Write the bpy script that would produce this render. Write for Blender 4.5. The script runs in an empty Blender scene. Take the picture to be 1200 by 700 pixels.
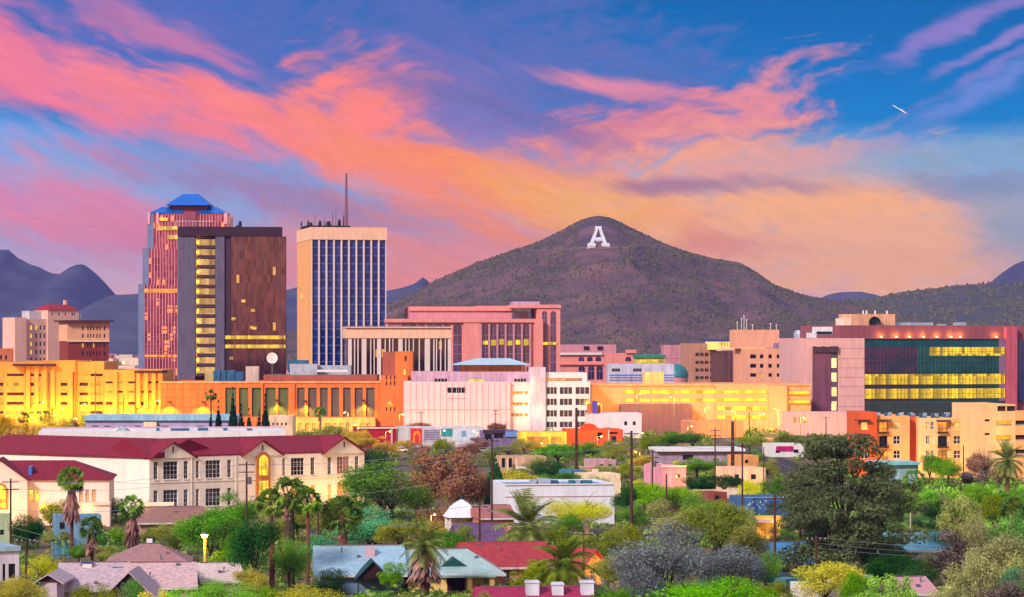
import bpy, math, random
from mathutils import Vector, Matrix
random.seed(7)
R = math.radians
SC = bpy.context.scene
COL = SC.collection
# ------------------------------------------------------------------ camera
FP = 3400.0      # focal length in pixels of a 1200 px wide frame
CH = 32.0        # camera height over the ground
HZ = 400.0       # row of the horizon
cd = bpy.data.cameras.new('camera'); cam = bpy.data.objects.new('camera', cd); COL.objects.link(cam)
cd.sensor_width = 36.0; cd.lens = 36.0 * FP / 1200.0
cd.shift_y = 50.0 / 1200.0
cd.clip_start = 1.0; cd.clip_end = 60000.0
cam.location = (0, 0, CH); cam.rotation_euler = (R(90), 0, 0)
SC.camera = cam
SC.render.engine = 'CYCLES'
SC.cycles.use_denoising = True
SC.cycles.max_bounces = 5; SC.cycles.diffuse_bounces = 2; SC.cycles.glossy_bounces = 2
SC.cycles.transmission_bounces = 2; SC.cycles.volume_bounces = 0; SC.cycles.transparent_max_bounces = 4
SC.cycles.caustics_reflective = False; SC.cycles.caustics_refractive = False
SC.cycles.sample_clamp_indirect = 4.0
SC.view_settings.view_transform = 'Standard'; SC.view_settings.look = 'None'
SC.view_settings.exposure = 0.0; SC.view_settings.gamma = 1.0; SC.view_settings.use_curve_mapping = False

def lin(c):
    def f(v):
        v = v / 255.0
        return v / 12.92 if v <= 0.04045 else ((v + 0.055) / 1.055) ** 2.4
    return (f(c[0]), f(c[1]), f(c[2]), 1.0)

# ------------------------------------------------------------------ world: dusk sky with sunset clouds
SUN_EL, SUN_ROT = 1.5, 170.0
world = bpy.data.worlds.new("World"); SC.world = world; world.use_nodes = True
nt = world.node_tree; N = nt.nodes; L = nt.links; N.clear()
out = N.new('ShaderNodeOutputWorld'); bg = N.new('ShaderNodeBackground'); L.new(bg.outputs[0], out.inputs[0])
def wmath(op, a, b=None, c=None, clamp=False):
    n = N.new('ShaderNodeMath'); n.operation = op; n.use_clamp = clamp
    for i, v in enumerate((a, b, c)):
        if v is None: continue
        if isinstance(v, (int, float)): n.inputs[i].default_value = v
        else: L.new(v, n.inputs[i])
    return n.outputs[0]
def wmix(fac, a, b):
    n = N.new('ShaderNodeMix'); n.data_type = 'RGBA'; n.clamp_factor = True
    for s, v in ((n.inputs[0], fac), (n.inputs[6], a), (n.inputs[7], b)):
        if isinstance(v, (int, float, tuple)): s.default_value = v
        else: L.new(v, s)
    return n.outputs[2]
def wcomb(x, y, z=0.0):
    n = N.new('ShaderNodeCombineXYZ')
    for i, v in enumerate((x, y, z)):
        if isinstance(v, (int, float)): n.inputs[i].default_value = v
        else: L.new(v, n.inputs[i])
    return n.outputs[0]
def wnoise(vec, scale, detail, rough=0.55, dist=0.0):
    n = N.new('ShaderNodeTexNoise'); L.new(vec, n.inputs['Vector'])
    n.inputs['Scale'].default_value = scale; n.inputs['Detail'].default_value = detail
    n.inputs['Roughness'].default_value = rough; n.inputs['Distortion'].default_value = dist
    return n
def wmapr(v, a, b, c, d):
    n = N.new('ShaderNodeMapRange'); n.interpolation_type = 'SMOOTHSTEP'; L.new(v, n.inputs[0])
    for i, k in enumerate((a, b, c, d)): n.inputs[1 + i].default_value = k
    return n.outputs[0]
def wmap(vec, loc, rot, sc):
    n = N.new('ShaderNodeMapping'); n.vector_type = 'TEXTURE'; L.new(vec, n.inputs[0])
    n.inputs[1].default_value = (loc[0], loc[1], 0); n.inputs[2].default_value = (0, 0, R(rot)); n.inputs[3].default_value = (sc[0], sc[1], 1)
    return n.outputs[0]
tc = N.new('ShaderNodeTexCoord'); sx = N.new('ShaderNodeSeparateXYZ'); L.new(tc.outputs['Generated'], sx.inputs[0])
dx, dy, dz = sx.outputs
ay = wmath('MAXIMUM', dy, 0.2)
# the sky is laid out in degrees-like units: u to the north (right), w up, in hundreds of arc units
u = wmath('MULTIPLY_ADD', wmath('DIVIDE', dx, ay), 34.0, 6.0)
w = wmath('MULTIPLY', wmath('DIVIDE', dz, ay), 34.0)      # 0 = horizon, 4 = top of the photo
P0 = wcomb(u, w)
# warp
nw = wnoise(wmap(P0, (0, 0), -20, (2.2, 0.9)), 0.9, 4, 0.5)
vm = N.new('ShaderNodeVectorMath'); vm.operation = 'SUBTRACT'; L.new(nw.outputs['Color'], vm.inputs[0]); vm.inputs[1].default_value = (0.5, 0.5, 0.5)
vs = N.new('ShaderNodeVectorMath'); vs.operation = 'MULTIPLY'; L.new(vm.outputs[0], vs.inputs[0]); vs.inputs[1].default_value = (1.2, 0.55, 0)
va = N.new('ShaderNodeVectorMath'); va.operation = 'ADD'; L.new(P0, va.inputs[0]); L.new(vs.outputs[0], va.inputs[1])
PW = va.outputs[0]
st = wnoise(wmap(PW, (0, 0), -22, (1.4, 0.34)), 1.1, 7, 0.57, 0.12).outputs['Fac']      # long streaks falling to the right
st2 = wnoise(wmap(PW, (3, 9), 12, (0.9, 0.32)), 1.5, 7, 0.58, 0.12).outputs['Fac']
nA = wmath('SUBTRACT', st, 0.5); nB = wmath('SUBTRACT', st2, 0.5)
nish = N.new('ShaderNodeTexSky'); nish.sky_type = 'NISHITA'; nish.sun_disc = False
nish.sun_elevation = R(SUN_EL); nish.sun_rotation = R(SUN_ROT)
# clear-sky gradient by elevation
def ramp(v, stops):
    n = N.new('ShaderNodeValToRGB'); L.new(v, n.inputs[0]); e = n.color_ramp.elements
    e[0].position, e[0].color = stops[0][0], lin(stops[0][1]); e[1].position, e[1].color = stops[-1][0], lin(stops[-1][1])
    for p, c in stops[1:-1]:
        k = e.new(p); k.color = lin(c)
    return n.outputs[0]
wn = wmath('DIVIDE', w, 4.2, clamp=True)
base = ramp(wn, [(0.0, (244, 176, 140)), (0.14, (226, 174, 180)), (0.34, (160, 164, 204)), (0.50, (120, 172, 214)), (0.62, (4, 126, 196)), (0.8, (0, 110, 182)), (1.0, (0, 96, 164))])
# cloud masses: centre u, w (hundreds), radii, angle, colour, opacity, noise gain, noise
BL = [
 (1.6, 3.5, 2.6, .8, -10, (96, 108, 184), .75, 2.4, 'A'),
 (5.0, 3.35, 2.4, .9, 0, (90, 106, 176), .85, 2.2, 'B'),
 (0.6, 2.15, 2.6, .40, -8, (124, 166, 228), .9, 1.2, 'A'),
 (2.6, 1.85, 2.8, .34, -4, (156, 168, 206), .8, 1.4, 'A'),
 (2.6, 2.15, 2.2, .40, -10, (134, 140, 196), .6, 1.8, 'A'),
 (5.7, 2.45, 1.4, .6, -25, (150, 118, 176), .8, 2.2, 'A'),
 (7.5, 2.95, 1.7, .6, -8, (92, 110, 176), .8, 2.2, 'B'),
 # upper pink sweep
 (0.2, 3.25, 1.3, .48, -28, (242, 118, 142), 1.0, 2.2, 'A'),
 (1.6, 2.88, 2.0, .30, -18, (240, 128, 144), 1.0, 2.8, 'A'),
 (3.2, 2.52, 1.9, .28, -16, (250, 130, 128), 1.0, 2.6, 'A'),
 (4.25, 2.75, .75, .50, -25, (255, 132, 118), 1.0, 2.2, 'B'),
 (2.0, 3.45, 1.4, .16, -25, (226, 124, 150), .6, 3.0, 'A'),
 (5.0, 2.05, 1.7, .34, -18, (255, 136, 108), .95, 2.4, 'A'),
 # lower left pink
 (0.9, 1.45, 2.1, .38, -10, (236, 136, 152), .92, 2.2, 'A'),
 (2.6, 1.05, 1.6, .30, -14, (226, 130, 150), .75, 2.0, 'A'),
 (0.2, 1.75, 1.1, .16, -4, (226, 134, 166), .7, 2.2, 'B'),
 (3.3, 1.75, 1.5, .26, -12, (160, 132, 170), .7, 2.0, 'A'),
 # central mauve and orange
 (4.6, 1.45, 1.6, .24, -14, (176, 126, 146), .7, 2.0, 'A'),
 (5.2, 0.85, 2.2, .50, -4, (248, 146, 112), .95, 1.6, 'A'),
 (5.9, 1.75, 2.1, .42, -18, (255, 142, 84), 1.0, 1.8, 'A'),
 (7.4, 1.40, 1.7, .55, -14, (255, 152, 58), 1.0, 1.4, 'A'),
 (6.9, 1.62, 1.2, .36, -12, (255, 176, 70), 1.0, 1.2, 'B'),
 (7.6, 2.45, 1.3, .34, 12, (228, 128, 134), .9, 3.0, 'B'),
 (8.6, 2.65, .95, .30, 28, (236, 142, 142), .9, 3.0, 'B'),
 (7.2, 3.05, .6, .10, -12, (240, 140, 150), .8, 2.2, 'A'),
 (9.6, 1.55, 2.5, .62, -6, (255, 178, 112), 1.0, 1.8, 'B'),
 (10.3, 0.95, 2.4, .62, 3, (255, 182, 118), 1.0, 1.6, 'B'),
 (9.2, 2.1, 1.5, .18, 8, (232, 160, 146), .8, 2.4, 'B'),
 (8.1, 1.85, .95, .11, 0, (164, 118, 140), .85, 1.8, 'A'),
 (9.3, 1.82, .7, .10, -3, (172, 130, 146), .75, 1.8, 'A'),
 (8.5, 1.15, .9, .14, -8, (232, 134, 104), .6, 2.0, 'A'),
 # right hand blues
 (11.2, 2.15, 1.5, .22, 4, (138, 168, 194), .85, 2.0, 'B'),
 (12.0, 1.35, .65, .50, 0, (150, 166, 180), .9, 1.4, 'B'),
 (11.6, 1.82, 1.0, .14, -2, (118, 142, 176), .7, 1.8, 'B'),
 (11.4, 3.75, 1.2, .13, 26, (156, 128, 196), .75, 1.6, 'B'),
 (11.8, 3.45, .9, .06, 24, (160, 134, 200), .7, 1.4, 'B'),
 (11.6, 2.95, 1.2, .12, 27, (120, 140, 210), .7, 1.6, 'B'),
 (11.7, 3.2, .9, .05, 26, (140, 130, 200), .6, 1.4, 'B'),
 (5.9, 2.72, 1.4, .12, -16, (108, 104, 160), .6, 2.0, 'A'),
]
colr = base
for (cx, cy, rx, ry, an, c, op, g, kind) in BL:
    m = wmap(PW, (cx, cy), an, (rx * 1.25, ry * 1.35))
    ln = N.new('ShaderNodeVectorMath'); ln.operation = 'LENGTH'; L.new(m, ln.inputs[0])
    f = wmath('MULTIPLY_ADD', nA if kind == 'A' else nB, g, wmath('SUBTRACT', 0.9, ln.outputs['Value']))
    f = wmath('MULTIPLY', wmapr(f, -0.40, 0.78, 0.0, 1.0), op)
    colr = wmix(f, colr, lin(c))
# fine light and dark wisps inside the clouds
fine = wnoise(wmap(PW, (1, 2), -20, (0.8, 0.14)), 1.6, 6, 0.6, 0.1).outputs['Fac']
gain = wmath('MULTIPLY_ADD', fine, 0.34, 0.97)
hs = N.new('ShaderNodeVectorMath'); hs.operation = 'SCALE'; L.new(colr, hs.inputs[0]); L.new(gain, hs.inputs['Scale'])
painted = hs.outputs[0]
# the rest of the sky (overhead and behind): clear dusk blue over a pink glow
dome = ramp(wmath('MULTIPLY_ADD', dz, 0.5, 0.5), [(0.0, (110, 96, 84)), (0.49, (180, 140, 126)), (0.5, (244, 196, 180)), (0.60, (246, 208, 204)), (0.75, (226, 220, 236)), (1.0, (176, 204, 250))])
dm = N.new('ShaderNodeVectorMath'); dm.operation = 'SCALE'; L.new(dome, dm.inputs[0]); dm.inputs['Scale'].default_value = 0.84
front = wmath('MULTIPLY', wmapr(dy, 0.55, 0.85, 0.0, 1.0), wmapr(dz, 0.18, 0.34, 1.0, 0.0))
nsc = N.new('ShaderNodeVectorMath'); nsc.operation = 'SCALE'; L.new(nish.outputs[0], nsc.inputs[0]); nsc.inputs['Scale'].default_value = 0.05
nadd = N.new('ShaderNodeVectorMath'); nadd.operation = 'ADD'; L.new(dm.outputs[0], nadd.inputs[0]); L.new(nsc.outputs[0], nadd.inputs[1])
allsky = wmix(front, nadd.outputs[0], painted)
L.new(allsky, bg.inputs[0]); bg.inputs[1].default_value = 1.0

# ------------------------------------------------------------------ soft warm light of the afterglow
sd = bpy.data.lights.new('sun', 'SUN'); sun = bpy.data.objects.new('sun', sd); COL.objects.link(sun)
sd.energy = 4.3; sd.angle = R(9); sd.color = (1.0, 0.86, 0.76)
sun.rotation_euler = (R(58), 0, R(-38))      # from behind the camera's left shoulder
SUNLOC = None

# ------------------------------------------------------------------ helpers
def gy(py): return CH * FP / (py - HZ)
def W3(px, py, Y): return Vector(((px - 600) / FP * Y, Y, CH + (HZ - py) / FP * Y))

class Fr:
    """a facade plane: u runs along it, d out of it towards the viewer"""
    def __init__(s, o, t, Y=None):
        s.o = Vector((o[0], o[1])); s.t = Vector((t[0], t[1])).normalized(); s.n = Vector((s.t.y, -s.t.x)); s.Y = Y or s.o.y
    @staticmethod
    def px(xa, Ya, xb, Yb):
        A = Vector(((xa - 600) / FP * Ya, Ya)); B = Vector(((xb - 600) / FP * Yb, Yb))
        return Fr(A, B - A, (Ya + Yb) / 2)
    def u(s, px):
        r = Vector(((px - 600) / FP, 1.0))
        # o + t u = k r
        det = s.t.x * (-r.y) + r.x * s.t.y
        return ((-s.o.x) * (-r.y) + r.x * (-s.o.y)) / det
    def z(s, py): return CH + (HZ - py) / FP * s.Y
    def p(s, u, d, z):
        q = s.o + s.t * u + s.n * d
        return Vector((q.x, q.y, z))
    def right(s, u):  # side plane at u, facing right
        q = s.o + s.t * u
        return Fr(q, -s.n, s.Y)
    def left(s, u, D):
        q = s.o + s.t * u - s.n * D
        return Fr(q, s.n, s.Y)
    def off(s, d):
        return Fr(s.o + s.n * d, s.t, s.Y)

class MB:
    def __init__(s): s.v = []; s.f = []; s.m = []; s.uv = []
    def face(s, pts, mi=0, uv=None):
        b = len(s.v); s.v += [tuple(p) for p in pts]; s.f.append(tuple(range(b, b + len(pts)))); s.m.append(mi)
        if uv is None:
            uv = [(p[0] + p[1], p[2]) for p in pts]
        s.uv += uv
    def box(s, fr, u0, u1, d0, d1, z0, z1, mi=0, skip=''):
        P = fr.p
        a, b, c, d = P(u0, d1, z0), P(u1, d1, z0), P(u1, d1, z1), P(u0, d1, z1)
        e, f, g, h = P(u0, d0, z0), P(u1, d0, z0), P(u1, d0, z1), P(u0, d0, z1)
        w_, q = u1 - u0, d1 - d0
        if 'f' not in skip: s.face((a, b, c, d), mi, [(u0, z0), (u1, z0), (u1, z1), (u0, z1)])
        if 'b' not in skip: s.face((f, e, h, g), mi, [(u1, z0), (u0, z0), (u0, z1), (u1, z1)])
        if 'l' not in skip: s.face((e, a, d, h), mi, [(d0, z0), (d1, z0), (d1, z1), (d0, z1)])
        if 'r' not in skip: s.face((b, f, g, c), mi, [(d1, z0), (d0, z0), (d0, z1), (d1, z1)])
        if 't' not in skip: s.face((d, c, g, h), mi, [(u0, d1), (u1, d1), (u1, d0), (u0, d0)])
        if 'o' not in skip: s.face((e, f, b, a), mi, [(u0, d0), (u1, d0), (u1, d1), (u0, d1)])
        return s
    def prism(s, pts, z0, z1, mi=0, top=True):
        n = len(pts)
        for i in range(n):
            a, b = pts[i], pts[(i + 1) % n]
            s.face(((a[0], a[1], z0), (b[0], b[1], z0), (b[0], b[1], z1), (a[0], a[1], z1)), mi)
        if top:
            s.face([(p[0], p[1], z1) for p in pts], mi); s.face([(p[0], p[1], z0) for p in reversed(pts)], mi)
        return s
    def ext(s, fr, poly, d0, d1, mi=0):
        """polygon in (u, z), anticlockwise seen from outside, extruded d0..d1"""
        n = len(poly)
        s.face([fr.p(a, d1, b) for a, b in poly], mi, list(poly))
        s.face([fr.p(a, d0, b) for a, b in reversed(poly)], mi, list(reversed(poly)))
        for i in range(n):
            (a, b), (c, e) = poly[i], poly[(i + 1) % n]
            s.face((fr.p(a, d1, b), fr.p(a, d0, b), fr.p(c, d0, e), fr.p(c, d1, e)), mi)
        return s
    def tube(s, a, b, r0, r1, n=6, mi=0, cap=True):
        a, b = Vector(a), Vector(b); ax = (b - a)
        if ax.length < 1e-6: return s
        ax.normalize(); q = Vector((0, 0, 1)) if abs(ax.z) < .9 else Vector((1, 0, 0))
        x = ax.cross(q).normalized(); y = ax.cross(x)
        base = len(s.v)
        for c, r in ((a, r0), (b, r1)):
            for i in range(n):
                t = 2 * math.pi * i / n; s.v.append(tuple(c + x * math.cos(t) * r + y * math.sin(t) * r))
        for i in range(n):
            j = (i + 1) % n; s.f.append((base + i, base + j, base + n + j, base + n + i)); s.m.append(mi); s.uv += [(i / n, 0), (j / n, 0), (j / n, 1), (i / n, 1)]
        if cap:
            for k in (0, n):
                ids = [base + k + i for i in range(n)]; s.f.append(tuple(ids if k else ids[::-1])); s.m.append(mi); s.uv += [(0, 0)] * n
        return s
    def lathe(s, c, prof, n=16, mi=0):
        """prof: (radius, z) pairs upward"""
        c = Vector(c); base = len(s.v)
        for r, z in prof:
            for i in range(n):
                t = 2 * math.pi * i / n; s.v.append((c.x + r * math.cos(t), c.y + r * math.sin(t), c.z + z))
        for k in range(len(prof) - 1):
            for i in range(n):
                j = (i + 1) % n; o = base + k * n
                s.f.append((o + i, o + j, o + n + j, o + n + i)); s.m.append(mi); s.uv += [(0, 0)] * 4
        return s
    def slab(s, fr, u0, u1, z0, z1, ops, th=0.4, mi=0):
        """wall slab d -th..0 with real openings"""
        us = sorted({u0, u1} | {min(max(v, u0), u1) for o in ops for v in o[:2]}); zs = sorted({z0, z1} | {min(max(v, z0), z1) for o in ops for v in o[2:4]})
        for i in range(len(us) - 1):
            for j in range(len(zs) - 1):
                a, b, c, d = us[i], us[i + 1], zs[j], zs[j + 1]
                if b - a < 1e-4 or d - c < 1e-4: continue
                mu, mz = (a + b) / 2, (c + d) / 2
                if any(o[0] < mu < o[1] and o[2] < mz < o[3] for o in ops): continue
                s.face((fr.p(a, 0, c), fr.p(b, 0, c), fr.p(b, 0, d), fr.p(a, 0, d)), mi, [(a, c), (b, c), (b, d), (a, d)])
        for o in ops:
            a, b, c, d = o[:4]
            s.face((fr.p(a, 0, c), fr.p(a, -th, c), fr.p(b, -th, c), fr.p(b, 0, c)), mi)
            s.face((fr.p(b, 0, d), fr.p(b, -th, d), fr.p(a, -th, d), fr.p(a, 0, d)), mi)
            s.face((fr.p(a, 0, d), fr.p(a, -th, d), fr.p(a, -th, c), fr.p(a, 0, c)), mi)
            s.face((fr.p(b, 0, c), fr.p(b, -th, c), fr.p(b, -th, d), fr.p(b, 0, d)), mi)
        s.box(fr, u0, u1, -th, 0, z0, z1, mi, 'fb')
        return s
    def build(s, name, mats, parent=None, loc=None, smooth=False):
        if parent is not None: base = BASE[parent.name]
        else: base = Vector(loc) if loc is not None else Vector((0, 0, 0))
        me = bpy.data.meshes.new(name)
        me.from_pydata([(p[0] - base.x, p[1] - base.y, p[2] - base.z) for p in s.v], [], s.f)
        if not isinstance(mats, (list, tuple)): mats = [mats]
        for m_ in mats: me.materials.append(m_)
        if len(mats) > 1: me.polygons.foreach_set('material_index', s.m)
        ul = me.uv_layers.new(name='uv')
        if len(s.uv) == len(me.loops): ul.data.foreach_set('uv', [c for p in s.uv for c in p])
        if smooth: me.polygons.foreach_set('use_smooth', [True] * len(me.polygons))
        me.update()
        o = bpy.data.objects.new(name, me); COL.objects.link(o)
        if parent is not None: o.parent = parent
        else: o.location = base
        BASE[o.name] = base
        return o
BASE = {}
def tag(o, label=None, cat=None, group=None, kind=None):
    if label: o['label'] = label
    if cat: o['category'] = cat
    if group: o['group'] = group
    if kind: o['kind'] = kind
    return o
def emp(name, loc, label, cat, group=None):
    o = bpy.data.objects.new(name, None); COL.objects.link(o); o.location = loc; o.empty_display_size = 2
    BASE[o.name] = Vector(loc)
    return tag(o, label, cat, group)
def copy_tree(o, parent=None):
    c = o.copy(); COL.objects.link(c); c.parent = parent; BASE[c.name] = BASE.get(o.name, Vector((0, 0, 0)))
    for ch in list(o.children): copy_tree(ch, c)
    return c

# ------------------------------------------------------------------ materials
MATS = {}
def mat(name, col, rough=0.8, metal=0.0, var=0.12, scale=0.25, bump=0.0, bscale=2.0, spec=0.3, col2=None, streak=False):
    if name in MATS: return MATS[name]
    m = bpy.data.materials.new(name); m.use_nodes = True; t = m.node_tree; b = t.nodes['Principled BSDF']
    b.inputs['Roughness'].default_value = rough; b.inputs['Metallic'].default_value = metal; b.inputs['Specular IOR Level'].default_value = spec
    c = lin(col)
    if var > 0 or col2:
        tcn = t.nodes.new('ShaderNodeTexCoord'); mp = t.nodes.new('ShaderNodeMapping'); t.links.new(tcn.outputs['Object'], mp.inputs[0])
        if streak: mp.inputs[3].default_value = (1, 1, 0.15)
        nz = t.nodes.new('ShaderNodeTexNoise'); nz.inputs['Scale'].default_value = scale; nz.inputs['Detail'].default_value = 6; nz.inputs['Roughness'].default_value = 0.65
        t.links.new(mp.outputs[0], nz.inputs['Vector'])
        mr = t.nodes.new('ShaderNodeMapRange'); mr.inputs[1].default_value = 0.3; mr.inputs[2].default_value = 0.7; t.links.new(nz.outputs['Fac'], mr.inputs[0])
        mx = t.nodes.new('ShaderNodeMix'); mx.data_type = 'RGBA'; t.links.new(mr.outputs[0], mx.inputs[0])
        if col2: A, B = c, lin(col2)
        else: A = tuple(v * (1 - var) for v in c[:3]) + (1,); B = tuple(min(1, v * (1 + var)) for v in c[:3]) + (1,)
        mx.inputs[6].default_value = A; mx.inputs[7].default_value = B
        # rain streaks and patches of dirt
        m3 = t.nodes.new('ShaderNodeMapping'); m3.inputs[3].default_value = (1, 1, .12 if metal < .2 else 1); t.links.new(tcn.outputs['Object'], m3.inputs[0])
        n3 = t.nodes.new('ShaderNodeTexNoise'); n3.inputs['Scale'].default_value = max(.35, scale * 3); n3.inputs['Detail'].default_value = 5; n3.inputs['Roughness'].default_value = .7; t.links.new(m3.outputs[0], n3.inputs['Vector'])
        r3 = t.nodes.new('ShaderNodeMapRange'); r3.inputs[1].default_value = .35; r3.inputs[2].default_value = .62; r3.inputs[3].default_value = 1 - max(.15, min(.4, var * 3)); r3.inputs[4].default_value = 1.0; t.links.new(n3.outputs['Fac'], r3.inputs[0])
        sc3 = t.nodes.new('ShaderNodeVectorMath'); sc3.operation = 'SCALE'; t.links.new(mx.outputs[2], sc3.inputs[0]); t.links.new(r3.outputs[0], sc3.inputs['Scale'])
        t.links.new(sc3.outputs[0], b.inputs['Base Color'])
        if bump > 0:
            n2 = t.nodes.new('ShaderNodeTexNoise'); n2.inputs['Scale'].default_value = bscale; n2.inputs['Detail'].default_value = 4; t.links.new(tcn.outputs['Object'], n2.inputs['Vector'])
            bp = t.nodes.new('ShaderNodeBump'); bp.inputs['Strength'].default_value = bump; bp.inputs['Distance'].default_value = 0.3
            t.links.new(n2.outputs['Fac'], bp.inputs['Height']); t.links.new(bp.outputs[0], b.inputs['Normal'])
    else: b.inputs['Base Color'].default_value = c
    MATS[name] = m
    return m
def emit(name, col, strength, cell=(1.5, 2.5), var=0.6):
    """a lit window: the brightness of the rooms differs from cell to cell"""
    if name in MATS: return MATS[name]
    m = bpy.data.materials.new(name); m.use_nodes = True; t = m.node_tree; b = t.nodes['Principled BSDF']
    b.inputs['Base Color'].default_value = (0.05, 0.04, 0.03, 1); b.inputs['Roughness'].default_value = 0.3
    uv = t.nodes.new('ShaderNodeUVMap'); uv.uv_map = 'uv'
    sn = t.nodes.new('ShaderNodeVectorMath'); sn.operation = 'SNAP'; sn.inputs[1].default_value = (cell[0], cell[1], 1); t.links.new(uv.outputs[0], sn.inputs[0])
    wn_ = t.nodes.new('ShaderNodeTexWhiteNoise'); wn_.noise_dimensions = '2D'; t.links.new(sn.outputs[0], wn_.inputs['Vector'])
    nz = t.nodes.new('ShaderNodeTexNoise'); nz.inputs['Scale'].default_value = 0.9; nz.inputs['Detail'].default_value = 3; t.links.new(uv.outputs[0], nz.inputs['Vector'])
    ml = t.nodes.new('ShaderNodeMath'); ml.operation = 'MULTIPLY'; t.links.new(wn_.outputs['Value'], ml.inputs[0]); t.links.new(nz.outputs['Fac'], ml.inputs[1])
    mr = t.nodes.new('ShaderNodeMapRange'); mr.inputs[1].default_value = 0.0; mr.inputs[2].default_value = 0.6; mr.inputs[3].default_value = strength * (1 - var); mr.inputs[4].default_value = strength * (1 + var)
    t.links.new(ml.outputs[0], mr.inputs[0]); t.links.new(mr.outputs[0], b.inputs['Emission Strength']); b.inputs['Emission Color'].default_value = lin(col)
    MATS[name] = m
    return m
def glow(name, col, strength):
    if name in MATS: return MATS[name]
    m = bpy.data.materials.new(name); m.use_nodes = True; b = m.node_tree.nodes['Principled BSDF']
    b.inputs['Emission Color'].default_value = lin(col); b.inputs['Emission Strength'].default_value = strength; b.inputs['Base Color'].default_value = lin(col)
    MATS[name] = m; return m
def curtain(name, glass, lit, cell, frac, strength=1.2, metal=0.0, rough=0.08, col2=None, spec=0.9, hue=None):
    """curtain wall glass; a few rooms behind it are lit (by cell of the facade grid)"""
    if name in MATS: return MATS[name]
    m = bpy.data.materials.new(name); m.use_nodes = True; t = m.node_tree; b = t.nodes['Principled BSDF']; ln = t.links
    b.inputs['Roughness'].default_value = rough; b.inputs['Metallic'].default_value = metal; b.inputs['Specular IOR Level'].default_value = spec
    uv = t.nodes.new('ShaderNodeUVMap'); uv.uv_map = 'uv'
    sn = t.nodes.new('ShaderNodeVectorMath'); sn.operation = 'SNAP'; sn.inputs[1].default_value = (cell[0], cell[1], 1); ln.new(uv.outputs[0], sn.inputs[0])
    w1 = t.nodes.new('ShaderNodeTexWhiteNoise'); w1.noise_dimensions = '2D'; ln.new(sn.outputs[0], w1.inputs['Vector'])
    nz = t.nodes.new('ShaderNodeTexNoise'); nz.inputs['Scale'].default_value = 0.09; nz.inputs['Detail'].default_value = 2; ln.new(sn.outputs[0], nz.inputs['Vector'])
    ad = t.nodes.new('ShaderNodeMath'); ad.operation = 'MULTIPLY_ADD'; ln.new(nz.outputs['Fac'], ad.inputs[0]); ad.inputs[1].default_value = 1.2; ln.new(w1.outputs['Value'], ad.inputs[2])
    gt = t.nodes.new('ShaderNodeMath'); gt.operation = 'GREATER_THAN'; ln.new(ad.outputs[0], gt.inputs[0]); gt.inputs[1].default_value = 1.83 - frac
    n2 = t.nodes.new('ShaderNodeTexNoise'); n2.inputs['Scale'].default_value = 1.3; n2.inputs['Detail'].default_value = 3; ln.new(uv.outputs[0], n2.inputs['Vector'])
    mu = t.nodes.new('ShaderNodeMath'); mu.operation = 'MULTIPLY'; ln.new(gt.outputs[0], mu.inputs[0]); ln.new(n2.outputs['Fac'], mu.inputs[1])
    m2 = t.nodes.new('ShaderNodeMath'); m2.operation = 'MULTIPLY'; ln.new(mu.outputs[0], m2.inputs[0]); m2.inputs[1].default_value = strength * 2
    ln.new(m2.outputs[0], b.inputs['Emission Strength']); b.inputs['Emission Color'].default_value = lin(lit)
    mx = t.nodes.new('ShaderNodeMix'); mx.data_type = 'RGBA'; ln.new(w1.outputs['Value'], mx.inputs[0])
    g = lin(glass); mx.inputs[6].default_value = tuple(v * .7 for v in g[:3]) + (1,); mx.inputs[7].default_value = lin(col2) if col2 else tuple(min(1, v * 1.3) for v in g[:3]) + (1,)
    ln.new(mx.outputs[2], b.inputs['Base Color'])
    MATS[name] = m
    return m
def tiles(name, c1, c2, scale=1.6, rough=0.75):
    """roof tiles laid in courses: courses and joints in the mesh-space pattern"""
    if name in MATS: return MATS[name]
    m = bpy.data.materials.new(name); m.use_nodes = True; t = m.node_tree; b = t.nodes['Principled BSDF']; ln = t.links
    b.inputs['Roughness'].default_value = rough; b.inputs['Specular IOR Level'].default_value = 0.25
    tcn = t.nodes.new('ShaderNodeTexCoord')
    mp = t.nodes.new('ShaderNodeMapping'); mp.inputs[3].default_value = (0.7, 0.7, 2.6); ln.new(tcn.outputs['Object'], mp.inputs[0])
    nz = t.nodes.new('ShaderNodeTexNoise'); nz.inputs['Scale'].default_value = scale; nz.inputs['Detail'].default_value = 5; nz.inputs['Roughness'].default_value = .8; ln.new(mp.outputs[0], nz.inputs['Vector'])
    mr = t.nodes.new('ShaderNodeMapRange'); mr.inputs[1].default_value = .35; mr.inputs[2].default_value = .68; ln.new(nz.outputs['Fac'], mr.inputs[0])
    mx = t.nodes.new('ShaderNodeMix'); mx.data_type = 'RGBA'; ln.new(mr.outputs[0], mx.inputs[0]); mx.inputs[6].default_value = lin(c1); mx.inputs[7].default_value = lin(c2)
    ln.new(mx.outputs[2], b.inputs['Base Color'])
    wv = t.nodes.new('ShaderNodeTexWave'); wv.bands_direction = 'Z'; wv.inputs['Scale'].default_value = 1.8; ln.new(tcn.outputs['Object'], wv.inputs['Vector'])
    bp = t.nodes.new('ShaderNodeBump'); bp.inputs['Strength'].default_value = .3; bp.inputs['Distance'].default_value = .05; ln.new(wv.outputs['Fac'], bp.inputs['Height']); ln.new(bp.outputs[0], b.inputs['Normal'])
    MATS[name] = m
    return m
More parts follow.
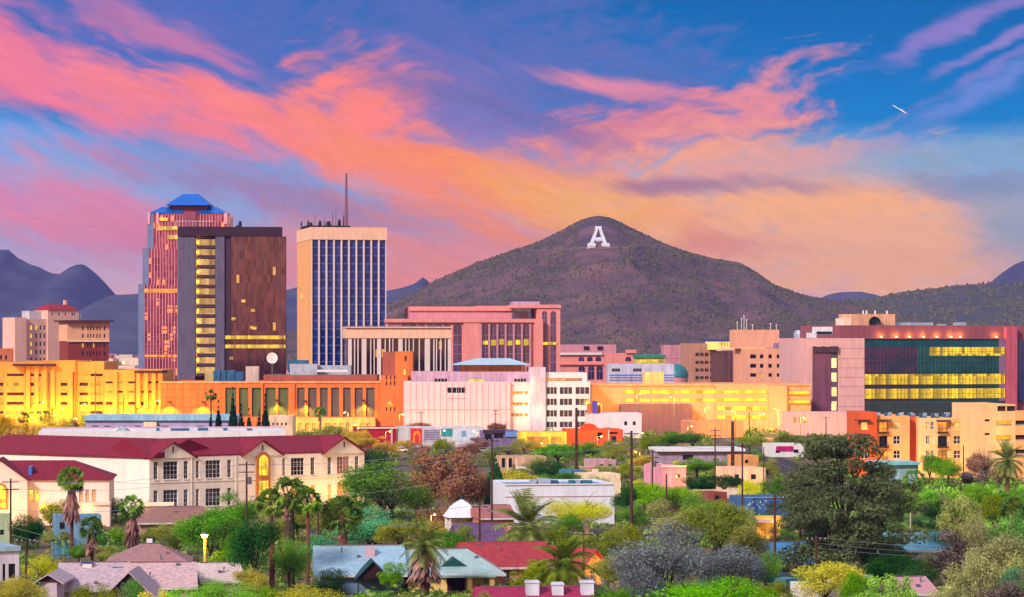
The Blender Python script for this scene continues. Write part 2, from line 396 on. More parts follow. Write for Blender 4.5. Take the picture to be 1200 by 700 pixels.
def leafmat(name, c1, c2, trans=0.35):
    if name in MATS: return MATS[name]
    m = bpy.data.materials.new(name); m.use_nodes = True; t = m.node_tree; t.nodes.clear(); ln = t.links
    o = t.nodes.new('ShaderNodeOutputMaterial'); df = t.nodes.new('ShaderNodeBsdfDiffuse'); tr = t.nodes.new('ShaderNodeBsdfTranslucent'); ms = t.nodes.new('ShaderNodeMixShader')
    ms.inputs[0].default_value = trans; ln.new(df.outputs[0], ms.inputs[1]); ln.new(tr.outputs[0], ms.inputs[2]); ln.new(ms.outputs[0], o.inputs[0])
    tcn = t.nodes.new('ShaderNodeTexCoord'); nz = t.nodes.new('ShaderNodeTexNoise'); nz.inputs['Scale'].default_value = 0.45; nz.inputs['Detail'].default_value = 3; ln.new(tcn.outputs['Object'], nz.inputs['Vector'])
    ge = t.nodes.new('ShaderNodeNewGeometry'); ad = t.nodes.new('ShaderNodeMath'); ad.operation = 'MULTIPLY_ADD'; ln.new(ge.outputs['Random Per Island'], ad.inputs[0]); ad.inputs[1].default_value = .5
    mr = t.nodes.new('ShaderNodeMapRange'); mr.inputs[1].default_value = .35; mr.inputs[2].default_value = .65; mr.inputs[3].default_value = -.1; mr.inputs[4].default_value = .6; ln.new(nz.outputs['Fac'], mr.inputs[0]); ln.new(mr.outputs[0], ad.inputs[2])
    mx = t.nodes.new('ShaderNodeMix'); mx.data_type = 'RGBA'; ln.new(ad.outputs[0], mx.inputs[0]); g_ = 1.5; mx.inputs[6].default_value = tuple(min(.9, v * g_) for v in lin(c1)[:3]) + (1,); mx.inputs[7].default_value = tuple(min(.9, v * g_) for v in lin(c2)[:3]) + (1,)
    oi = t.nodes.new('ShaderNodeObjectInfo'); hs_ = t.nodes.new('ShaderNodeHueSaturation'); ln.new(mx.outputs[2], hs_.inputs['Color'])
    for sock, a_, b_, k_ in (('Value', .85, 1.4, 1), ('Hue', .48, .51, 7.3), ('Saturation', .88, 1.12, 3.7)):
        fr_ = t.nodes.new('ShaderNodeMath'); fr_.operation = 'MULTIPLY'; ln.new(oi.outputs['Random'], fr_.inputs[0]); fr_.inputs[1].default_value = k_
        f2_ = t.nodes.new('ShaderNodeMath'); f2_.operation = 'FRACT'; ln.new(fr_.outputs[0], f2_.inputs[0])
        mp_ = t.nodes.new('ShaderNodeMapRange'); ln.new(f2_.outputs[0], mp_.inputs[0]); mp_.inputs[3].default_value = a_; mp_.inputs[4].default_value = b_; ln.new(mp_.outputs[0], hs_.inputs[sock])
    ln.new(hs_.outputs[0], df.inputs[0]); ln.new(hs_.outputs[0], tr.inputs[0])
    MATS[name] = m
    return m

def lamp(px=None, py=None, Y=None, power=3000, col=(1, .56, .04), parent=None, loc=None, rad=0.4, name='bulb', spot=None):
    p = Vector(loc) if loc is not None else W3(px, py, Y)
    ld = bpy.data.lights.new(name, 'SPOT' if spot else 'POINT'); ld.energy = power; ld.color = col; ld.shadow_soft_size = rad
    if spot: ld.spot_size = R(spot); ld.spot_blend = .5
    o = bpy.data.objects.new(name, ld); COL.objects.link(o)
    if parent is not None: o.parent = parent; o.location = p - BASE[parent.name]
    else: o.location = p
    return o

# window builder on a facade: pane + frame bars in real openings
def window(parent, fr, op, pane, frame, nx=2, nz=2, bar=0.07, dep=-0.28, split=False, name='window'):
    u0, u1, z0, z1 = op[:4]
    f = MB()
    f.box(fr, u0, u1, dep, dep + .1, z0, z0 + bar); f.box(fr, u0, u1, dep, dep + .1, z1 - bar, z1)
    f.box(fr, u0, u0 + bar, dep, dep + .098, z0 + bar, z1 - bar); f.box(fr, u1 - bar, u1, dep, dep + .098, z0 + bar, z1 - bar)
    for i in range(1, nx):
        c = u0 + (u1 - u0) * i / nx; f.box(fr, c - bar / 2, c + bar / 2, dep, dep + .09, z0 + bar, z1 - bar)
    for i in range(1, nz):
        c = z0 + (z1 - z0) * i / nz; f.box(fr, u0 + bar, u1 - bar, dep, dep + .085, c - bar / 2, c + bar / 2)
    pm = f if not split else MB()
    pm.face((fr.p(u0, dep + .03, z0), fr.p(u1, dep + .03, z0), fr.p(u1, dep + .03, z1), fr.p(u0, dep + .03, z1)), 0 if split else 1, [(u0, z0), (u1, z0), (u1, z1), (u0, z1)])
    if split:
        o = f.build(name, frame, parent); pm.build('pane', pane, o)
    else: o = f.build(name, [frame, pane], parent)
    return o

def block(parent, fr, xa, xb, yt, yb, D, wm, ops=(), rm=None, par=0.7, th=0.4, name='wall', u=None, z=None, roof=True):
    """one rectangular volume of a building: front wall slab with openings, body, flat roof behind a parapet.
    xa, xb: picture columns of its ends, yt, yb: rows of top and foot (None = ground)"""
    u0, u1 = u if u else (fr.u(xa), fr.u(xb))
    z1, z0 = z if z else (fr.z(yt), 0.0 if yb is None else fr.z(yb))
    m = MB(); m.slab(fr, u0, u1, z0, z1, list(ops), th)
    zr = z1 - par if roof else z1
    m.box(fr, u0, u1, -D, -th - .002, z0, zr)
    if roof and par > 0:
        m.box(fr, u0, u0 + .35, -D, -th - .004, zr, z1, 0, 'o'); m.box(fr, u1 - .35, u1, -D, -th - .004, zr, z1, 0, 'o'); m.box(fr, u0 + .35, u1 - .35, -D, -D + .35, zr, z1, 0, 'olr')
    o = m.build(name, wm, parent)
    if roof and rm:
        r = MB().box(fr, u0 + .36, u1 - .36, -D + .36, -th - .01, zr + .004, zr + .08); r.build('roof', rm, parent)
    return (u0, u1, z0, z1)
def ops_px(fr, xs, ys):
    """openings from picture columns (pairs) and rows (pairs top, bottom)"""
    return [(fr.u(a), fr.u(b), fr.z(d), fr.z(c)) for (c, d) in ys for (a, b) in xs]
def ctr(fr, u, d=-5): return fr.p(u, d, 0)
# ------------------------------------------------------------------ materials used by many things
M = {}
M['lilac'] = mat('lilac_stucco', (205, 165, 180), var=.08)
M['asphalt'] = mat('asphalt', (62, 60, 66), 0.9, var=.2)
M['white'] = mat('white_paint', (225, 222, 226), 0.6, var=.05)
M['cream'] = mat('cream_stucco', (238, 212, 190), 0.85, var=.06, scale=.4)
M['pinkst'] = mat('pink_stone', (232, 158, 150), 0.8, var=.06)
M['metal'] = mat('grey_metal', (120, 124, 134), 0.45, 0.6, var=.08)
M['dmetal'] = mat('dark_metal', (44, 42, 48), 0.5, 0.4, var=.1)
M['hvac'] = mat('pale_galvanised_metal', (176, 190, 210), 0.5, 0.3, var=.1)
M['hvacb'] = mat('blue_plant_metal', (50, 104, 150), 0.5, 0.2, var=.15)
M['wood'] = mat('weathered_pole_wood', (84, 54, 46), 0.9, var=.25, scale=1.5)
M['dglass'] = mat('dark_window_glass', (26, 26, 36), 0.08, 0.0, var=0, spec=.8)
M['bglass'] = mat('blue_window_glass', (46, 60, 92), 0.08, 0.0, var=0, spec=.9)
M['litw'] = emit('warm_lit_room', (255, 196, 70), 1.0, var=.7)
M['lity'] = emit('yellow_lit_room', (255, 214, 40), .95, cell=(2.5, 9))
M['lito'] = emit('orange_lit_room', (255, 150, 40), 1.2)
M['bulb'] = glow('lamp_glow', (255, 205, 110), 9)
M['roofg'] = mat('pale_roof_felt', (150, 146, 160), 0.9, var=.15)
M['roofb'] = mat('bluish_roof_felt', (122, 158, 196), 0.7, var=.15)
M['bark'] = mat('tree_bark', (80, 60, 52), 0.95, var=.3, scale=3)
M['wire'] = mat('cable_black', (70, 66, 76), 0.6, var=0)

# ------------------------------------------------------------------ ground
def fbm(x, y, s, o=4, seed=0.0):
    from mathutils import noise
    v = 0; a = 1; t = 0
    for k in range(o):
        v += a * noise.noise(Vector((x / s + seed, y / s - seed, seed * 1.7 + k * 3.1))); t += a; a *= .5; s *= .5
    return v / t
gm = MB()
gm.face(((-9000, -300, 0), (9000, -300, 0), (9000, 16000, 0), (-9000, 16000, 0)))
g = gm.build('ground', mat('desert_ground', (120, 96, 74), 0.95, var=.3, scale=.02, col2=(96, 92, 60)))
tag(g, 'flat dusty desert ground of the city', kind='structure')
def road(name, pts, wd, z=.02, m=None, label='asphalt street between the houses'):
    r = MB()
    for (a, b) in zip(pts[:-1], pts[1:]):
        A, B = Vector(a), Vector(b); t = (B - A).normalized(); n = Vector((t.y, -t.x)) * wd / 2
        A2, B2 = A - t * 1.0, B + t * 1.0
        r.face([(q.x, q.y, z) for q in (A2 + n, B2 + n, B2 - n, A2 - n)])
    return tag(r.build(name, m or M['asphalt']), label, kind='structure')
road('road', [(-900, 742), (900, 742)], 12, label='wide asphalt avenue behind the school')
for k in range(60):
    pass
road('street', [(70, 200), (70, 1200)], 9, .03, label='long asphalt street running towards downtown')
road('street', [(-900, 840), (900, 840)], 12, .034, label='cross street in front of the mural shops')
road('street', [(-700, 488), (700, 488)], 9, .038, label='residential street in front of the school')
lm = MB()
for k in range(70):
    x = -300 + k * 10; lm.face(((x, 741.9, .026), (x + 4, 741.9, .026), (x + 4, 742.1, .026), (x, 742.1, .026)))
    y = 400 + k * 10; lm.face(((69.9, y, .035), (70.1, y, .035), (70.1, y + 4, .035), (69.9, y + 4, .035)))
tag(lm.build('road_marking', mat('road_yellow', (214, 170, 60), var=.1)), 'dashed centre lines on the streets', kind='structure')

# ------------------------------------------------------------------ mountains
def interp(prof, x):
    if x <= prof[0][0]: return prof[0][1]
    for (a, b), (c, d) in zip(prof[:-1], prof[1:]):
        if x <= c:
            t = (x - a) / (c - a); return b + (d - b) * t
    return prof[-1][1]
def hillmesh(name, prof, Yc, front, back, x0, x1, nx, ny, amp, m, label, pw=1.0, rough=(300, 90), seed=1.0, floor=-6, shelf=None):
    """terrain whose crest, at distance Yc, follows prof (picture column, row)"""
    def h(X, Y):
        px = 600 + X / Yc * FP
        zc = CH + (HZ - interp(prof, px) + (2.2 if Yc > 7000 else .8) * fbm(X, 0, Yc * .018, 4, seed)) / FP * Yc
        if Y < Yc: k = max(0, 1 - (Yc - Y) / front); g_ = k ** pw * (1 + .0 * k)
        else: k = max(0, 1 - (Y - Yc) / back); g_ = k * k * (3 - 2 * k)
        z = zc * g_
        damp = min(1, abs(Y - Yc) / (front * .25)) if Y < Yc else 0
        if Yc == 4300: q = min(1, max(0, math.hypot((X - 123) / 42, (Y - 4130) / 130) * 1.6 - 1.3)); damp *= q
        else: q = 1
        er = abs(fbm(X, Y * .55, rough[0], 4, seed)) * -1.6 + .22       # eroded gullies
        z += amp * zc * .5 * g_ * er * damp * (1.4 - .8 * g_) + amp * 7 * fbm(X, Y, rough[1], 3, seed + 3) * min(1, k * 4) * q * (min(1, .25 + abs(Y - Yc) / 160) if Y < Yc else .25)
        return z + floor * (1 - min(1, k * 6))
    mb = MB(); xs = [x0 + (x1 - x0) * i / nx for i in range(nx + 1)]
    ys = [Yc - front + front * (j / ny) for j in range(ny + 1)] + [Yc + back * (j / 10) for j in range(1, 11)]
    grid = [[(X, Y, h(X, Y)) for X in xs] for Y in ys]
    me = bpy.data.meshes.new(name); W_ = nx + 1
    me.from_pydata([p for r in grid for p in r], [], [(j * W_ + i, j * W_ + i + 1, (j + 1) * W_ + i + 1, (j + 1) * W_ + i) for j in range(len(ys) - 1) for i in range(nx)])
    me.materials.append(m); me.polygons.foreach_set('use_smooth', [True] * len(me.polygons)); me.update()
    o = bpy.data.objects.new(name, me); COL.objects.link(o); tag(o, label, kind='structure')
    return o, h
rock = mat('desert_rock_slope', (134, 94, 90), 0.95, var=.3, scale=.018, col2=(66, 56, 62), bump=1.0, bscale=.12)
rock2 = mat('dark_scrub_slope', (76, 72, 66), 0.95, var=.3, scale=.01, bump=.6, bscale=.05)
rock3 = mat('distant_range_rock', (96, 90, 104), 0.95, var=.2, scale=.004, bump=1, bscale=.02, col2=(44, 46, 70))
HP = [(300, 396), (380, 384), (430, 368), (455, 357), (480, 345), (515, 326), (560, 308), (600, 294), (630, 284), (655, 272), (676, 260), (690, 254.5), (702, 252.5), (714, 254.5), (725, 259), (745, 269), (775, 284), (800, 294), (840, 304), (866, 307), (885, 317), (905, 332), (940, 345), (975, 352), (1020, 360), (1100, 378), (1180, 396), (1300, 400)]
hillA, hA = hillmesh('hill', HP, 4300, 950, 900, -450, 800, 260, 140, .95, rock, 'conical desert hill with a white letter near its summit', pw=1.12, seed=2.3, rough=(240, 80))
HR = [(860, 398), (930, 380), (975, 362), (990, 352), (1020, 350), (1060, 342), (1120, 335), (1160, 332), (1200, 331), (1260, 326), (1340, 330), (1500, 350)]
hillR, hR = hillmesh('hill', HR, 5600, 1500, 900, 420, 1500, 110, 50, .45, rock2, 'long dark scrub ridge right of the conical hill', pw=1.0, seed=5.1)
HL = [(-400, 330), (-200, 310), (-60, 296), (0, 293), (10, 293), (20, 302), (35, 310), (46, 313), (60, 320), (70, 321), (80, 314), (90, 310), (98, 310), (108, 317), (120, 330), (133, 345), (160, 360), (240, 385), (300, 398)]
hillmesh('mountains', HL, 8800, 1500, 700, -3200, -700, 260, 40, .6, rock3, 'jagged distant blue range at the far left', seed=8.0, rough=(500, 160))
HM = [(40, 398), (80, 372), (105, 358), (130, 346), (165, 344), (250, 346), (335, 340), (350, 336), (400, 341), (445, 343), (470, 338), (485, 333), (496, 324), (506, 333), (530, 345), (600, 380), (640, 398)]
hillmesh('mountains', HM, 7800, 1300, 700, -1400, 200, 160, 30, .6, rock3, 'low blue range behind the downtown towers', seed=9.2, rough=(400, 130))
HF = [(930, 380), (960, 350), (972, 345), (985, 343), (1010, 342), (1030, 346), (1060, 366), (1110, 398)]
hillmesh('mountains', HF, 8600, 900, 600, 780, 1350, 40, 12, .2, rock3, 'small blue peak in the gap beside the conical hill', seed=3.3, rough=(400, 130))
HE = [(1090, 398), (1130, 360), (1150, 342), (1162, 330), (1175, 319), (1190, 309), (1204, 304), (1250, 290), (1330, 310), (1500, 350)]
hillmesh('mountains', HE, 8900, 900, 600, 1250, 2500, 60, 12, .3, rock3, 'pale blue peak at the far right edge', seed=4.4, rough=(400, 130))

# scrub over the hills: low shrubs, nobody could count them
def scrub(name, h, Yc, front, X0, X1, n, m, label, seed, s0=1.3, s1=3.4, zmin=6, wide=None):
    rnd = random.Random(seed); v = []; f = []
    while n > 0:
        X = rnd.uniform(X0, X1); Y = Yc - front * rnd.random() ** 1.1 - 4
        z = h(X, Y)
        if z < zmin or (Yc == 4300 and abs(X - 123) < 26 and 4000 < Y < 4262): continue
        if fbm(X, Y, 120, 3, 7.7) < rnd.uniform(-.35, .12): continue
        n -= 1; r = rnd.uniform(s0, s1); b = len(v); k = 5
        for i in range(k):
            t = 6.283 * i / k + rnd.random(); q = r * rnd.uniform(.7, 1.2)
            v.append((X + q * math.cos(t), Y + q * math.sin(t), z - .8 + r * rnd.uniform(0, .4)))
        v.append((X + rnd.uniform(-.4, .4) * r, Y, z + r * rnd.uniform(.8, 1.5)))
        for i in range(k): f.append((b + i, b + (i + 1) % k, b + k))
    me = bpy.data.meshes.new(name); me.from_pydata(v, [], f); me.materials.append(m); me.update()
    o = bpy.data.objects.new(name, me); COL.objects.link(o); tag(o, label, kind='stuff')
scm = leafmat('hill_scrub_leaves', (40, 42, 28), (88, 84, 54), .05)
scrub('hillside_scrub', hA, 4300, 945, -440, 760, 30000, scm, 'low desert scrub dotted over the conical hill', 3, .7, 2.7)
scrub('hillside_scrub', hR, 5600, 1400, 430, 1400, 7000, scm, 'dark scrub covering the long ridge', 4, 2, 4.5)

# the track that crosses the hill under the letter
tr = MB(); pts = []
for k in range(61):
    px = 612 + k * 2.9; py = 293 + 1.0 * math.sin(k * .21) - (4 if px > 690 else 0) * min(1, (px - 690) / 60) + (abs(px - 700) / 90) ** 2 * 1.5
    for Y in [3600 + 6 * q for q in range(120)]:
        p = W3(px, py, Y)
        if hA(p.x, p.y) >= p.z: break
    pts.append((p.x, p.y, hA(p.x, p.y) + .5))
for a, b in zip(pts[:-1], pts[1:]):
    tr.face((( a[0], a[1] - 3.5, a[2] - .6), (b[0], b[1] - 3.5, b[2] - .6), (b[0], b[1] + 4.5, b[2] + 1.2), (a[0], a[1] + 4.5, a[2] + 1.2)))
tag(tr.build('path', mat('track_gravel', (142, 106, 94), .9, var=.2)), 'pale track crossing the conical hill below the letter', kind='structure')

# the whitewashed letter A lying on the slope, 38 m wide
pc = W3(701, 291, 4060)
for Y in [3600 + 4 * q for q in range(180)]:
    pc = W3(701, 291, Y)
    if hA(pc.x, pc.y) >= pc.z: break
pt = None
for Y in [3600 + 4 * q for q in range(180)]:
    pt = W3(701, 266, Y)
    if hA(pt.x, pt.y) >= pt.z: break
ax = (pt - pc); ux = Vector((1, 0, 0)); nrm = ux.cross(ax).normalized()
sc_ = pc.y / FP
root = emp('hillside_letter', pc, 'huge white letter A laid on the hill just below its summit', 'hillside letter')
def AP(px, py, o=0): return pc + ux * (px - 701) * sc_ * .86 + ax * ((291 - py) / 25.0 * .88 + .03) + nrm * o
ab = MB()
def aquad(poly):
    top = [AP(x, y, 3.0) for x, y in poly]; bot = [AP(x, y, -6) for x, y in poly]; n = len(poly)
    ab.face(top)
    for i in range(n):
        j = (i + 1) % n; ab.face((top[i], bot[i], bot[j], top[j]))
for poly in ([(686, 291), (687, 288), (697.5, 288), (697.5, 291)], [(705.5, 291), (705.5, 288), (716, 288), (717, 291)],
             [(689.5, 288), (697.6, 268), (701.4, 268), (694.6, 288)], [(708, 288), (701.6, 268), (705.4, 268), (713, 288)],
             [(696.3, 283.5), (697.3, 280.3), (705.2, 280.3), (706.4, 283.5)], [(696.5, 268), (696.5, 265.5), (706, 265.5), (706, 268)]):
    aquad(poly)
ab.build('painted_stone', mat('whitewashed_stone', (232, 226, 230), .8, var=.12, scale=.2), root)

# jet high in the sky with its short lit trail
jc = W3(1052, 127, 12500); jr = emp('airliner', jc, 'tiny airliner high in the blue sky leaving a short trail', 'airliner')
d = Vector((-.62, .2, .40)).normalized(); s_ = Vector((d.y, -d.x, 0)).normalized()
jm = MB(); jm.tube(jc - d * 16, jc + d * 20, 2.2, 2.2, 8); jm.tube(jc + d * 20, jc + d * 26, 2.2, .4, 8); jm.tube(jc - d * 16, jc - d * 24, 2.2, .5, 8)
jm.build('fuselage', M['white'], jr)
for sgn in (1, -1):
    k = MB(); a = jc + d * 4; b = jc - d * 8 + s_ * sgn * 14; up = Vector((0, 0, .5))
    k.face((a + up, a - d * 7 + up, b - d * 2 + up, b + up)); k.face((a - up, b - up, b - d * 2 - up, a - d * 7 - up)); k.face((a + up, b + up, b - up, a - up)); k.face((a - d * 7 + up, a - d * 7 - up, b - d * 2 - up, b - d * 2 + up))
    k.build('wing', M['white'], jr)
k = MB(); k.face((jc - d * 16, jc - d * 22, jc - d * 24 + Vector((0, 0, 8)), jc - d * 21 + Vector((0, 0, 8)))); k.build('tail_fin', M['white'], jr)
k = MB(); k.tube(jc - d * 22, jc - d * 46, 3.2, 1.0, 8); k.build('vapour_trail', mat('vapour', (250, 230, 220), 1, var=0), jr)
# ================================================================== DOWNTOWN
# ---------- pale pink hotel with a red roofed tower
fr = Fr.px(31, 1500, 92, 1518)
b = emp('apartment_tower', ctr(fr, 8), 'pale pink tower block with stepped top and small red tiled roof', 'apartment tower')
pk = mat('pale_pink_render', (240, 186, 172), .85, var=.06)
xs = [(35.5, 38), (41.5, 44), (46.5, 49), (51, 53.5)]; ys = [(381.5, 387), (391, 396.5), (400.5, 406), (410, 415.5), (419.5, 425)]
op = ops_px(fr, xs, ys)
block(b, fr, 31, 56, 374, None, 16, pk, op, M['roofg'])
for i, o in enumerate(op): window(b, fr, o, M['litw'] if i in (0, 1, 4, 8, 12) else M['dglass'], pk, 1, 2, .12)
f2 = fr.off(2.5)
block(b, f2, 17.5, 31, 372.5, None, 14, pk, [], M['roofg'], name='stair_shaft')
f3 = fr.off(1.0); op = ops_px(f3, [(60.5, 62.5), (68.5, 70.5), (76, 78), (84, 86), (86.6, 88.6)], [(366.5, 370)])
block(b, f3, 56, 92, 363.5, None, 15, pk, op, None, roof=False, name='tower_wall')
for o in op: window(b, f3, o, M['dglass'], pk, 1, 1, .1)
u0, u1 = f3.u(56.5), f3.u(91.5); rm = MB(); z = f3.z(363.4)
A = [f3.p(u0 - .6, .6, z), f3.p(u1 + .6, .6, z), f3.p(u1 + .6, -15.6, z), f3.p(u0 - .6, -15.6, z)]; T = [f3.p(u0 + 3.4, -6, z + 2.9), f3.p(u1 - 3.4, -6, z + 2.9), f3.p(u1 - 3.4, -9, z + 2.9), f3.p(u0 + 3.4, -9, z + 2.9)]
for i in range(4): rm.face((A[i], A[(i + 1) % 4], T[(i + 1) % 4], T[i]))
rm.face(T); rm.face(A[::-1]); rf = rm.build('roof', tiles('red_roof_tile_far', (170, 40, 44), (128, 26, 40)), b)
MB().box(f3, f3.u(82.5), f3.u(85), -8, -6, z + 1, z + 5.2).build('chimney', pk, b)
f4 = fr.off(-6); block(b, f4, 35, 56, 364.5, 376, 9, mat('pale_plant_screen', (206, 196, 208)), [], M['roofg'], name='plant_room')
MB().box(fr, fr.u(92), fr.u(99), -9, -3, fr.z(373), fr.z(367.5)).build('stair_head', M['white'], b)
# ---------- brick block with overhanging flat roof
fr = Fr.px(79, 1420, 128, 1428)
b = emp('brick_building', ctr(fr, 10), 'red brick block with cream upper storeys and wide flat brown eaves', 'building')
brk = mat('red_brick', (150, 62, 50), .9, var=.12, scale=.6); crm = mat('peach_render', (238, 176, 138), .85, var=.06)
wx = [(96, 98.5), (102.2, 104.3), (105.6, 107.6), (109, 111), (113, 115), (116.3, 118.2), (121.5, 124)]
opu = ops_px(fr, wx, [(382.5, 387.5), (391.5, 396)]); opl = ops_px(fr, wx, [(402.5, 407.5), (412, 417), (421.5, 426.5)])
block(b, fr, 79, 128, 377.5, 400, 18, crm, opu, None, roof=False, name='upper_wall')
fl = fr.off(-.3); block(b, fl, 79.6, 127.4, 400, None, 17.4, brk, opl, None, roof=False, name='brick_wall')
for i, o in enumerate(opu): window(b, fr, o, M['dglass'], crm, 1, 2, .12)
for i, o in enumerate(opl): window(b, fl, o, M['litw'] if i in (0, 3, 16) else M['dglass'], brk, 1, 2, .12)
MB().box(fr, fr.u(79), fr.u(128), .02, .5, fr.z(400.8), fr.z(399.2)).build('string_course', M['cream'], b)
MB().box(fr, fr.u(74.5), fr.u(132.5), -20, 2.6, fr.z(377.4), fr.z(375.4)).build('roof', mat('brown_eaves', (98, 50, 52), .8, var=.1), b)
# small orange brick block at the left edge
fr = Fr.px(-14, 1250, 16, 1255)
b = emp('brick_building', ctr(fr, 5), 'low orange block peeping over the parking garage at the left edge', 'building')
op = ops_px(fr, [(-8, -5), (0, 3), (6, 9)], [(416.5, 422)])
block(b, fr, -14, 16, 408.5, None, 18, mat('orange_render', (226, 130, 84), var=.08), op, M['roofg'])
for o in op: window(b, fr, o, M['dglass'], crm, 1, 1, .12)

# ---------- parking garage washed yellow by its lamps
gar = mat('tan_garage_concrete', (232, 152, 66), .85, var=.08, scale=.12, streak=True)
fr = Fr.px(-30, 1050, 105, 1050)
b = emp('parking_garage', ctr(fr, 40), 'long tan parking garage lit yellow by street lamps', 'parking garage')
rows = [(438, 441), (448.5, 452.5), (460, 463.5), (471, 474.5), (482, 485)]
def garage(fr, xa, xb, yt, bays, rws, D=38, nm='wall'):
    op = ops_px(fr, bays, rws); block(b, fr, xa, xb, yt, None, D, gar, op, M['roofg'], par=1.0, th=.6, name=nm)
    for i, o in enumerate(op): MB().box(fr, o[0], o[1], -.59, -.35, o[2], o[3]).build('deck_opening', mat('deck_shade', (70, 38, 26)) if (i * 7 + int(xa)) % 5 < 3 else emit('deck_gold', (255, 176, 16), .9, cell=(2, 9)), b)  # opaque panels in the openings: dark ones painted as shade, others glow
    return op
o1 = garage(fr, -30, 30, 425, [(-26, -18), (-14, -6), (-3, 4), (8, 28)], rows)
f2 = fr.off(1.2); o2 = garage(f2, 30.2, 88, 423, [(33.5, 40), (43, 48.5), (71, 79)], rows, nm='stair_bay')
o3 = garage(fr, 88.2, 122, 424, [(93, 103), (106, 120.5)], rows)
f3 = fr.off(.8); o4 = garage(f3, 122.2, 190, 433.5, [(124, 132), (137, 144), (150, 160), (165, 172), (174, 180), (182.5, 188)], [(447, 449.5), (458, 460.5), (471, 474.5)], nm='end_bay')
for x in (57.5, 61, 86, 112, 138, 158.5):
    MB().box(fr, fr.u(x), fr.u(x) + .35, .05 if x < 30 else 1.25, 1.6, .5, fr.z(436)).build('pilaster', mat('dark_joint', (120, 84, 52)), b)
MB().box(f2, f2.u(16), f2.u(66), -20, 2.6, f2.z(429), f2.z(426.6)).build('roof_canopy', mat('dark_brown_fascia', (66, 40, 48)), b)
MB().box(f3, f3.u(158), f3.u(191), -14, 1.6, f3.z(437), f3.z(434.6)).build('roof_canopy', MATS['dark_brown_fascia'], b)
for x in (31, 41, 50.5, 60, 160, 169, 178, 186):
    MB().box(f2, f2.u(x), f2.u(x) + 1.4, .02, .7, f2.z(478), f2.z(429.2 if x < 100 else 437.2)).build('pier', gar, b)
for x in (10, 48, 92, 130, 172):   # ceiling lamps inside the decks
    for y in (450, 472): lamp(x, y, 1062, 1500, (1, .55, .02), b, name='deck_lamp')

for x, y in ((8, 482), (24, 478), (44, 484), (58, 476), (74, 484), (92, 478), (112, 484), (134, 478), (150, 482), (170, 474), (184, 478)):
    lamp(x, y, 1044, 2600, (1, .62, .008), b, name='wall_lamp', rad=.5)
# ---------- stepped pink glass tower with blue pyramid roofs
fr = Fr.px(163, 1500, 268, 1500)
b = emp('skyscraper', ctr(fr, 20), 'stepped pink glass skyscraper crowned by blue pyramid roofs', 'skyscraper')
cwp = curtain('pink_curtain_glass', (146, 48, 72), (255, 150, 50), (1.45, 3.6), .30, 1.0, metal=.5, rough=.2, col2=(196, 90, 110), spec=.6)
pf = mat('pink_mullion', (236, 164, 178), .6, var=.05); spn = mat('mauve_spandrel', (150, 74, 96), .5, var=.1)
sidem = mat('blue_grey_granite', (120, 130, 172), .6, var=.08)  # grey blue shade of the left side painted as its colour
def tier(xa, xb, yt, yb, D, off, nm='glass_tier'):
    f = fr.off(off); u0, u1, z1, z0 = f.u(xa), f.u(xb), f.z(yt), (0 if yb is None else f.z(yb))
    t = MB().box(f, u0, u1, -D, 0, z0, z1).build(nm, cwp, b)
    mu = MB(); n = max(2, int(round((u1 - u0) / 1.5)))
    for i in range(n + 1):
        c = u0 + (u1 - u0) * i / n; mu.box(f, c - .14, c + .14, .02, .28, z0, z1)
    mu.build('mullions', pf, t)
    sp = MB(); zz = z1 - .3
    while zz > max(z0, 20):
        sp.box(f, u0, u1, .015, .16, zz - .75, zz); zz -= 3.75
    sp.build('spandrels', spn, t)
    return t
tier(162.5, 215, 334, None, 46, 0)
tier(167.5, 215, 291.5, 334, 40, -3)
tier(173, 266, 249.5, 291.5, 34, -6)
for (xa, yt, yb, o) in ((162.5, 334, None, .4), (167.5, 291.5, 334, -2.6), (173, 249.5, 291.5, -5.6)):
    f = fr.off(o); MB().box(f, f.u(xa) - .2, f.u(xa) + (2.9 if xa < 173 else 3.0), -30, .06, 0 if yb is None else f.z(yb), f.z(yt) + .4).build('corner_pier', sidem, b)
f = fr.off(-5.6)
for xa, xb in ((173, 176), (183.5, 186), (263, 266.3)): MB().box(f, f.u(xa), f.u(xb), -.5, .5, f.z(262), f.z(248.8)).build('corner_pier', pf, b)
MB().box(f, f.u(216), f.u(230), -20, 1.0, f.z(270), f.z(247.5)).build('recess', spn, b)
lw = MB(); lw.box(f, f.u(183.5), f.u(208), .1, .45, f.z(269.5), f.z(265)).box(f, f.u(187), f.u(196.5), .1, .45, f.z(258.5), f.z(254.8)).box(f, f.u(196), f.u(208), .1, .45, f.z(280), f.z(275.2)); lw.build('lit_floor', M['litw'], b)
MB().box(fr, fr.u(167), fr.u(208), .1, .3, fr.z(343.5), fr.z(338.5)).build('lit_floor', M['lito'], b)
MB().box(fr, fr.u(167), fr.u(208), .1, .3, fr.z(418.5), fr.z(416)).build('lit_floor', M['lito'], b)
blu = mat('blue_metal_roof', (20, 110, 215), .35, .35, var=.06)
def pyr(f, xa, xb, yb, yt, ta, tb, D, off, nm='pyramid_roof'):
    f = f.off(off); z0, z1 = f.z(yb), f.z(yt); u0, u1, a, c = f.u(xa), f.u(xb), f.u(ta), f.u(tb); m_ = MB(); e = D / 2; w_ = max(.6, (c - a) / 2)
    A = [f.p(u0, 0, z0), f.p(u1, 0, z0), f.p(u1, -D, z0), f.p(u0, -D, z0)]; T = [f.p(a, -e + w_, z1), f.p(c, -e + w_, z1), f.p(c, -e - w_, z1), f.p(a, -e - w_, z1)]
    for i in range(4): m_.face((A[i], A[(i + 1) % 4], T[(i + 1) % 4], T[i]))
    m_.face(T); m_.face(A[::-1]); return m_.build(nm, blu, b)
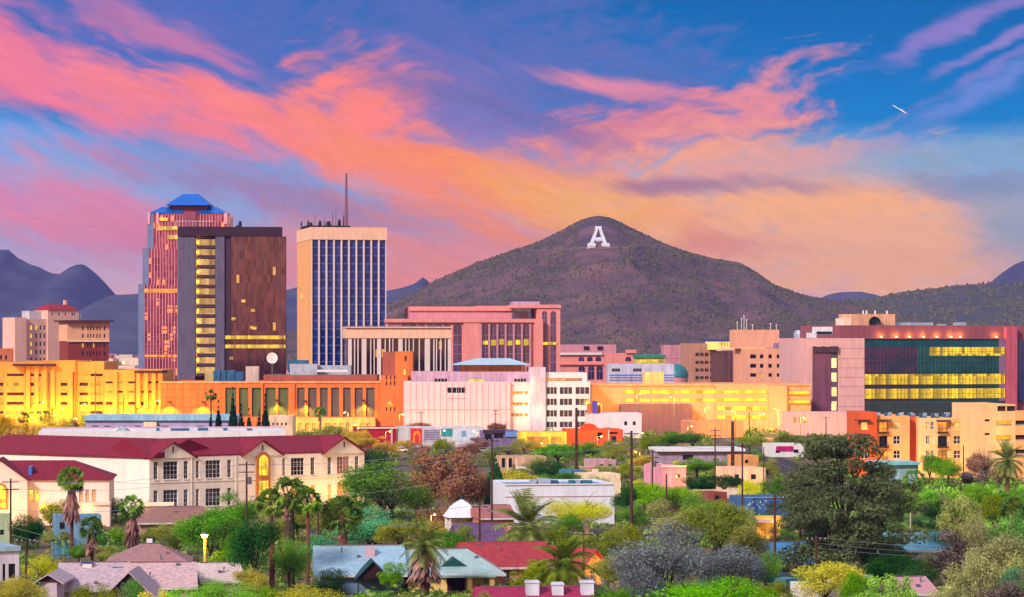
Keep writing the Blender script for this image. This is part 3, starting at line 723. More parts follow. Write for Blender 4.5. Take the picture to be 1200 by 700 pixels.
pyr(fr, 174.5, 218, 249.2, 241.3, 188, 204, 20, -5.2); pyr(fr, 228, 266.5, 249.2, 241.3, 242, 252, 20, -5.2)
f = fr.off(-9); MB().box(f, f.u(201), f.u(242), -24, 0, f.z(252), f.z(240)).build('crown_wall', spn, b)
pyr(fr, 194, 246, 240, 225.6, 211, 229, 32, -5)
f = fr.off(-5.4); rl = MB()
for x in range(206, 250, 4): rl.tube(f.p(f.u(x), 1, f.z(265)), f.p(f.u(x), 1, f.z(258.5)), .1, .1, 4)
rl.tube(f.p(f.u(206), 1, f.z(259)), f.p(f.u(250), 1, f.z(259)), .12, .12, 4); rl.build('roof_railing', M['white'], b)

# ---------- dark brown glass tower with lit balconies
fr = Fr.px(208, 1350, 336, 1354)
b = emp('skyscraper', ctr(fr, 25), 'dark brown glass office tower with a column of lit balconies', 'skyscraper')
con = mat('grey_violet_concrete', (104, 96, 122), .85, var=.1, scale=.3, bump=.3, bscale=1.5); dk = mat('dark_brown_cladding', (70, 44, 56), .6, var=.1)
bz = curtain('bronze_glass', (92, 72, 80), (255, 190, 60), (1.3, 3.7), .19, .9, metal=.8, rough=.08, spec=.8, col2=(112, 86, 98))
body = MB(); body.box(fr, fr.u(252), fr.u(335.5), -34, -.6, 0, fr.z(277)); body.box(fr, fr.u(208.5), fr.u(252), -34, -5, 0, fr.z(277)); body.build('tower_body', dk, b)
MB().box(fr, fr.u(208), fr.u(228.5), -33, 0, 0, fr.z(275.5)).build('concrete_pier', con, b)
MB().box(fr, fr.u(252.5), fr.u(263), -8, .3, 0, fr.z(277)).build('concrete_pier', con, b)
MB().box(fr, fr.u(208.6), fr.u(331), -34, .9, fr.z(276.6), fr.z(266)).build('roof_band', mat('dark_plum_fascia', (62, 34, 48), var=.1), b)
n = 14; z_hi, z_lo = fr.z(279.5), fr.z(441)
for i in range(n):
    z0 = z_lo + (z_hi - z_lo) * i / n; hgt = (z_hi - z_lo) / n
    a = MB().box(fr, fr.u(231), fr.u(252.4), -4.6, -.6, z0, z0 + 1.35); a.build('balcony', mat('dark_balcony', (80, 54, 66)), b)
    MB().box(fr, fr.u(229), fr.u(252.4), -4.9, -4.55, z0 + 1.4, z0 + hgt - .35).build('lit_window_band', emit('pale_lit_room', (255, 196, 120), .62, cell=(1.6, 9)), b)
    lamp(loc=fr.p(fr.u(231.2), -2.6, z0 + 2.9), power=1300, col=(1, .58, .03), parent=b, rad=.5, name='balcony_lamp')
MB().box(fr, fr.u(228.6), fr.u(230.4), -4.8, -.8, z_lo, z_hi).build('side_wall', mat('pale_side_wall', (220, 186, 120)), b)
gl = MB().box(fr, fr.u(271), fr.u(335), -.58, 0, 0, fr.z(277.2)).build('glass_wall', bz, b)
mu = MB(); k = 30
for i in range(k + 1):
    c = fr.u(271) + (fr.u(335) - fr.u(271)) * i / k; mu.box(fr, c - .07, c + .07, .02, .2, 0, fr.z(277.2))
mu.build('mullions', mat('bronze_mullion', (74, 44, 54), .5, .3), gl)
for y0, y1 in ((397.6, 393.4), (408.2, 404)):
    MB().box(fr, fr.u(264), fr.u(334.5), .02, .14, fr.z(y0), fr.z(y1)).build('lit_floor', emit('bright_lit_floor', (255, 205, 40), 1.05, cell=(1.3, 9)), b)
for x, y in ((283, 353), (294, 364), (271.5, 374), (293, 384), (296, 385), (269, 420)):
    MB().box(fr, fr.u(x), fr.u(x + 4.5), .02, .14, fr.z(y + 1.6), fr.z(y - 1.8)).build('lit_room', M['litw'], b)
MB().box(fr, fr.u(276), fr.u(283), -12, -6, fr.z(266), fr.z(263.6)).build('roof_unit', M['dmetal'], b)
m_ = MB(); p = fr.p(fr.u(281), -8, fr.z(264)); m_.tube(p, p + Vector((0, 0, 2.2)), .9, .7, 8); m_.build('roof_vent', M['dmetal'], b)

# ---------- bank tower with dark blue glass bays
fr = Fr.px(365, 1260, 453, 1262)
tt = Vector((1, .22)).normalized(); A0 = fr.o.copy(); fr = Fr(A0, tt, 1262)
b = emp('skyscraper', ctr(fr, 15), 'cream framed office tower with vertical blue glass bays and roof mast', 'skyscraper')
cr = mat('cream_stone', (238, 190, 162), .75, var=.05); D = 43
u1 = fr.u(452.5); zt = fr.z(266.5); zc = fr.z(281)
MB().box(fr, .0, u1, -D, -.9, 0, zc).build('tower_body', mat('tan_stone', (226, 170, 132), .8, var=.05), b)
MB().box(fr, -.3, u1 + .3, -D - .3, .5, zc, zt).build('crown_band', cr, b)
bg_ = curtain('navy_curtain_glass', (14, 34, 104), (255, 200, 70), (1.4, 3.5), .08, 1.2, metal=.0, rough=.1, col2=(34, 62, 140), spec=.3)
nb = 10
for i in range(nb):
    a, c = u1 * i / nb, u1 * (i + 1) / nb
    MB().box(fr, a + .05, c - .05, -.88, -.5, 4, zc).build('glass_bay', bg_, b)
ms = MB()
for i in range(nb + 1):
    a = u1 * i / nb; w_ = .34; MB().box(fr, a - w_ + (w_ if i == 0 else 0), a + w_ - (w_ if i == nb else 0), -.6, .3, 0, zc - .01).build('stone_fin', mat('pale_fin', (226, 206, 206), .7, var=.04), b)
zz = zc - 3.5
sp = MB()
while zz > 6:
    sp.box(fr, .3, u1 - .3, -.52, -.42, zz, zz + .32); zz -= 3.55
sp.build('floor_bands', mat('blue_grey_spandrel', (104, 116, 150), .5), b)
fl = fr.left(0, D); sw = MB(); sw.box(fl, 0.2, D - .2, .0, .12, 0, zc)
sw.build('side_wall', mat('ochre_side_stone', (236, 170, 112), .8, var=.05), b)  # warm light falling on this side is put into the stone colour
for i, (uu, zz) in enumerate(((6, 84), (9, 80), (12, 76), (30, 72))):
    MB().box(fl, uu, uu + 6, .13, .2, fr.z(330 + i * 9), fr.z(326 + i * 9)).build('lit_room', M['litw'], b)
rt = MB(); zt2 = zt + .01
MB().box(fr, fr.u(364), fr.u(416), -30, -12, zt, zt + 1.2).build('roof_deck', M['dmetal'], b)
for (x, h_, w_) in ((369, 2.5, .5), (372, 1.6, 1.2), (377, 5, .12), (383, 2.4, 1), (388, 3.6, .2), (393, 2.2, 1.6), (398, 6, .15), (402, 8, .12), (406, 3, 1), (411, 5, .3), (361, 2, .4)):
    p = fr.p(fr.u(x), -20, zt + 1.2); MB().tube(p, p + Vector((0, 0, h_)), w_, w_ * .6, 6).build('roof_antenna', M['dmetal'], b)
mast = MB(); p0 = fr.p(fr.u(414.5), -20, zt + 1.2); htm = fr.z(203) - zt
for a, c in ((-1, -1), (1, -1), (0, 1)): mast.tube(p0 + Vector((a * .7, c * .6, 0)), p0 + Vector((a * .25, c * .2, htm)), .16, .1, 4)
for i in range(24):
    zz = htm * i / 24; s = .7 - .45 * i / 24; mast.tube(p0 + Vector((-s, -s, zz)), p0 + Vector((s, -s, zz + htm / 24)), .07, .07, 3); mast.tube(p0 + Vector((s, -s, zz)), p0 + Vector((-s, -s, zz + htm / 24)), .07, .07, 3)
mast.build('mast', mat('mast_steel', (132, 80, 84), .6, .2), b)

# ---------- white colonnaded bank hall
fr = Fr.px(405, 1150, 529, 1154)
b = emp('office_building', ctr(fr, 20), 'low cream bank building with tall white fins under a deep flat band', 'office building')
MB().box(fr, fr.u(406.5), fr.u(526.5), -30, -2.2, 0, fr.z(396.6)).build('glass_wall', curtain('brown_bank_glass', (54, 36, 44), (255, 180, 60), (1.2, 3.2), .2, .9, metal=.1, spec=.7), b)
MB().box(fr, fr.u(405), fr.u(529), -32, 0, fr.z(396.5), fr.z(384.5)).build('roof_band', cr, b)
MB().box(fr, fr.u(404.3), fr.u(529.6), -32.5, .8, fr.z(384.4), fr.z(383)).build('cornice', cr, b)
ru = MB()
for x in (408, 420, 433, 447, 458, 466, 478, 490, 505, 514): ru.box(fr, fr.u(x), fr.u(x + random.uniform(5, 9)), -20, -10, fr.z(383), fr.z(383 - random.uniform(1, 2.2)))
ru.build('roof_plant', M['hvacb'], b)
for x, w_ in [(408, 4.2), (415, 1.2), (419, 1.2), (424, 5.5), (434, 1.1), (438, 1.1), (442, 4.6), (451, 1.1), (456, 1.3), (460, 1), (467, 4.8), (475, 1.1), (479, 1), (484, 1), (491, 1.1), (498, 6), (508, 1.2), (511, 1.2), (516, 1.2), (521.5, 1), (525, 3.5)]:
    MB().box(fr, fr.u(x), fr.u(x + w_), -2.1, -.3, 0, fr.z(396.6)).build('fin', mat('pale_fin', (226, 206, 206)), b)
for x in (429, 447, 465, 495, 514): lamp(loc=fr.p(fr.u(x), -1.2, 8), power=900, col=(1, .6, .25), parent=b, name='porch_lamp')

# ---------- large pink stone courthouse
fr = Fr.px(453, 1250, 628, 1256); st = mat('salmon_stone', (232, 146, 140), .8, var=.06); st2 = mat('mauve_stone', (206, 140, 156), .8, var=.06)
b = emp('courthouse', ctr(fr, 60), 'large salmon stone courthouse with tall arched glass bays', 'courthouse')
dark = curtain('courthouse_glass', (50, 40, 84), (255, 206, 40), (2.2, 4.0), .06, 1.2, metal=.1, spec=.7, col2=(80, 60, 110))
def arched(fr, xa, xb, yt, yb, nm='arched_window', lit=None):
    """tall window with a round head, standing in the stone"""
    u0, u1 = fr.u(xa), fr.u(xb); r = (u1 - u0) / 2; z0, z1 = fr.z(yb), fr.z(yt) - r; c = (u0 + u1) / 2
    poly = [(u0, z0), (u1, z0)] + [(c + r * math.cos(t), z1 + r * math.sin(t)) for t in [math.pi * k / 8 for k in range(9)]]
    m_ = MB(); m_.ext(fr, poly, -.5, .06); o = m_.build(nm, dark, b)
    k = MB(); k.box(fr, c - .1, c + .1, .07, .2, z0, z1 + r * .9)
    zz = z0 + 4
    while zz < z1: k.box(fr, u0, u1, .07, .16, zz, zz + .35); zz += 4
    k.build('glazing_bars', mat('mauve_bar', (150, 110, 130)), o)
    return o
fu = fr.off(-14)
block(b, fu, 480, 600, 359.5, 380, 40, st2, [], M['roofg'], name='upper_storey'); MB().box(fu, fu.u(479), fu.u(601), .02, .9, fu.z(364), fu.z(359)).build('cornice', st, b)
block(b, fu, 560, 602, 358, 366, 40, st2, [], M['roofg'], name='upper_storey')
MB().box(fu, fu.u(600.5), fu.u(632), -12, 1, fu.z(360), fu.z(353)).build('penthouse', mat('lilac_penthouse', (190, 160, 190)), b)
MB().box(fu, fu.u(603.5), fu.u(618.5), .02, 3.0, fu.z(374), fu.z(364.5)).build('dark_opening', dark, b)
block(b, fr, 453, 628, 376, None, 13.6, st, [], None, roof=False)
MB().box(fr, fr.u(452), fr.u(628.5), -13.5, 1.4, fr.z(378), fr.z(373.8)).build('cornice', st, b)
for xa, xb in ((470, 478), (480, 488), (490, 498), (500, 508), (510, 518), (520, 528), (531, 541)): arched(fr, xa, xb, 379, 437)
f2 = fr.off(.6); MB().box(f2, f2.u(543), f2.u(563.5), -.5, .4, 0, f2.z(378.2)).build('stone_panel', st, b)
for i in range(6): arched(fr, 565 + i * 9.6, 572.4 + i * 9.6, 380, 426)
for i in range(7): MB().box(f2, f2.u(562.6 + i * 9.6), f2.u(564.6 + i * 9.6), -.5, .6, 0, f2.z(380)).build('column', st2, b)
for i in range(6): MB().box(f2, f2.u(566 + i * 9.6), f2.u(571.6 + i * 9.6), -.4, -.1, f2.z(404 + (i % 2)), f2.z(399.5 - (i % 3))).build('lit_room', M['lity'], b)
MB().box(f2, f2.u(626), f2.u(636), -.5, 1, 0, f2.z(374)).build('stone_panel', st, b)
f3 = fr.off(-2); block(b, f3, 629, 656.5, 357, None, 26, st, [], M['roofg'], name='corner_tower')
MB().box(f3, f3.u(600), f3.u(657.3), -26, .7, f3.z(361), f3.z(357.2)).build('cornice', st, b)
for xa, xb in ((635, 641), (645, 651.5)): arched(f3, xa, xb, 364.5, 436)
lf = MB(); lf.box(f3, f3.u(634.6), f3.u(652), .1, .4, f3.z(404.2), f3.z(401)); lf.build('lit_room', M['lity'], b)

# ---------- low pink annex with arches
fr = Fr.px(655, 1420, 732, 1426)
b = emp('courthouse', ctr(fr, 20), 'low pink arcaded block at the foot of the hill beside the courthouse', 'courthouse')
block(b, fr.off(-8), 657, 722, 404, 420, 25, st2, [], M['roofg'], name='upper_storey')
block(b, fr, 655, 745, 414, None, 10, st, [], M['roofg'])
MB().box(fr, fr.u(654), fr.u(705), .02, 1.2, fr.z(416), fr.z(413.4)).build('cornice', M['white'], b)
MB().box(fr, fr.u(654), fr.u(705), .02, 1.2, fr.z(427.6), fr.z(425.6)).build('cornice', st, b)
for x in (678, 688, 698, 733): arched(fr, x, x + 6.5, 418, 423.5)
for x in (678, 689, 699, 733): arched(fr, x, x + 7.5, 429, 445)
MB().box(fr, fr.u(733), fr.u(745.5), .02, 1, fr.z(414), fr.z(410)).build('cornice', st, b)
for x in (688, 704): MB().box(fr.off(-8), fr.u(x), fr.u(x + 6), .05, .6, fr.z(410), fr.z(406)).build('vent', M['dmetal'], b)

# ---------- white striped office with green roofed block and teal dome
fr = Fr.px(713, 1180, 790, 1180)
b = emp('office_building', ctr(fr, 12), 'white office block with blue striped window bands behind the lit garage', 'office building')
lt = mat('pale_lilac_render', (204, 200, 226), .8)
block(b, fr, 713, 790, 427, None, 25, lt, ops_px(fr, [(717, 727), (742, 752)], [(432, 436)]), M['roofg'])
for o in ops_px(fr, [(717, 727), (742, 752)], [(432, 436)]): window(b, fr, o, M['dglass'], lt, 3, 1, .1)
for y in (439, 442, 445): MB().box(fr, fr.u(714), fr.u(789), .02, .3, fr.z(y + 1), fr.z(y)).build('window_band', mat('blue_band', (120, 140, 210), .4), b)
fr2 = Fr.px(745, 1300, 779, 1300)
b = emp('office_building', ctr(fr2, 10), 'small block with yellow lit top storey under a green flat roof', 'office building')
block(b, fr2, 745, 779, 419.4, None, 22, mat('yellow_green_render', (226, 210, 110)), [], None, roof=False)
MB().box(fr2, fr2.u(743.5), fr2.u(780), -22, 1, fr2.z(419.3), fr2.z(416)).build('roof', mat('green_roof', (30, 150, 120), .5), b)
MB().box(fr2, fr2.u(750), fr2.u(778), .02, .3, fr2.z(425), fr2.z(421.5)).build('lit_window_band', M['lity'], b)
fr3 = Fr.px(786, 1240, 804, 1240); c = fr3.p(fr3.u(794), -8, 0)
b = emp('domed_hall', c, 'teal dome of a hall in front of the plain pink block', 'dome')
MB().lathe(c, [(4.9, 0), (4.9, fr3.z(442))], 20).build('drum', st2, b)
MB().lathe(c + Vector((0, 0, fr3.z(442))), [(5.2 * math.cos(t), 5.6 * math.sin(t)) for t in [math.pi / 2 * k / 8 for k in range(8)]] + [(.05, 5.6)], 24).build('dome', mat('teal_dome', (60, 128, 138), .45, .2), b, smooth=True)

# ---------- plain pink block, brown window block, louvred block with lit crown, square window block
fr = Fr.px(778, 1450, 813, 1450)
b = emp('office_building', ctr(fr, 5), 'windowless pink block at the foot of the hill left of the brown offices', 'office building')
block(b, fr, 778, 813, 404.5, None, 30, mat('rose_render', (206, 140, 154)), [], M['roofg']); MB().box(fr, fr.u(780), fr.u(810), .02, .2, fr.z(420), fr.z(419)).build('string_course', st2, b)
fr = Fr.px(811, 1400, 846, 1402); tan = mat('tan_concrete', (190, 138, 116), .85, var=.08)
b = emp('office_building', ctr(fr, 6), 'tan concrete offices with four rows of dark grouped windows', 'office building')
op = ops_px(fr, [(815, 819.5), (820.5, 825), (826, 830.5), (832, 836), (837, 841)], [(413.5, 418), (423, 427), (432, 436), (441, 445)])
block(b, fr, 811, 846, 402.5, None, 30, tan, op, M['roofg'])
for o in op: window(b, fr, o, M['dglass'], tan, 2, 1, .12)
fr = Fr.px(839, 1380, 898, 1384)
b = emp('office_building', ctr(fr, 12), 'office block with brown louvres under a bright yellow lit crown', 'office building')
block(b, fr, 845, 877, 410, None, 28, mat('brown_wall', (110, 72, 72)), [], None, roof=False)
lv = MB()
for i in range(22): lv.box(fr, fr.u(845.5) + i * .62, fr.u(845.5) + i * .62 + .28, .02, .7, 4, fr.z(410.5))
lv.build('louvres', mat('mauve_louvre', (134, 96, 104)), b)
MB().box(fr, fr.u(839), fr.u(898), -30, 2, fr.z(400.5), fr.z(398)).build('roof', mat('blue_fascia', (70, 70, 150)), b)
cw_ = MB().box(fr, fr.u(841), fr.u(897), -26, -.5, fr.z(410), fr.z(400.6)).build('crown', emit('lit_crown', (255, 222, 110), 1.35, cell=(2, 9), var=.25), b)
cc = MB()
for i in range(17): cc.box(fr, fr.u(842 + i * 3.3), fr.u(842.8 + i * 3.3), -.45, .1, fr.z(407.5), fr.z(401.5))
cc.build('crown_fins', mat('cream_fin', (240, 214, 160)), b)
MB().box(fr, fr.u(840), fr.u(897.5), -.4, .4, fr.z(411.5), fr.z(408.4)).build('crown_sill', M['cream'], b)
fr = Fr.px(875, 1350, 953, 1354); pe = mat('peach_concrete', (238, 168, 138), .85, var=.06)
b = emp('office_building', ctr(fr, 16), 'peach concrete offices dotted with small square dark windows', 'office building')
xs = [(879, 886.5)] + [(890.5 + i * 9.9, 895 + i * 9.9) for i in range(6)]; op = ops_px(fr, xs, [(415.5, 420.5), (426.5, 431.5), (437.5, 442)])
block(b, fr, 875, 953, 408.5, None, 34, pe, op, M['roofg'])
for i, o in enumerate(op): window(b, fr, o, M['litw'] if i in (15,) else M['dglass'], pe, 1, 1, .14)
f2 = fr.off(-12); MB().box(f2, f2.u(861), f2.u(913), -12, 0, f2.z(408), f2.z(386.5)).build('penthouse', pe, b)
for x, h_ in ((866, 5), (871, 8), (874, 10), (877, 7), (905, 4), (912, 3), (884, 3)):
    p = f2.p(f2.u(x), -4, f2.z(386.5)); m_ = MB(); m_.tube(p, p + Vector((0, 0, h_ * .6)), .15, .15, 5); m_.lathe(p + Vector((0, 0, h_ * .6)), [(.1, 0), (.4, .2), (.45, .5), (.15, .7)], 8); m_.build('roof_antenna', M['white'], b)
m_ = MB(); c = fr.p(fr.u(945), -9, fr.z(398)); m_.lathe(c, [(0.05, 0), (3.8, 0), (4.0, 2.5), (3.2, 4.2), (.05, 4.5)], 16); m_.box(fr, fr.u(922), fr.u(953), -12, -8, fr.z(404), fr.z(399)); m_.build('roof_tank', M['hvac'], b)
MB().box(fr, fr.u(913), fr.u(958), -14, -8.2, fr.z(408), fr.z(402)).build('roof_plant', mat('lilac_plant', (150, 130, 170)), b)

# ---------- long lit parking structure
fr = Fr.px(693, 1020, 800, 1024); gl2 = mat('pale_peach_concrete', (232, 164, 124), .85, var=.07, scale=.1)
BDECK = b = emp('parking_structure', ctr(fr, 60), 'long low parking deck with glowing yellow floors', 'parking structure')
def decks(fr, xa, xb, yt, spans, rws, D=45):
    op = ops_px(fr, spans, rws); block(b, fr, xa, xb, yt, None, D, gl2, op, M['roofg'], par=1.1, th=.5)
    for o in op: MB().box(fr, o[0], o[1], -.49, -.45, o[2], o[3]).build('lit_deck', emit('deck_light', (255, 200, 24), 1.55, cell=(2.5, 9), var=.7), b)
fr.Y = 1022
decks(fr, 693, 950, 450.5, [(731, 762), (764, 796), (798, 840), (842, 875), (877, 899)], [(457.5, 461.5), (467.5, 471)])
f2 = fr.off(.8); MB().box(f2, f2.u(839), f2.u(901), -.7, 0, 0, f2.z(452)).build('front_panel', gl2, b)
for y0, y1 in ((458, 461.5), (467, 470.5), (477, 481), (487.5, 491)): MB().box(f2, f2.u(841), f2.u(898.5), .02, .15, f2.z(y1), f2.z(y0)).build('lit_deck', MATS['deck_light'], b)
MB().box(fr, fr.u(693), fr.u(950.5), .02, .5, fr.z(452.2), fr.z(450.4)).build('parapet_rail', gl2, b)
MB().box(f2, f2.u(901), f2.u(922), -.7, .8, 0, f2.z(452.4)).build('stair_panel', gl2, b)
for y0, y1 in ((459, 462.5), (470, 473)): MB().box(f2, f2.u(924), f2.u(949), -.6, .1, f2.z(y1), f2.z(y0)).build('lit_deck', MATS['deck_light'], b)
# tall yellow floodlit stair with glow
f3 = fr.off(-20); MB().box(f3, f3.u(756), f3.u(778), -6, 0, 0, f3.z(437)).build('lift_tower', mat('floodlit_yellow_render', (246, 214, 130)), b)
lamp(763, 444, 1010 + 20, 2600, (1, .62, .08), b, name='floodlight'); 
f4 = fr.off(8); mb = MB().box(f4, f4.u(729), f4.u(811), -7, 0, 0, f4.z(473.5)); o = mb.build('windowless_hall', mat('plum_brown_wall', (128, 88, 98), .9, var=.06)); tag(o, 'plain plum brown windowless hall in front of the lit parking deck', 'hall')
f5 = Fr.px(810, 960, 871, 962); mb = MB().box(f5, f5.u(810), f5.u(871), -20, 0, 0, f5.z(494)); o = mb.build('windowless_hall', mat('rust_pink_wall', (206, 134, 104), .9, var=.08)); tag(o, 'low rust pink hall wall standing right of the plum hall', 'hall')

# ---------- pink clinic with tall dark slot
fr = Fr.px(951, 1060, 1013, 1062); pp = mat('clinic_pink_panel', (216, 166, 166), .8, var=.05)
b = emp('clinic', ctr(fr, 10), 'pink panelled block with a tall plum slot and stacked lit stair windows', 'clinic')
block(b, fr, 938, 1013, 396.5, None, 40, pp, [], M['roofg'])
MB().box(fr, fr.u(952), fr.u(973.5), .02, .5, fr.z(482.5), fr.z(413)).build('dark_panel', mat('plum_panel', (124, 74, 96)), b)
MB().box(fr, fr.u(952), fr.u(981.5), .02, 1.2, fr.z(413), fr.z(406)).build('glazed_storey', curtain('slot_glass', (44, 40, 60), (255, 190, 60), (1.6, 6), .45, 1.2, spec=.6), b)
for y0, y1 in ((420, 431), (437, 447.5), (454, 464.5), (470.5, 481)): MB().box(fr, fr.u(974.3), fr.u(980), .02, .3, fr.z(y1), fr.z(y0)).build('stair_window', emit('stair_light', (255, 214, 130), 1.6, cell=(9, 9)), b)
MB().box(fr, fr.u(973.6), fr.u(981.4), .01, .2, fr.z(483), fr.z(413.2)).build('slot_frame', mat('plum_panel2', (104, 84, 104)), b)
jt = MB()
for y in (408, 420, 431, 442, 453, 464, 476): jt.box(fr, fr.u(983), fr.u(1012.6), .01, .06, fr.z(y + .5), fr.z(y))
jt.build('panel_joints', mat('mauve_joint', (178, 130, 142)), b)
for x, y, w_, h_ in ((965, 383, 20, 9.5), (958, 390, 8, 6)): MB().box(fr.off(-14), fr.u(x), fr.u(x + w_), -6, 0, fr.z(y + h_), fr.z(y)).build('roof_unit', M['white'], b)
MB().box(fr.off(-13.8), fr.u(966), fr.u(984), 0, .3, fr.z(391.5), fr.z(388.5)).build('vent_louvre', M['dmetal'], b)
# low pink wing under the clinic
fr = Fr.px(920, 985, 1007, 985); op = ops_px(fr, [(930, 934), (936, 940), (942, 946)], [(489, 496)])
b = emp('clinic', ctr(fr, 8), 'low pink wing with three small windows below the clinic', 'clinic')
block(b, fr, 918, 1007, 484, None, 22, pp, op, M['roofg'])
for o in op: window(b, fr, o, M['litw'], pp, 1, 1, .12)

# ---------- glass hospital block with bright yellow floors
fr = Fr.px(1012, 1150, 1178, 1166)
b = emp('glass_office', ctr(fr, 30), 'wide teal glass block with three bright yellow lit floors', 'office building')
mv = mat('mauve_render', (150, 84, 96), .8, var=.08); D = 45
u0, u1 = fr.u(1012.5), fr.u(1179); 
block(b, fr.off(-2), 985, 1215, 381.5, None, D, mv, [], M['roofg'], th=.3)
gls = mat('teal_mirror_glass', (44, 120, 122), .08, .65, var=.3, scale=.08, spec=.8)
pk2 = mat('clinic_pink_panel', (224, 170, 178))
z_ = fr.z
MB().box(fr, fr.u(1075), fr.u(1170), -1.7, 0, 8, z_(398)).build('glass_wall', gls, b)
gls2 = mat('plum_mirror_glass', (120, 60, 100), .1, .5, var=.4, scale=.12, spec=.8, col2=(24, 80, 104)); MB().box(fr, u0, fr.u(1075), -1.7, 0, 8, z_(398)).build('glass_wall', gls2, b)  # mottled purple reflections painted into the glass colour
MB().box(fr, u0, fr.u(1170), .012, .1, z_(406), z_(398.7)).build('glass_band', mat('teal_glass_band', (16, 92, 104), .15, .2, var=.2, scale=.1), b)
MB().box(fr, u0, fr.u(1170), .02, .3, z_(398.6), z_(397.2)).build('roof_edge', M['dmetal'], b)
fly = emit('brilliant_lit_floor', (255, 206, 14), .95, cell=(1.55, 9), var=.75)
for xa, xb, ya, yb in ((1089, 1177, 407, 417), (1013, 1177.5, 438.5, 450.5), (1013, 1177.5, 455.5, 467)):
    lfo = MB().box(fr, fr.u(xa), fr.u(xb), .02, .2, z_(yb), z_(ya)).build('lit_floor', fly, b)
    mu = MB(); n = int((fr.u(xb) - fr.u(xa)) / 1.55)
    for i in range(n + 1):
        c = fr.u(xa) + (fr.u(xb) - fr.u(xa)) * i / n; mu.box(fr, c - .07, c + .07, .21, .4, z_(yb), z_(ya))
    mu.box(fr, fr.u(xa), fr.u(xb), .21, .36, z_((ya + yb) / 2 + .4), z_((ya + yb) / 2)); mu.build('mullions', mat('ochre_mullion', (150, 120, 40)), lfo)
mu = MB()
for i in range(38):
    c = u0 + (fr.u(1170) - u0) * i / 37; mu.box(fr, c - .05, c + .05, .01, .15, 8, z_(398))
for y in (419.5, 424.5, 435.5, 452.5, 470): mu.box(fr, u0, fr.u(1170), .01, .18, z_(y + .7), z_(y))
mu.build('mullions', mat('dark_teal_bar', (30, 62, 74)), b)
MB().box(fr, fr.u(1170), fr.u(1178.5), -1.7, .1, 8, z_(397)).build('glass_corner', mat('lavender_glass', (150, 120, 160), .15, .3, var=.1), b)
MB().box(fr, fr.u(1178.6), fr.u(1191), -1.9, .9, 0, z_(383)).build('pink_pier', mat('deep_pink_render', (200, 96, 116)), b)
MB().box(fr, fr.u(1191.2), fr.u(1200), -1.8, -.2, 8, z_(398)).build('glass_wall', curtain('edge_navy_glass', (30, 44, 86), (255, 190, 60), (2, 4), .03), b)
for x in (1034, 1052, 1067.5, 1083.5, 1099.5, 1116, 1127, 1169):   # wall lamps shining up the parapet
    k = MB().box(fr, fr.u(x) - .3, fr.u(x) + .3, -1.5, -1.1, z_(395.6), z_(394.6)); k.build('wall_lamp', M['bulb'], b); lamp(loc=fr.p(fr.u(x), -.9, z_(393.6)), power=520, col=(1, .5, .05), parent=b, rad=.2)
f2 = fr.off(-14)
MB().box(f2, f2.u(998), f2.u(1049), -14, 0, z_(383), f2.z(368)).build('penthouse', mat('peach_penthouse', (238, 176, 140)), b)
MB().box(f2, f2.u(990), f2.u(998), -10, -1, z_(383), f2.z(373)).build('penthouse', M['cream'], b)
c = f2.p(f2.u(1024), .8, f2.z(378)); dsh = MB()
dsh.lathe((0, 0, 0), [(.05, 0), (1.2, .15), (2.1, .6), (2.4, .9)], 16)
dsh.v = [(c.x + v[0], c.y - v[2], c.z + v[1]) for v in dsh.v]; dsh.build('satellite_dish', M['dmetal'], b)
for x, w_, h_ in ((1050, 18, 4.2), (1074, 22, 4.2), (1107, 4, 2.5), (1126, 9, 4.5)): MB().box(f2, f2.u(x), f2.u(x + w_), -8, -2, z_(382), z_(382 - h_)).build('roof_unit', M['hvac'], b)
for x in (1016, 1020, 1030, 1044): p = f2.p(f2.u(x), -4, f2.z(368)); MB().tube(p, p + Vector((0, 0, 1.5)), .4, .3, 6).build('roof_vent', M['white'], b)
f = fr.off(6); MB().box(f, f.u(1013), f.u(1178), -6, 0, 0, f.z(470.5)).build('podium', mat('dark_green_podium', (60, 72, 66)), b)

# wall lamps at the foot of the lit parking deck, clinic and stair panel
for px_, py_, Y_, pw_ in ((716, 474, 1013, 1400), (815, 467, 1013, 1500), (838, 482, 1013, 2600), (866, 494, 1010, 3500), (888, 484, 1013, 3000), (905, 494, 1010, 5000), (916, 472, 1013, 2200), (936, 484, 1012, 2800), (770, 464, 1010, 1600), (720, 490, 1006, 2200), (832, 497, 955, 1500), (862, 499, 955, 1500)):
    lamp(px_, py_, Y_, pw_, (1, .60, .02), BDECK, name='wall_lamp', rad=.3)
# ================================================================== MIDDLE DISTANCE
# ---------- orange museum with floodlit walls
og = mat('orange_stucco', (226, 122, 58), .85, var=.08, scale=.15); ogd = mat('rust_stucco', (170, 92, 74), .85, var=.08)
fr = Fr.px(188, 1030, 446, 1030)
b = emp('museum', ctr(fr, 40), 'long orange stucco museum with recessed green panels and floodlit walls', 'museum')
pans = [(264, 277), (280, 291), (295, 307), (311, 323), (326, 338), (348, 357), (361, 371), (375, 384), (388, 397.5), (402, 411), (415.5, 425), (429, 439)]
op = [(fr.u(a), fr.u(c), fr.z(488.5), fr.z(454.5)) for a, c in pans]
block(b, fr, 188, 446, 447.5, None, 40, og, op, mat('orange_roof_felt', (150, 110, 110)), th=.9)
gp = mat('olive_panel', (96, 104, 66), .7, var=.1, scale=.3); gp2 = mat('brown_grey_panel', (106, 92, 84), .7, var=.1, scale=.3)
for i, o in enumerate(op): MB().box(fr, o[0], o[1], -.88, -.7, o[2], o[3]).build('recessed_panel', gp if i < 5 else gp2, b)
MB().box(fr.off(-10), fr.u(306), fr.u(440), -20, 0, fr.z(447), fr.z(440)).build('upper_wall', ogd, b)
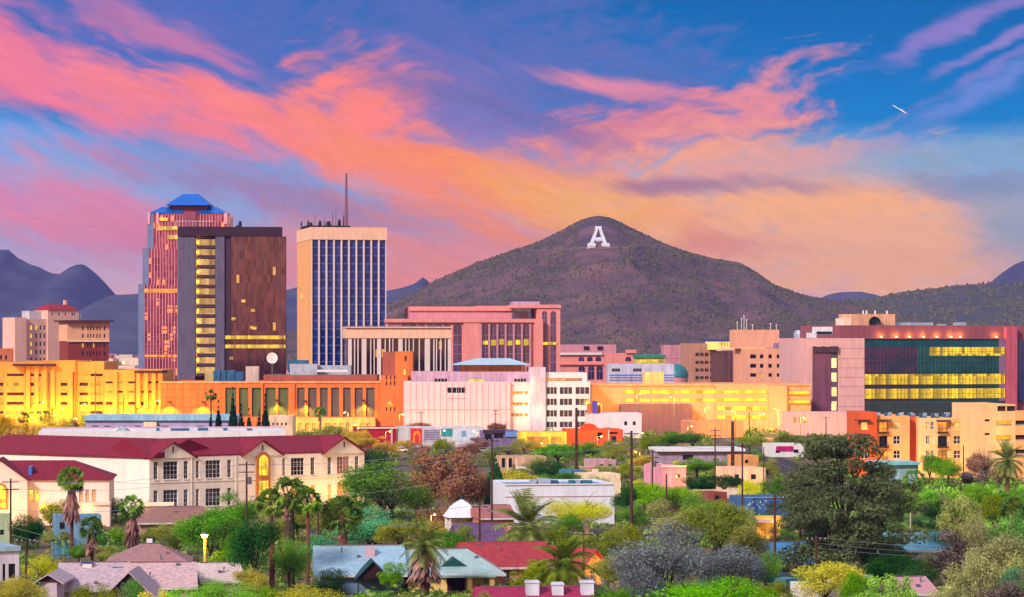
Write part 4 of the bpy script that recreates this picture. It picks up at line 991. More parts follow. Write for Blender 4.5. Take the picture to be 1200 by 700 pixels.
MB().box(fr, fr.u(188), fr.u(446), .02, .4, fr.z(449.2), fr.z(447)).build('coping', mat('peach_coping', (240, 160, 110)), b)
for x in (306, 343): MB().box(fr, fr.u(x), fr.u(x + 2.4), .02, .5, 0, fr.z(449.3)).build('pier', og, b)
jt = MB()
for x in list(range(196, 262, 9)): jt.box(fr, fr.u(x), fr.u(x) + .12, .005, .05, 0, fr.z(449.5))
for y in (456, 466, 477, 490): jt.box(fr, 0, fr.u(262), .006, .055, fr.z(y + .4), fr.z(y))
jt.build('panel_joints', mat('rust_joint', (176, 84, 40)), b)
arc = mat('yellow_render', (240, 196, 110), .85)
f2 = fr.off(3); ar = [(fr.u(350 + i * 8), fr.u(355 + i * 8), .1, fr.z(496)) for i in range(11)]
block(b, f2, 345, 440, 489.5, None, 2.9, arc, ar, M['roofg'], th=.5, par=.3, name='arcade')
for (x, y, pw_) in ((199, 473, 1500), (238, 473, 1500), (324.5, 471, 1300), (358, 472, 1300), (426, 471, 1300), (457, 471, 1300)):
    p = fr.p(fr.u(x), 1.9, fr.z(y)); k = MB().box(fr, fr.u(x) - .4, fr.u(x) + .4, .05, 1.6, fr.z(y) + .3, fr.z(y) + .8); k.build('floodlight', M['dmetal'], b)
    lamp(loc=p, power=pw_ * 5.5, col=(1, .62, .03), parent=b, rad=.25, name='floodlight_bulb', spot=125)
for x in (350, 372, 396, 420): lamp(loc=f2.p(f2.u(x), 3, 3), power=420, col=(1, .55, .03), parent=b, name='arcade_lamp')
ft = fr.off(2); tw = [(ft.u(a), ft.u(a + 1.8), ft.z(y + 5), ft.z(y)) for a in (452, 457, 461.5) for y in (440, 447, 477)]
block(b, ft, 446, 478, 440, None, 16, og, tw, None, th=.5, name='tower_base', roof=False)
for o in tw: window(b, ft, o, M['dglass'], og, 1, 1, .1, dep=-.4)
MB().box(ft, ft.u(448), ft.u(463), -14, -2, ft.z(440), ft.z(412.6)).build('tower', ogd, b)
MB().box(ft, ft.u(463.02), ft.u(483.5), -14.2, -1.5, ft.z(440), ft.z(412)).build('tower', og, b)
MB().box(ft, ft.u(472.5), ft.u(475.5), -1.49, -1.3, ft.z(439), ft.z(433)).build('window', M['litw'], b); MB().box(ft, ft.u(474), ft.u(475.8), -1.49, -1.3, ft.z(423), ft.z(417)).build('window', M['dglass'], b)
MB().box(ft, ft.u(478.02), ft.u(483.5), -14, -1.5, 0, ft.z(440)).build('tower_base', og, b)
fo = fr.off(-16)      # plant on its roof
for xa, xb, yt, yb, m_ in ((240, 250, 436, 447, M['litw']), (250, 258, 434.5, 447, M['hvacb']), (259, 265, 435, 447, M['hvacb']), (266, 275, 435, 447, M['hvacb']), (276, 285, 436.5, 447, M['hvacb']), (288, 303, 430, 447, mat('cream_plant', (214, 190, 180))), (320, 330, 439, 447, M['metal']), (337, 361, 422.5, 434, M['hvacb'])):
    if m_ is M['litw']: m_ = mat('sand_plant', (190, 170, 120))
    k = MB().box(fo, fo.u(xa), fo.u(xb), -4, 0, fo.z(yb + 3), fo.z(yt)); k.build('roof_unit', m_, b)
MB().box(fo.off(-4), fo.u(338), fo.u(410), -10, 0, fo.z(441), fo.z(429)).build('roof_hood', M['hvac'], b)
MB().box(fo, fo.u(340), fo.u(372), -3.9, 1.2, fo.z(441), fo.z(427)).build('roof_hood', M['hvac'], b)
MB().box(fo.off(2), fo.u(372), fo.u(408), -1, 0, fo.z(436.5), fo.z(434)).build('vent_louvre', M['white'], b)
c = fo.p(fo.u(319.5), 2, fo.z(420)); dsh = emp('satellite_dish', c - Vector((0, 0, 8)), 'round white satellite dish standing on the orange museum roof', 'satellite dish')
k = MB(); k.lathe((0, 0, 0), [(.02, 0), (1.1, .12), (2.0, .42), (2.0, .5), (1.0, .25), (.02, .12)], 20); k.v = [(c.x + v[0], c.y - v[2] , c.z + v[1]) for v in k.v]; k.build('dish', M['white'], dsh)
k = MB(); k.tube(c + Vector((0, .1, 0)), c + Vector((0, .5, -8)), .2, .3, 6).tube(c + Vector((0, 0, -1.9)), c + Vector((0, -1.6, 0)), .06, .06, 4); k.build('mount', M['metal'], dsh)

# ---------- pale pink office with right wing of ribbon windows
fr = Fr.px(475, 1000, 692, 1004); op_ = mat('pale_orchid_panel', (242, 204, 208), .8, var=.05, scale=.2); wh = mat('white_render', (232, 222, 230), .8, var=.05)
b = emp('office_building', ctr(fr, 30), 'pale pink windowless office block with white wing of ribbon windows', 'office building')
o1 = ops_px(fr, [(524, 546)], [(454, 461)]); block(b, fr, 475, 598, 447.5, None, 26, op_, o1, M['roofg'])
for o in o1: window(b, fr, o, M['dglass'], M['white'], 4, 1, .12)
jt = MB()
for x in range(481, 598, 7): jt.box(fr, fr.u(x), fr.u(x) + .14, .005, .06, 0, fr.z(448.5))
for (xa, xb, y) in ((475, 598, 480), (524, 546, 467)): jt.box(fr, fr.u(xa), fr.u(xb), .005, .1, fr.z(y + .6), fr.z(y))
jt.build('panel_joints', mat('orchid_joint', (196, 146, 164)), b)
f2 = fr.off(-6); o2 = ops_px(f2, [(509, 524.5), (549, 567), (602.5, 617)], [(444, 448.8)])
block(b, f2, 484, 621, 436, 449, 22, mat('orchid_penthouse', (216, 172, 198)), o2, M['roofg'])
for i, o in enumerate(o2): window(b, f2, o, M['litw'] if i == 1 else M['dglass'], M['white'], 4, 1, .12)
f3 = fr.off(-1.5); o3 = ops_px(f3, [(598.5, 619)], [(458.5, 463), (471.5, 476), (484.5, 489)])
block(b, f3, 598.2, 621, 448, None, 18, op_, o3, None, roof=False, name='bay')
for o in o3: window(b, f3, o, M['lito'], M['white'], 4, 1, .12)
for y in (462, 475, 488): lamp(loc=f3.p(f3.u(614), 2.2, f3.z(y)), power=420, col=(1, .7, .2), parent=b, name='balcony_lamp')
f4 = fr.off(1); block(b, f4, 621.2, 639.3, 430.5, None, 18, mat('lavender_pier', (222, 200, 222)), [], M['roofg'], name='stair_tower')
lamp(loc=f4.p(f4.u(626), 3, f4.z(452)), power=500, col=(1, .72, .2), parent=b, name='wall_lamp'); lamp(loc=f4.p(f4.u(632), 3, f4.z(482)), power=500, col=(1, .72, .2), parent=b, name='wall_lamp')
cols_ = [(640.5, 644.5), (645, 648.5), (649, 652.5), (656, 660.5), (661, 665.5), (666, 670.5), (674.5, 679.5), (680, 685), (685.5, 690.5)]
o5 = ops_px(fr, cols_, [(454, 462), (467.5, 475), (481, 488.5), (494.5, 501)]); block(b, fr, 639.5, 691.7, 447.5, None, 18, wh, o5, None, roof=False, name='wing_wall')
for o in o5: window(b, fr, o, mat('brown_glass', (74, 60, 66), .15, spec=.7, var=.2), mat('bronze_frame', (90, 70, 80)), 1, 2, .12)
f6 = fr.off(-.5); o6 = ops_px(f6, [(640.5, 682)], [(443.5, 446.8)]); block(b, f6, 639.5, 687.5, 437, 447.5, 17, wh, o6, M['roofg'], name='top_storey')
for o in o6: window(b, f6, o, M['lito'], MATS['bronze_frame'], 9, 1, .1)
f7 = fr.off(-10)
for x in (482, 505, 530, 556, 582): lamp(x, 498, 994, 700, (1, .5, .12), b, name='wall_lamp', rad=.4)
MB().box(f7, f7.u(540), f7.u(612), -14, 0, f7.z(440), f7.z(427)).build('pavilion_wall', mat('orange_pavilion', (226, 136, 70)), b)
u0, u1 = f7.u(530), f7.u(622); z0, z1 = f7.z(428), f7.z(420.3); pr = MB()
A = [f7.p(u0, 3, z0), f7.p(u1, 3, z0), f7.p(u1, -17, z0), f7.p(u0, -17, z0)]; T = [f7.p(u0 + 9, -5, z1), f7.p(u1 - 7, -5, z1), f7.p(u1 - 7, -9, z1), f7.p(u0 + 9, -9, z1)]
for i in range(4): pr.face((A[i], A[(i + 1) % 4], T[(i + 1) % 4], T[i]))
pr.face(T); pr.face(A[::-1]); pr.build('pavilion_roof', mat('pale_blue_metal_roof', (176, 206, 222), .4, .1, var=.05), b)

# ---------- lilac sheds and arcaded hall behind the school
fr = Fr.px(100, 900, 276, 900)
b = emp('warehouse', ctr(fr, 10), 'long low lilac warehouse with pale blue roof edge behind the school', 'warehouse')
MB().box(fr, fr.u(100), fr.u(276), -18, 0, 0, fr.z(493)).build('wall', mat('lilac_wall', (176, 160, 206), .8, var=.06), b)
MB().box(fr, fr.u(99), fr.u(277), -19, 1, fr.z(492.9), fr.z(487)).build('roof', mat('powder_blue_roof', (150, 196, 226), .6), b)
MB().box(fr, fr.u(169), fr.u(184), .02, 1.5, 0, fr.z(494.5)).build('entrance_bay', M['cream'], b)
for x in (204, 242): MB().box(fr, fr.u(x), fr.u(x + 26), .02, .3, fr.z(503), fr.z(498.5)).build('shutter', mat('blue_shutter', (150, 176, 220)), b)
for i, x in enumerate((108, 122, 140, 158, 190, 232, 256)): MB().box(fr, fr.u(x), fr.u(x + 7), .02, .2, fr.z(505), fr.z(499)).build('window', M['bglass'], b)
fr = Fr.px(310, 930, 343, 930); b = emp('hall', ctr(fr, 5), 'small cream hall with a row of round windows beside the cypresses', 'hall')
op = ops_px(fr, [(314, 316.5), (319, 321.5), (324, 326.5), (329, 331.5), (334, 336.5)], [(495.5, 499)]); block(b, fr, 310, 343, 487.5, None, 14, mat('warm_cream', (240, 206, 176)), op, M['roofg'])
for o in op: window(b, fr, o, M['dglass'], M['cream'], 1, 1, .1)

# ---------- the school: rotated front with three gables, plain left wing, low front hall
ck = mat('school_stucco', (250, 234, 220), .85, var=.05, scale=.25, streak=True); trim = mat('school_trim', (250, 236, 220), .8, var=.04)
rt_ = tiles('maroon_roof_tile', (150, 34, 56), (84, 16, 38), 2.4); sash = mat('white_sash', (226, 210, 206), .6)
fr = Fr.px(175, 528, 427, 556); fr.Y = 542
UL = fr.u(427); ZE, ZR = 10.8, 13.7
b = emp('school', ctr(fr, UL / 2, -8), 'cream two storey school with maroon tiled roof and three gables', 'school')
def ucol(a, c): return (fr.u(a), fr.u(c))
colsL = [(180, 185), (191.5, 208.5), (215.5, 220.5), (229.5, 233.5), (241, 258.5), (266.5, 271)]
colsR = [(331, 334.5), (341, 356.5), (364, 369), (384, 388.5), (395, 409.5), (416, 420.5)]
ops = [ucol(*c) + (6.75, 10.0) for c in colsL + colsR] + [ucol(*c) + (1.6, 4.8) for c in colsL + colsR]
sl = MB(); D = 18
sl.slab(fr, 0, UL, 0, ZE, ops, .35); sl.box(fr, 0, UL, -D, -.352, 0, ZE); sl.build('wall', ck, b)
for i, o in enumerate(ops):
    wd_ = o[1] - o[0]; pane = M['dglass'] if i < 8 or i > 14 else M['bglass']
    if i in (10,): pane = emit('rose_lit_room', (220, 110, 90), .5)
    if i in (18, 19, 20, 21, 22, 23): pane = M['lito']
    window(b, fr, o, pane, sash, 4 if wd_ > 1.6 else 2, 4 if wd_ > 1.6 else 4, .065, split=True)
    MB().box(fr, o[0] - .12, o[1] + .12, .003, .14, o[2] - .16, o[2] - .01).build('sill', trim, b)
MB().box(fr, 0, UL, .004, .1, 6.1, 6.3).build('string_course', trim, b)
def gable_prism(f, u0, u1, ze, zr, d0, d1, th, m_, name, par, ov=.4):
    """roof with its ridge along d (out of the wall)"""
    c = (u0 + u1) / 2; sl_ = (zr - ze) / (c - u0); k = MB()
    a, e = (u0 - ov, ze - ov * sl_), (u1 + ov, ze - ov * sl_)
    k.ext(f, [a, (c, zr), (c, zr + th), (a[0], a[1] + th)], d0, d1); k.ext(f, [(c, zr), e, (e[0], e[1] + th), (c, zr + th)], d0, d1)
    return k.build(name, m_, par)
def long_roof(f, u0, u1, ze, zr, dfront, dback, th, m_, par, name='roof', ov=.5, hip=(0, 0)):
    """roof with its ridge along u; hip = inset of the ridge at either end"""
    c = (dfront + dback) / 2; k = MB(); sl_ = (zr - ze) / (dfront - c); o = ov
    A = [f.p(u0 - o, dfront + o, ze - o * sl_), f.p(u1 + o, dfront + o, ze - o * sl_), f.p(u1 + o, dback - o, ze - o * sl_), f.p(u0 - o, dback - o, ze - o * sl_)]
    r0, r1 = f.p(u0 + hip[0] - (o if not hip[0] else 0), c, zr), f.p(u1 - hip[1] + (o if not hip[1] else 0), c, zr)
    up = Vector((0, 0, th))
    k.face((A[0] + up, A[1] + up, r1 + up, r0 + up)); k.face((A[2] + up, A[3] + up, r0 + up, r1 + up)); k.face((A[1] + up, A[2] + up, r1 + up)); k.face((A[3] + up, A[0] + up, r0 + up))
    for i in range(4): k.face((A[i], A[(i + 1) % 4], A[(i + 1) % 4] + up, A[i] + up))
    k.face(A[::-1])
    return k.build(name, m_, par)
long_roof(fr, 0, UL, ZE + .05, ZR, 0, -D, .22, rt_, b, ov=.08)
for (xa, xb, za) in ((175.5, 228.5, 13.35), (284, 330, 13.3), (378, 427, 13.5)):
    a, c = fr.u(xa), fr.u(xb); k = MB(); k.ext(fr, [(a, ZE - .2), (c, ZE - .2), ((a + c) / 2, za)], -4, .2); k.build('gable', ck, b)
    gable_prism(fr, a, c, ZE - .1, za + .1, -8 if xa > 200 else -5, .75, .2, rt_, 'gable_roof', b, ov=.3)
    m_ = (a + c) / 2; MB().box(fr, m_ - .12, m_ + .12, .21, .28, za - 1.7, za - .7).build('gable_slit', M['dmetal'], b)
# stone framed arched entrance window of the middle gable
a, c = fr.u(299.5), fr.u(316); mid = (a + c) / 2; r = (c - a) / 2
os_ = mat('ochre_stone_surround', (206, 130, 70), .85, var=.15, scale=1.5)
def archpoly(mid, r, z0, zs, n=10): return [(mid - r, z0), (mid + r, z0)] + [(mid + r * math.cos(t), zs + r * math.sin(t) * 1.15) for t in [math.pi * k / n for k in range(n + 1)]]
k = MB(); k.ext(fr, archpoly(mid, r, 2.2, 9.6), .02, .35); ent = k.build('window_surround', os_, b)
k = MB(); k.ext(fr, archpoly(mid, r * .62, 6.9, 9.6), .36, .42); k.build('arched_pane', emit('yellow_hall_light', (255, 208, 50), 1.5, cell=(.8, .8)), ent)
k = MB(); k.ext(fr, [(mid - r * .62, 2.6), (mid + r * .62, 2.6), (mid + r * .62, 5.9), (mid - r * .62, 5.9)], .36, .42); k.build('door_pane', emit('yellow_hall_light', (255, 208, 50), 1.5), ent)
for i in (-1, 1):
    MB().box(fr, mid + i * r * .3 - .05, mid + i * r * .3 + .05, .43, .5, 2.6, 10.4).build('glazing_bar', os_, ent)
for (px_, zz, pw_) in ((340, 3.4, 500), (372, 3.2, 600), (400, 3.0, 700), (430, 3.2, 600), (308, 3, 300)): 
    lamp(loc=fr.p(fr.u(px_), 4, zz), power=pw_, col=(1, .55, .1), parent=b, rad=.4, name='entrance_lamp')
for px_ in (235, 258):    # downpipes
    MB().tube(fr.p(fr.u(276 if px_ > 240 else 224), .12, 0), fr.p(fr.u(276 if px_ > 240 else 224), .12, ZE), .07, .07, 5).build('downpipe', trim, b)
# left wing
fl = Fr.px(-30, 556, 174.5, 528.5); fl.Y = 540; UW = fl.u(174.5)
k = MB(); ow = [(fl.u(-8), fl.u(6), 8.2, 9.6)]; k.slab(fl, 0, UW, 0, ZE, ow, .35); k.box(fl, 0, UW, -D, -.352, 0, ZE); k.build('wing_wall', mat('school_stucco_side', (244, 228, 216), .85, var=.05, scale=.25), b)  # wing stucco slightly darker, its shading put into the colour
window(b, fl, ow[0], M['lito'], sash, 4, 1, .08)
MB().box(fl, 0, UW, .004, .1, 6.1, 6.3).build('string_course', trim, b)
long_roof(fl, 0, UW + 1, ZE + .05, ZR + .02, 0, -D, .22, rt_, b, name='wing_roof')
# flat roofed rear block
fb = fr.off(-26); fb = Fr.px(45, 600, 335, 606); fb.Y = 603
MB().box(fb, 0, fb.u(335), -20, 0, 0, fb.z(505.5)).build('rear_block', M['white'], b)
MB().box(fb, -.1, fb.u(335) + .1, -20.1, -19.5, fb.z(505.5), fb.z(503.5)).build('parapet', M['lilac'], b)
for x, w_, h_ in ((138, 9, 5), (183, 4, 3), (200, 22, 2.4), (232, 12, 3), (262, 5, 2.6), (290, 6, 2)):
    MB().box(fb, fb.u(x), fb.u(x + w_), -6, -2, fb.z(506), fb.z(505.5 - h_)).build('roof_unit', M['hvacb'] if x > 150 else M['hvac'], b)
k = MB(); p0, p1, p2 = fb.p(fb.u(133), -4, fb.z(506)), fb.p(fb.u(142), -4, fb.z(501)), fb.p(fb.u(160), -4, fb.z(507)); k.tube(p0, p1, .25, .25, 5).tube(p1, p2, .25, .25, 5); k.build('roof_skylight_frame', M['white'], b)
# front hall with hipped roof
ff = Fr.px(-40, 503, 128, 505); ff.Y = 504; UF = ff.u(128); ek = ff.z(561.5)
b2 = emp('school_hall', ctr(ff, UF * .7, -6), 'single storey cream school hall with hipped maroon roof and lit yellow windows', 'hall')
pkw = mat('rosy_stucco', (248, 218, 204), .85, var=.05, scale=.3)
op = ops_px(ff, [(26, 31), (34, 39), (41, 46), (92.5, 97.5), (100, 104.5), (107.5, 112.5)], [(574, 588.5)])
k = MB(); k.slab(ff, 0, UF, 0, ek, op, .35); k.box(ff, 0, UF, -16, -.352, 0, ek); k.build('wall', pkw, b2)
for i, o in enumerate(op): window(b2, ff, o, emit('gold_lit_room', (255, 200, 60), 1.7, cell=(.6, .9)) if i < 3 else M['lito'], sash, 2, 4, .08, split=True)
long_roof(ff, 0, UF, ek, ff.z(540) - .45, 0, -16, .2, rt_, b2, hip=(0, 6.5))
g0, g1 = ff.u(-34), ff.u(33); k = MB(); zt_ = ff.z(541) + .4; k.ext(ff, [(g0, 0), (g1, 0), (g1, ek), ((g0 + g1) / 2, zt_), (g0, ek)], .01, 2.0); k.build('gable_wall', pkw, b2)
gable_prism(ff, g0, g1, ek - .1, zt_ + .05, -7, 2.5, .2, rt_, 'gable_roof', b2, ov=.3)
mid = ff.u(1.5); f9 = ff.off(2.01); k = MB(); k.ext(f9, archpoly(mid, 1.3, 3.0, 6.0), 0, .2); e_ = k.build('window_surround', os_, b2); k = MB(); k.ext(f9, archpoly(mid, .95, 3.2, 6.0), .21, .26); k.build('arched_pane', MATS['yellow_hall_light'], e_)
MB().box(ff, ff.u(32.5), ff.u(36.5), -6.0, -1.2, ek + .1, ek + 2.1).build('roof_hatch', mat('blue_roof_strip', (80, 120, 200), .5), b2)
f3 = ff.off(4); MB().box(f3, f3.u(64), f3.u(128.5), -3.9, 0, 0, f3.z(591)).build('porch', pkw, b2); MB().box(f3, f3.u(63.5), f3.u(129), -3.95, .3, f3.z(591), f3.z(588.5)).build('porch_roof', M['cream'], b2)
for (x, pw_) in ((52, 900), (8, 500), (104, 200)): lamp(loc=ff.p(ff.u(x), 4.5, 3.4), power=pw_, col=(1, .48, .06), parent=b2, rad=.4, name='porch_lamp')

# ---------- orange apartment house and tan garage at the right
fr = Fr.px(1007, 680, 1150, 682); fr.Y = 681
oj = mat('bright_orange_stucco', (226, 96, 46), .85, var=.07); ap = mat('apricot_stucco', (242, 176, 112), .85, var=.06); sn = mat('sand_stucco', (240, 196, 140), .85, var=.06)
b = emp('apartment_building', ctr(fr, 14), 'four storey apricot and orange apartment house with balconies and iron railings', 'apartment building')
RW = [(494.5, 503.5), (511, 520.5), (528, 537.5)]
def bay(xa, xb, yt, off, m_, wins, bal=()):
    f = fr.off(off); f.Y = 681; op = ops_px(f, wins, RW) if wins else []; opb = [(f.u(a), f.u(c), f.z(q + 3.2), f.z(p)) for (a, c) in bal for (p, q) in RW]
    block(b, f, xa, xb, yt, None, 16, m_, op + opb, M['roofg'], th=.5)
    for i, o in enumerate(op): window(b, f, o, M['dglass'] if (i % 3) else M['litw'], M['white'], 2, 2, .1, dep=-.3)
    for i, o in enumerate(opb):
        window(b, f, o, M['lito'] if i % 2 == 0 else M['dglass'], mat('dark_frame', (60, 40, 44)), 2, 1, .1, dep=-.42, name='balcony_door')
        k = MB(); k.box(f, o[0] - .2, o[1] + .2, .005, 1.0, o[2] - .2, o[2]); k.box(f, o[0] - .2, o[1] + .2, .94, 1.0, o[2] + .95, o[2] + 1.02)
        n_ = 12
        for j in range(n_ + 1): uu = o[0] - .2 + (o[1] - o[0] + .36) * j / n_; k.box(f, uu, uu + .04, .95, .99, o[2], o[2] + .95)
        k.build('balcony', M['dmetal'], b)
    return f
bay(1007, 1027.5, 483, 1.2, oj, [(1009, 1017)])
bay(1027.6, 1066, 487.5, 0, ap, [(1047, 1055)], [(1030.5, 1040)])
bay(1066.1, 1076, 489, -2.5, oj, [])
bay(1076.1, 1114.5, 490, .2, sn, [(1085, 1089), (1090.5, 1094.5)], [(1099, 1110)])
bay(1114.6, 1136.5, 491, .9, ap, [(1117.5, 1126)])
bay(1136.6, 1151, 489, -2, oj, [(1141, 1145), (1147, 1149.5)])
for xa, xb, y in ((1001, 1018, 492.7), (1027, 1043, 492.7), (1097, 1112, 493.5), (1003, 1018, 509.5)): MB().box(fr, fr.u(xa), fr.u(xb), .2, 2.4, fr.z(y), fr.z(y - 1.2)).build('awning', mat('brown_awning', (96, 60, 60)), b)
rnd = random.Random(5)
for i in range(26):
    x = 1030 + i * 4.6; k = MB().box(fr, fr.u(x), fr.u(x + 3), -8 - (i % 3) * 2, -6.6 - (i % 3) * 2, fr.z(492), fr.z(486.5 - rnd.random() * 2)); k.build('roof_condenser', M['hvac'] if i % 3 else M['hvacb'], b)
for x in (1018, 1044, 1072, 1100, 1128, 1150): lamp(loc=fr.p(fr.u(x), 5, 3.5), power=620, col=(1, .45, .04), parent=b, name='entrance_lamp', rad=.5)
f8 = Fr.px(1151, 665, 1240, 668); f8.Y = 666
b = emp('parking_garage', ctr(f8, 10), 'tan stucco parking garage with open decks right of the orange apartments', 'parking garage')
op = [(f8.u(a), f8.u(c), f8.z(q), f8.z(p)) for (p, q) in ((493, 499), (510, 516.5), (527, 533)) for (a, c) in ((1167, 1186), (1190, 1212))] + [(f8.u(1169), f8.u(1179), f8.z(482), f8.z(476)), (f8.u(1180), f8.u(1190), f8.z(482), f8.z(476))] + [(f8.u(1154), f8.u(1160), f8.z(494), f8.z(491.5)), (f8.u(1154), f8.u(1160), f8.z(510), f8.z(507.5))]
block(b, f8, 1151, 1190, 474, None, 22, sn, [o for o in op if o[1] < f8.u(1191)], M['roofg'], th=.5)
block(b, f8, 1190.1, 1240, 484, None, 22, ap, [o for o in op if o[0] > f8.u(1189)], M['roofg'], th=.5, name='deck_wall')
for y in (500, 516): lamp(loc=f8.p(f8.u(1172), 4, f8.z(y)), power=260, col=(1, .5, .06), parent=b, name='deck_lamp')
for (a, c, q, p) in op: MB().box(f8, a, c, -.49, -.47, q, p).build('deck_opening', MATS['deck_shade'] if int(a * 3) % 3 else MATS['deck_gold'], b)  # painted shade and glowing panels fill these openings too
for (a, c, q, p) in op[:6]: MB().box(f8, a, c, -.45, -.2, q, q + .3).build('deck_kerb', M['roofg'], b)

# ---------- low shops and sheds between school and downtown
def shed(px0, px1, yt, Y, wm, label, cat='building', D=12, wins=(), rm=None, roof_c=None, name='shop_building', par=.5, winm=None, door=None, dY=1.5, group=None):
    f = Fr.px(px0, Y, px1, Y + dY); b_ = emp(name, ctr(f, f.u((px0 + px1) / 2)), label, cat, group)
    op = [(f.u(a), f.u(c), f.z(q), f.z(p)) for (a, c, p, q) in wins]
    block(b_, f, px0, px1, yt, None, D, wm, op, rm or M['roofg'], par=par, th=.3)
    for i, o in enumerate(op): window(b_, f, o, winm or M['dglass'], M['dmetal'], 2, 1, .08, dep=-.22)
    return b_, f
red = mat('crimson_wall', (170, 20, 52), .8, var=.1)
b, f = shed(418, 464.5, 501.5, 870, red, 'flat roofed crimson warehouse with blank walls', D=14, name='warehouse', cat='warehouse')
MB().box(f, f.u(418), f.u(465), .02, .4, f.z(502.4), f.z(501)).build('coping', M['white'], b); MB().box(f, f.u(458), f.u(460), .02, .3, 0, f.z(502.6)).build('downpipe', M['lilac'], b)
b, f = shed(466, 566, 501, 872, mat('grey_white_render', (200, 200, 214), var=.1), 'long pale shop row covered in colourful painted murals', 'shop row', D=14)
mr = MB().box(f, f.u(481), f.u(494.5), .01, .12, f.z(521), f.z(502)); o_ = mr.build('mural', mat('red_mural', (220, 52, 60)), b)
k = MB(); k.ext(f, [(f.u(484), f.z(521)), (f.u(492.5), f.z(521)), (f.u(492.5), f.z(508)), (f.u(490.5), f.z(505)), (f.u(487), f.z(505)), (f.u(484), f.z(508))], .13, .18); k.build('painted_arch', mat('orange_mural', (240, 140, 50)), o_)
k = MB(); k.ext(f, [(f.u(486), f.z(520)), (f.u(490.8), f.z(520)), (f.u(490.8), f.z(511)), (f.u(488.4), f.z(508)), (f.u(486), f.z(511))], .19, .22); k.build('painted_arch', MATS['red_mural'], o_)
MB().box(f, f.u(517), f.u(530), .01, .12, f.z(511.5), f.z(502.5)).build('mural', mat('teal_mural', (40, 150, 166), var=.15), b)
o_ = MB().box(f, f.u(496), f.u(516), .01, .12, f.z(518), f.z(503)).build('mural', mat('lilac_mural', (180, 170, 206), var=.2, scale=1), b)
k = MB()
for i in range(6): k.box(f, f.u(497), f.u(515), .13, .16, f.z(505.4 + i * 2), f.z(504.6 + i * 2))
k.build('painted_stripes', mat('slate_stripe', (90, 90, 130)), o_)
MB().box(f, f.u(531), f.u(560), .01, .12, f.z(517), f.z(503)).build('mural', mat('pale_blue_mural', (200, 216, 240), var=.1, scale=1), b)
k = MB(); k.box(f, f.u(541), f.u(546), .13, .2, f.z(512), f.z(505)).box(f, f.u(552), f.u(558), .13, .2, f.z(517), f.z(513)); k.build('painted_blocks', mat('steel_blue', (120, 156, 200)), b)
b, f = shed(566, 608, 505, 866, mat('violet_wall', (120, 104, 160)), 'small violet shops with dark signs between mural row and yellow shop', D=12, wins=[(568, 576, 509, 516), (579, 590, 508, 514)])
MB().box(f, f.u(592), f.u(607), .02, .5, f.z(512), f.z(506)).build('sign_panel', mat('sky_blue_panel', (110, 150, 224)), b); MB().box(f, f.u(566), f.u(591), .02, .5, f.z(507.5), f.z(504)).build('fascia', mat('dark_fascia', (60, 44, 70)), b)
b, f = shed(609, 664, 506.5, 860, mat('golden_wall', (244, 190, 70)), 'golden yellow lit shop with open dark shopfront', wins=[(618, 642, 512, 519), (646, 658, 512, 519)], winm=M['lito'])
for x in (616, 640, 662): lamp(loc=f.p(f.u(x), 3, 4.5), power=500, col=(1, .6, .1), parent=b, name='shop_lamp')
b, f = shed(664.5, 730, 503.5, 884, mat('tangerine_wall', (236, 96, 34)), 'tangerine restaurant with a small round gable and white framed openings', 'restaurant', D=14, wins=[(700, 706, 507, 514), (712, 724, 506.5, 509), (716, 722, 511, 519)])
k = MB(); uu = f.u(690); k.ext(f, [(uu - 2.8, f.z(504))] + [(uu + 2.8 * math.cos(t), f.z(503.8) + 2.0 * math.sin(t)) for t in [math.pi * q / 8 for q in range(9)]], -.3, .2); k.build('round_gable', mat('orange_red_wall', (240, 70, 30)), b)
MB().box(f, f.u(714), f.u(727), .02, .2, f.z(520.5), f.z(519)).build('step', M['white'], b); MB().box(f, f.u(712.6), f.u(714), .02, .3, 0, f.z(504)).build('pilaster', M['cream'], b)
for x in (676, 694): lamp(loc=f.p(f.u(x), 3.5, 5), power=400, col=(1, .5, .1), parent=b, name='shop_lamp')
b, f = shed(692, 752, 484.5, 958, wh, 'white two storey shop with two small square windows under the plum hall', D=14, wins=[(731.5, 735, 494, 498.5), (741.5, 745, 494, 498.5)])
MB().box(f, f.u(694), f.u(700), .02, .4, f.z(484), f.z(470)).build('sign_pylon', mat('sign_violet', (110, 90, 190)), b)
MB().box(f.off(-2), f.u(692), f.u(704), -8, 0, f.z(486), f.z(474)).build('upper_room', mat('sunset_orange_wall', (240, 120, 50)), b)
b, f = shed(770, 872, 529, 760, mat('lilac_shed_wall', (170, 150, 176)), 'long flat white roofed shed with deep dark canopy', 'shed', D=16, par=.2, wins=[(800, 812, 533, 539)], name='shed')
MB().box(f, f.u(768), f.u(873), -16.5, 1.4, f.z(529), f.z(526)).build('canopy_roof', M['white'], b)
b, f = shed(775, 804, 546.5, 622, mat('pink_wall', (236, 160, 178)), 'small pink flat roofed house with whitewashed parapet', 'house', wins=[(792, 797, 556, 560)], name='house')
MB().box(f, f.u(774.5), f.u(804.5), .02, .25, f.z(547.6), f.z(545.8)).build('coping', M['white'], b)
lamp(loc=f.p(f.u(800), 4, 2.6), power=900, parent=b, name='porch_lamp')
b, f = shed(684, 727, 555.5, 596, mat('butter_wall', (244, 222, 186)), 'butter coloured low house with sloping end wall behind the white warehouse', 'house', D=9, name='house')
k = MB(); k.ext(f, [(f.u(709), f.z(556)), (f.u(719), f.z(556)), (f.u(727), f.z(564)), (f.u(727), 0), (f.u(709), 0)], .02, .5); k.build('sloped_wall', MATS['butter_wall'], b); MB().box(f, f.u(700), f.u(705), -5, -3, f.z(556), f.z(551)).build('chimney', M['cream'], b)
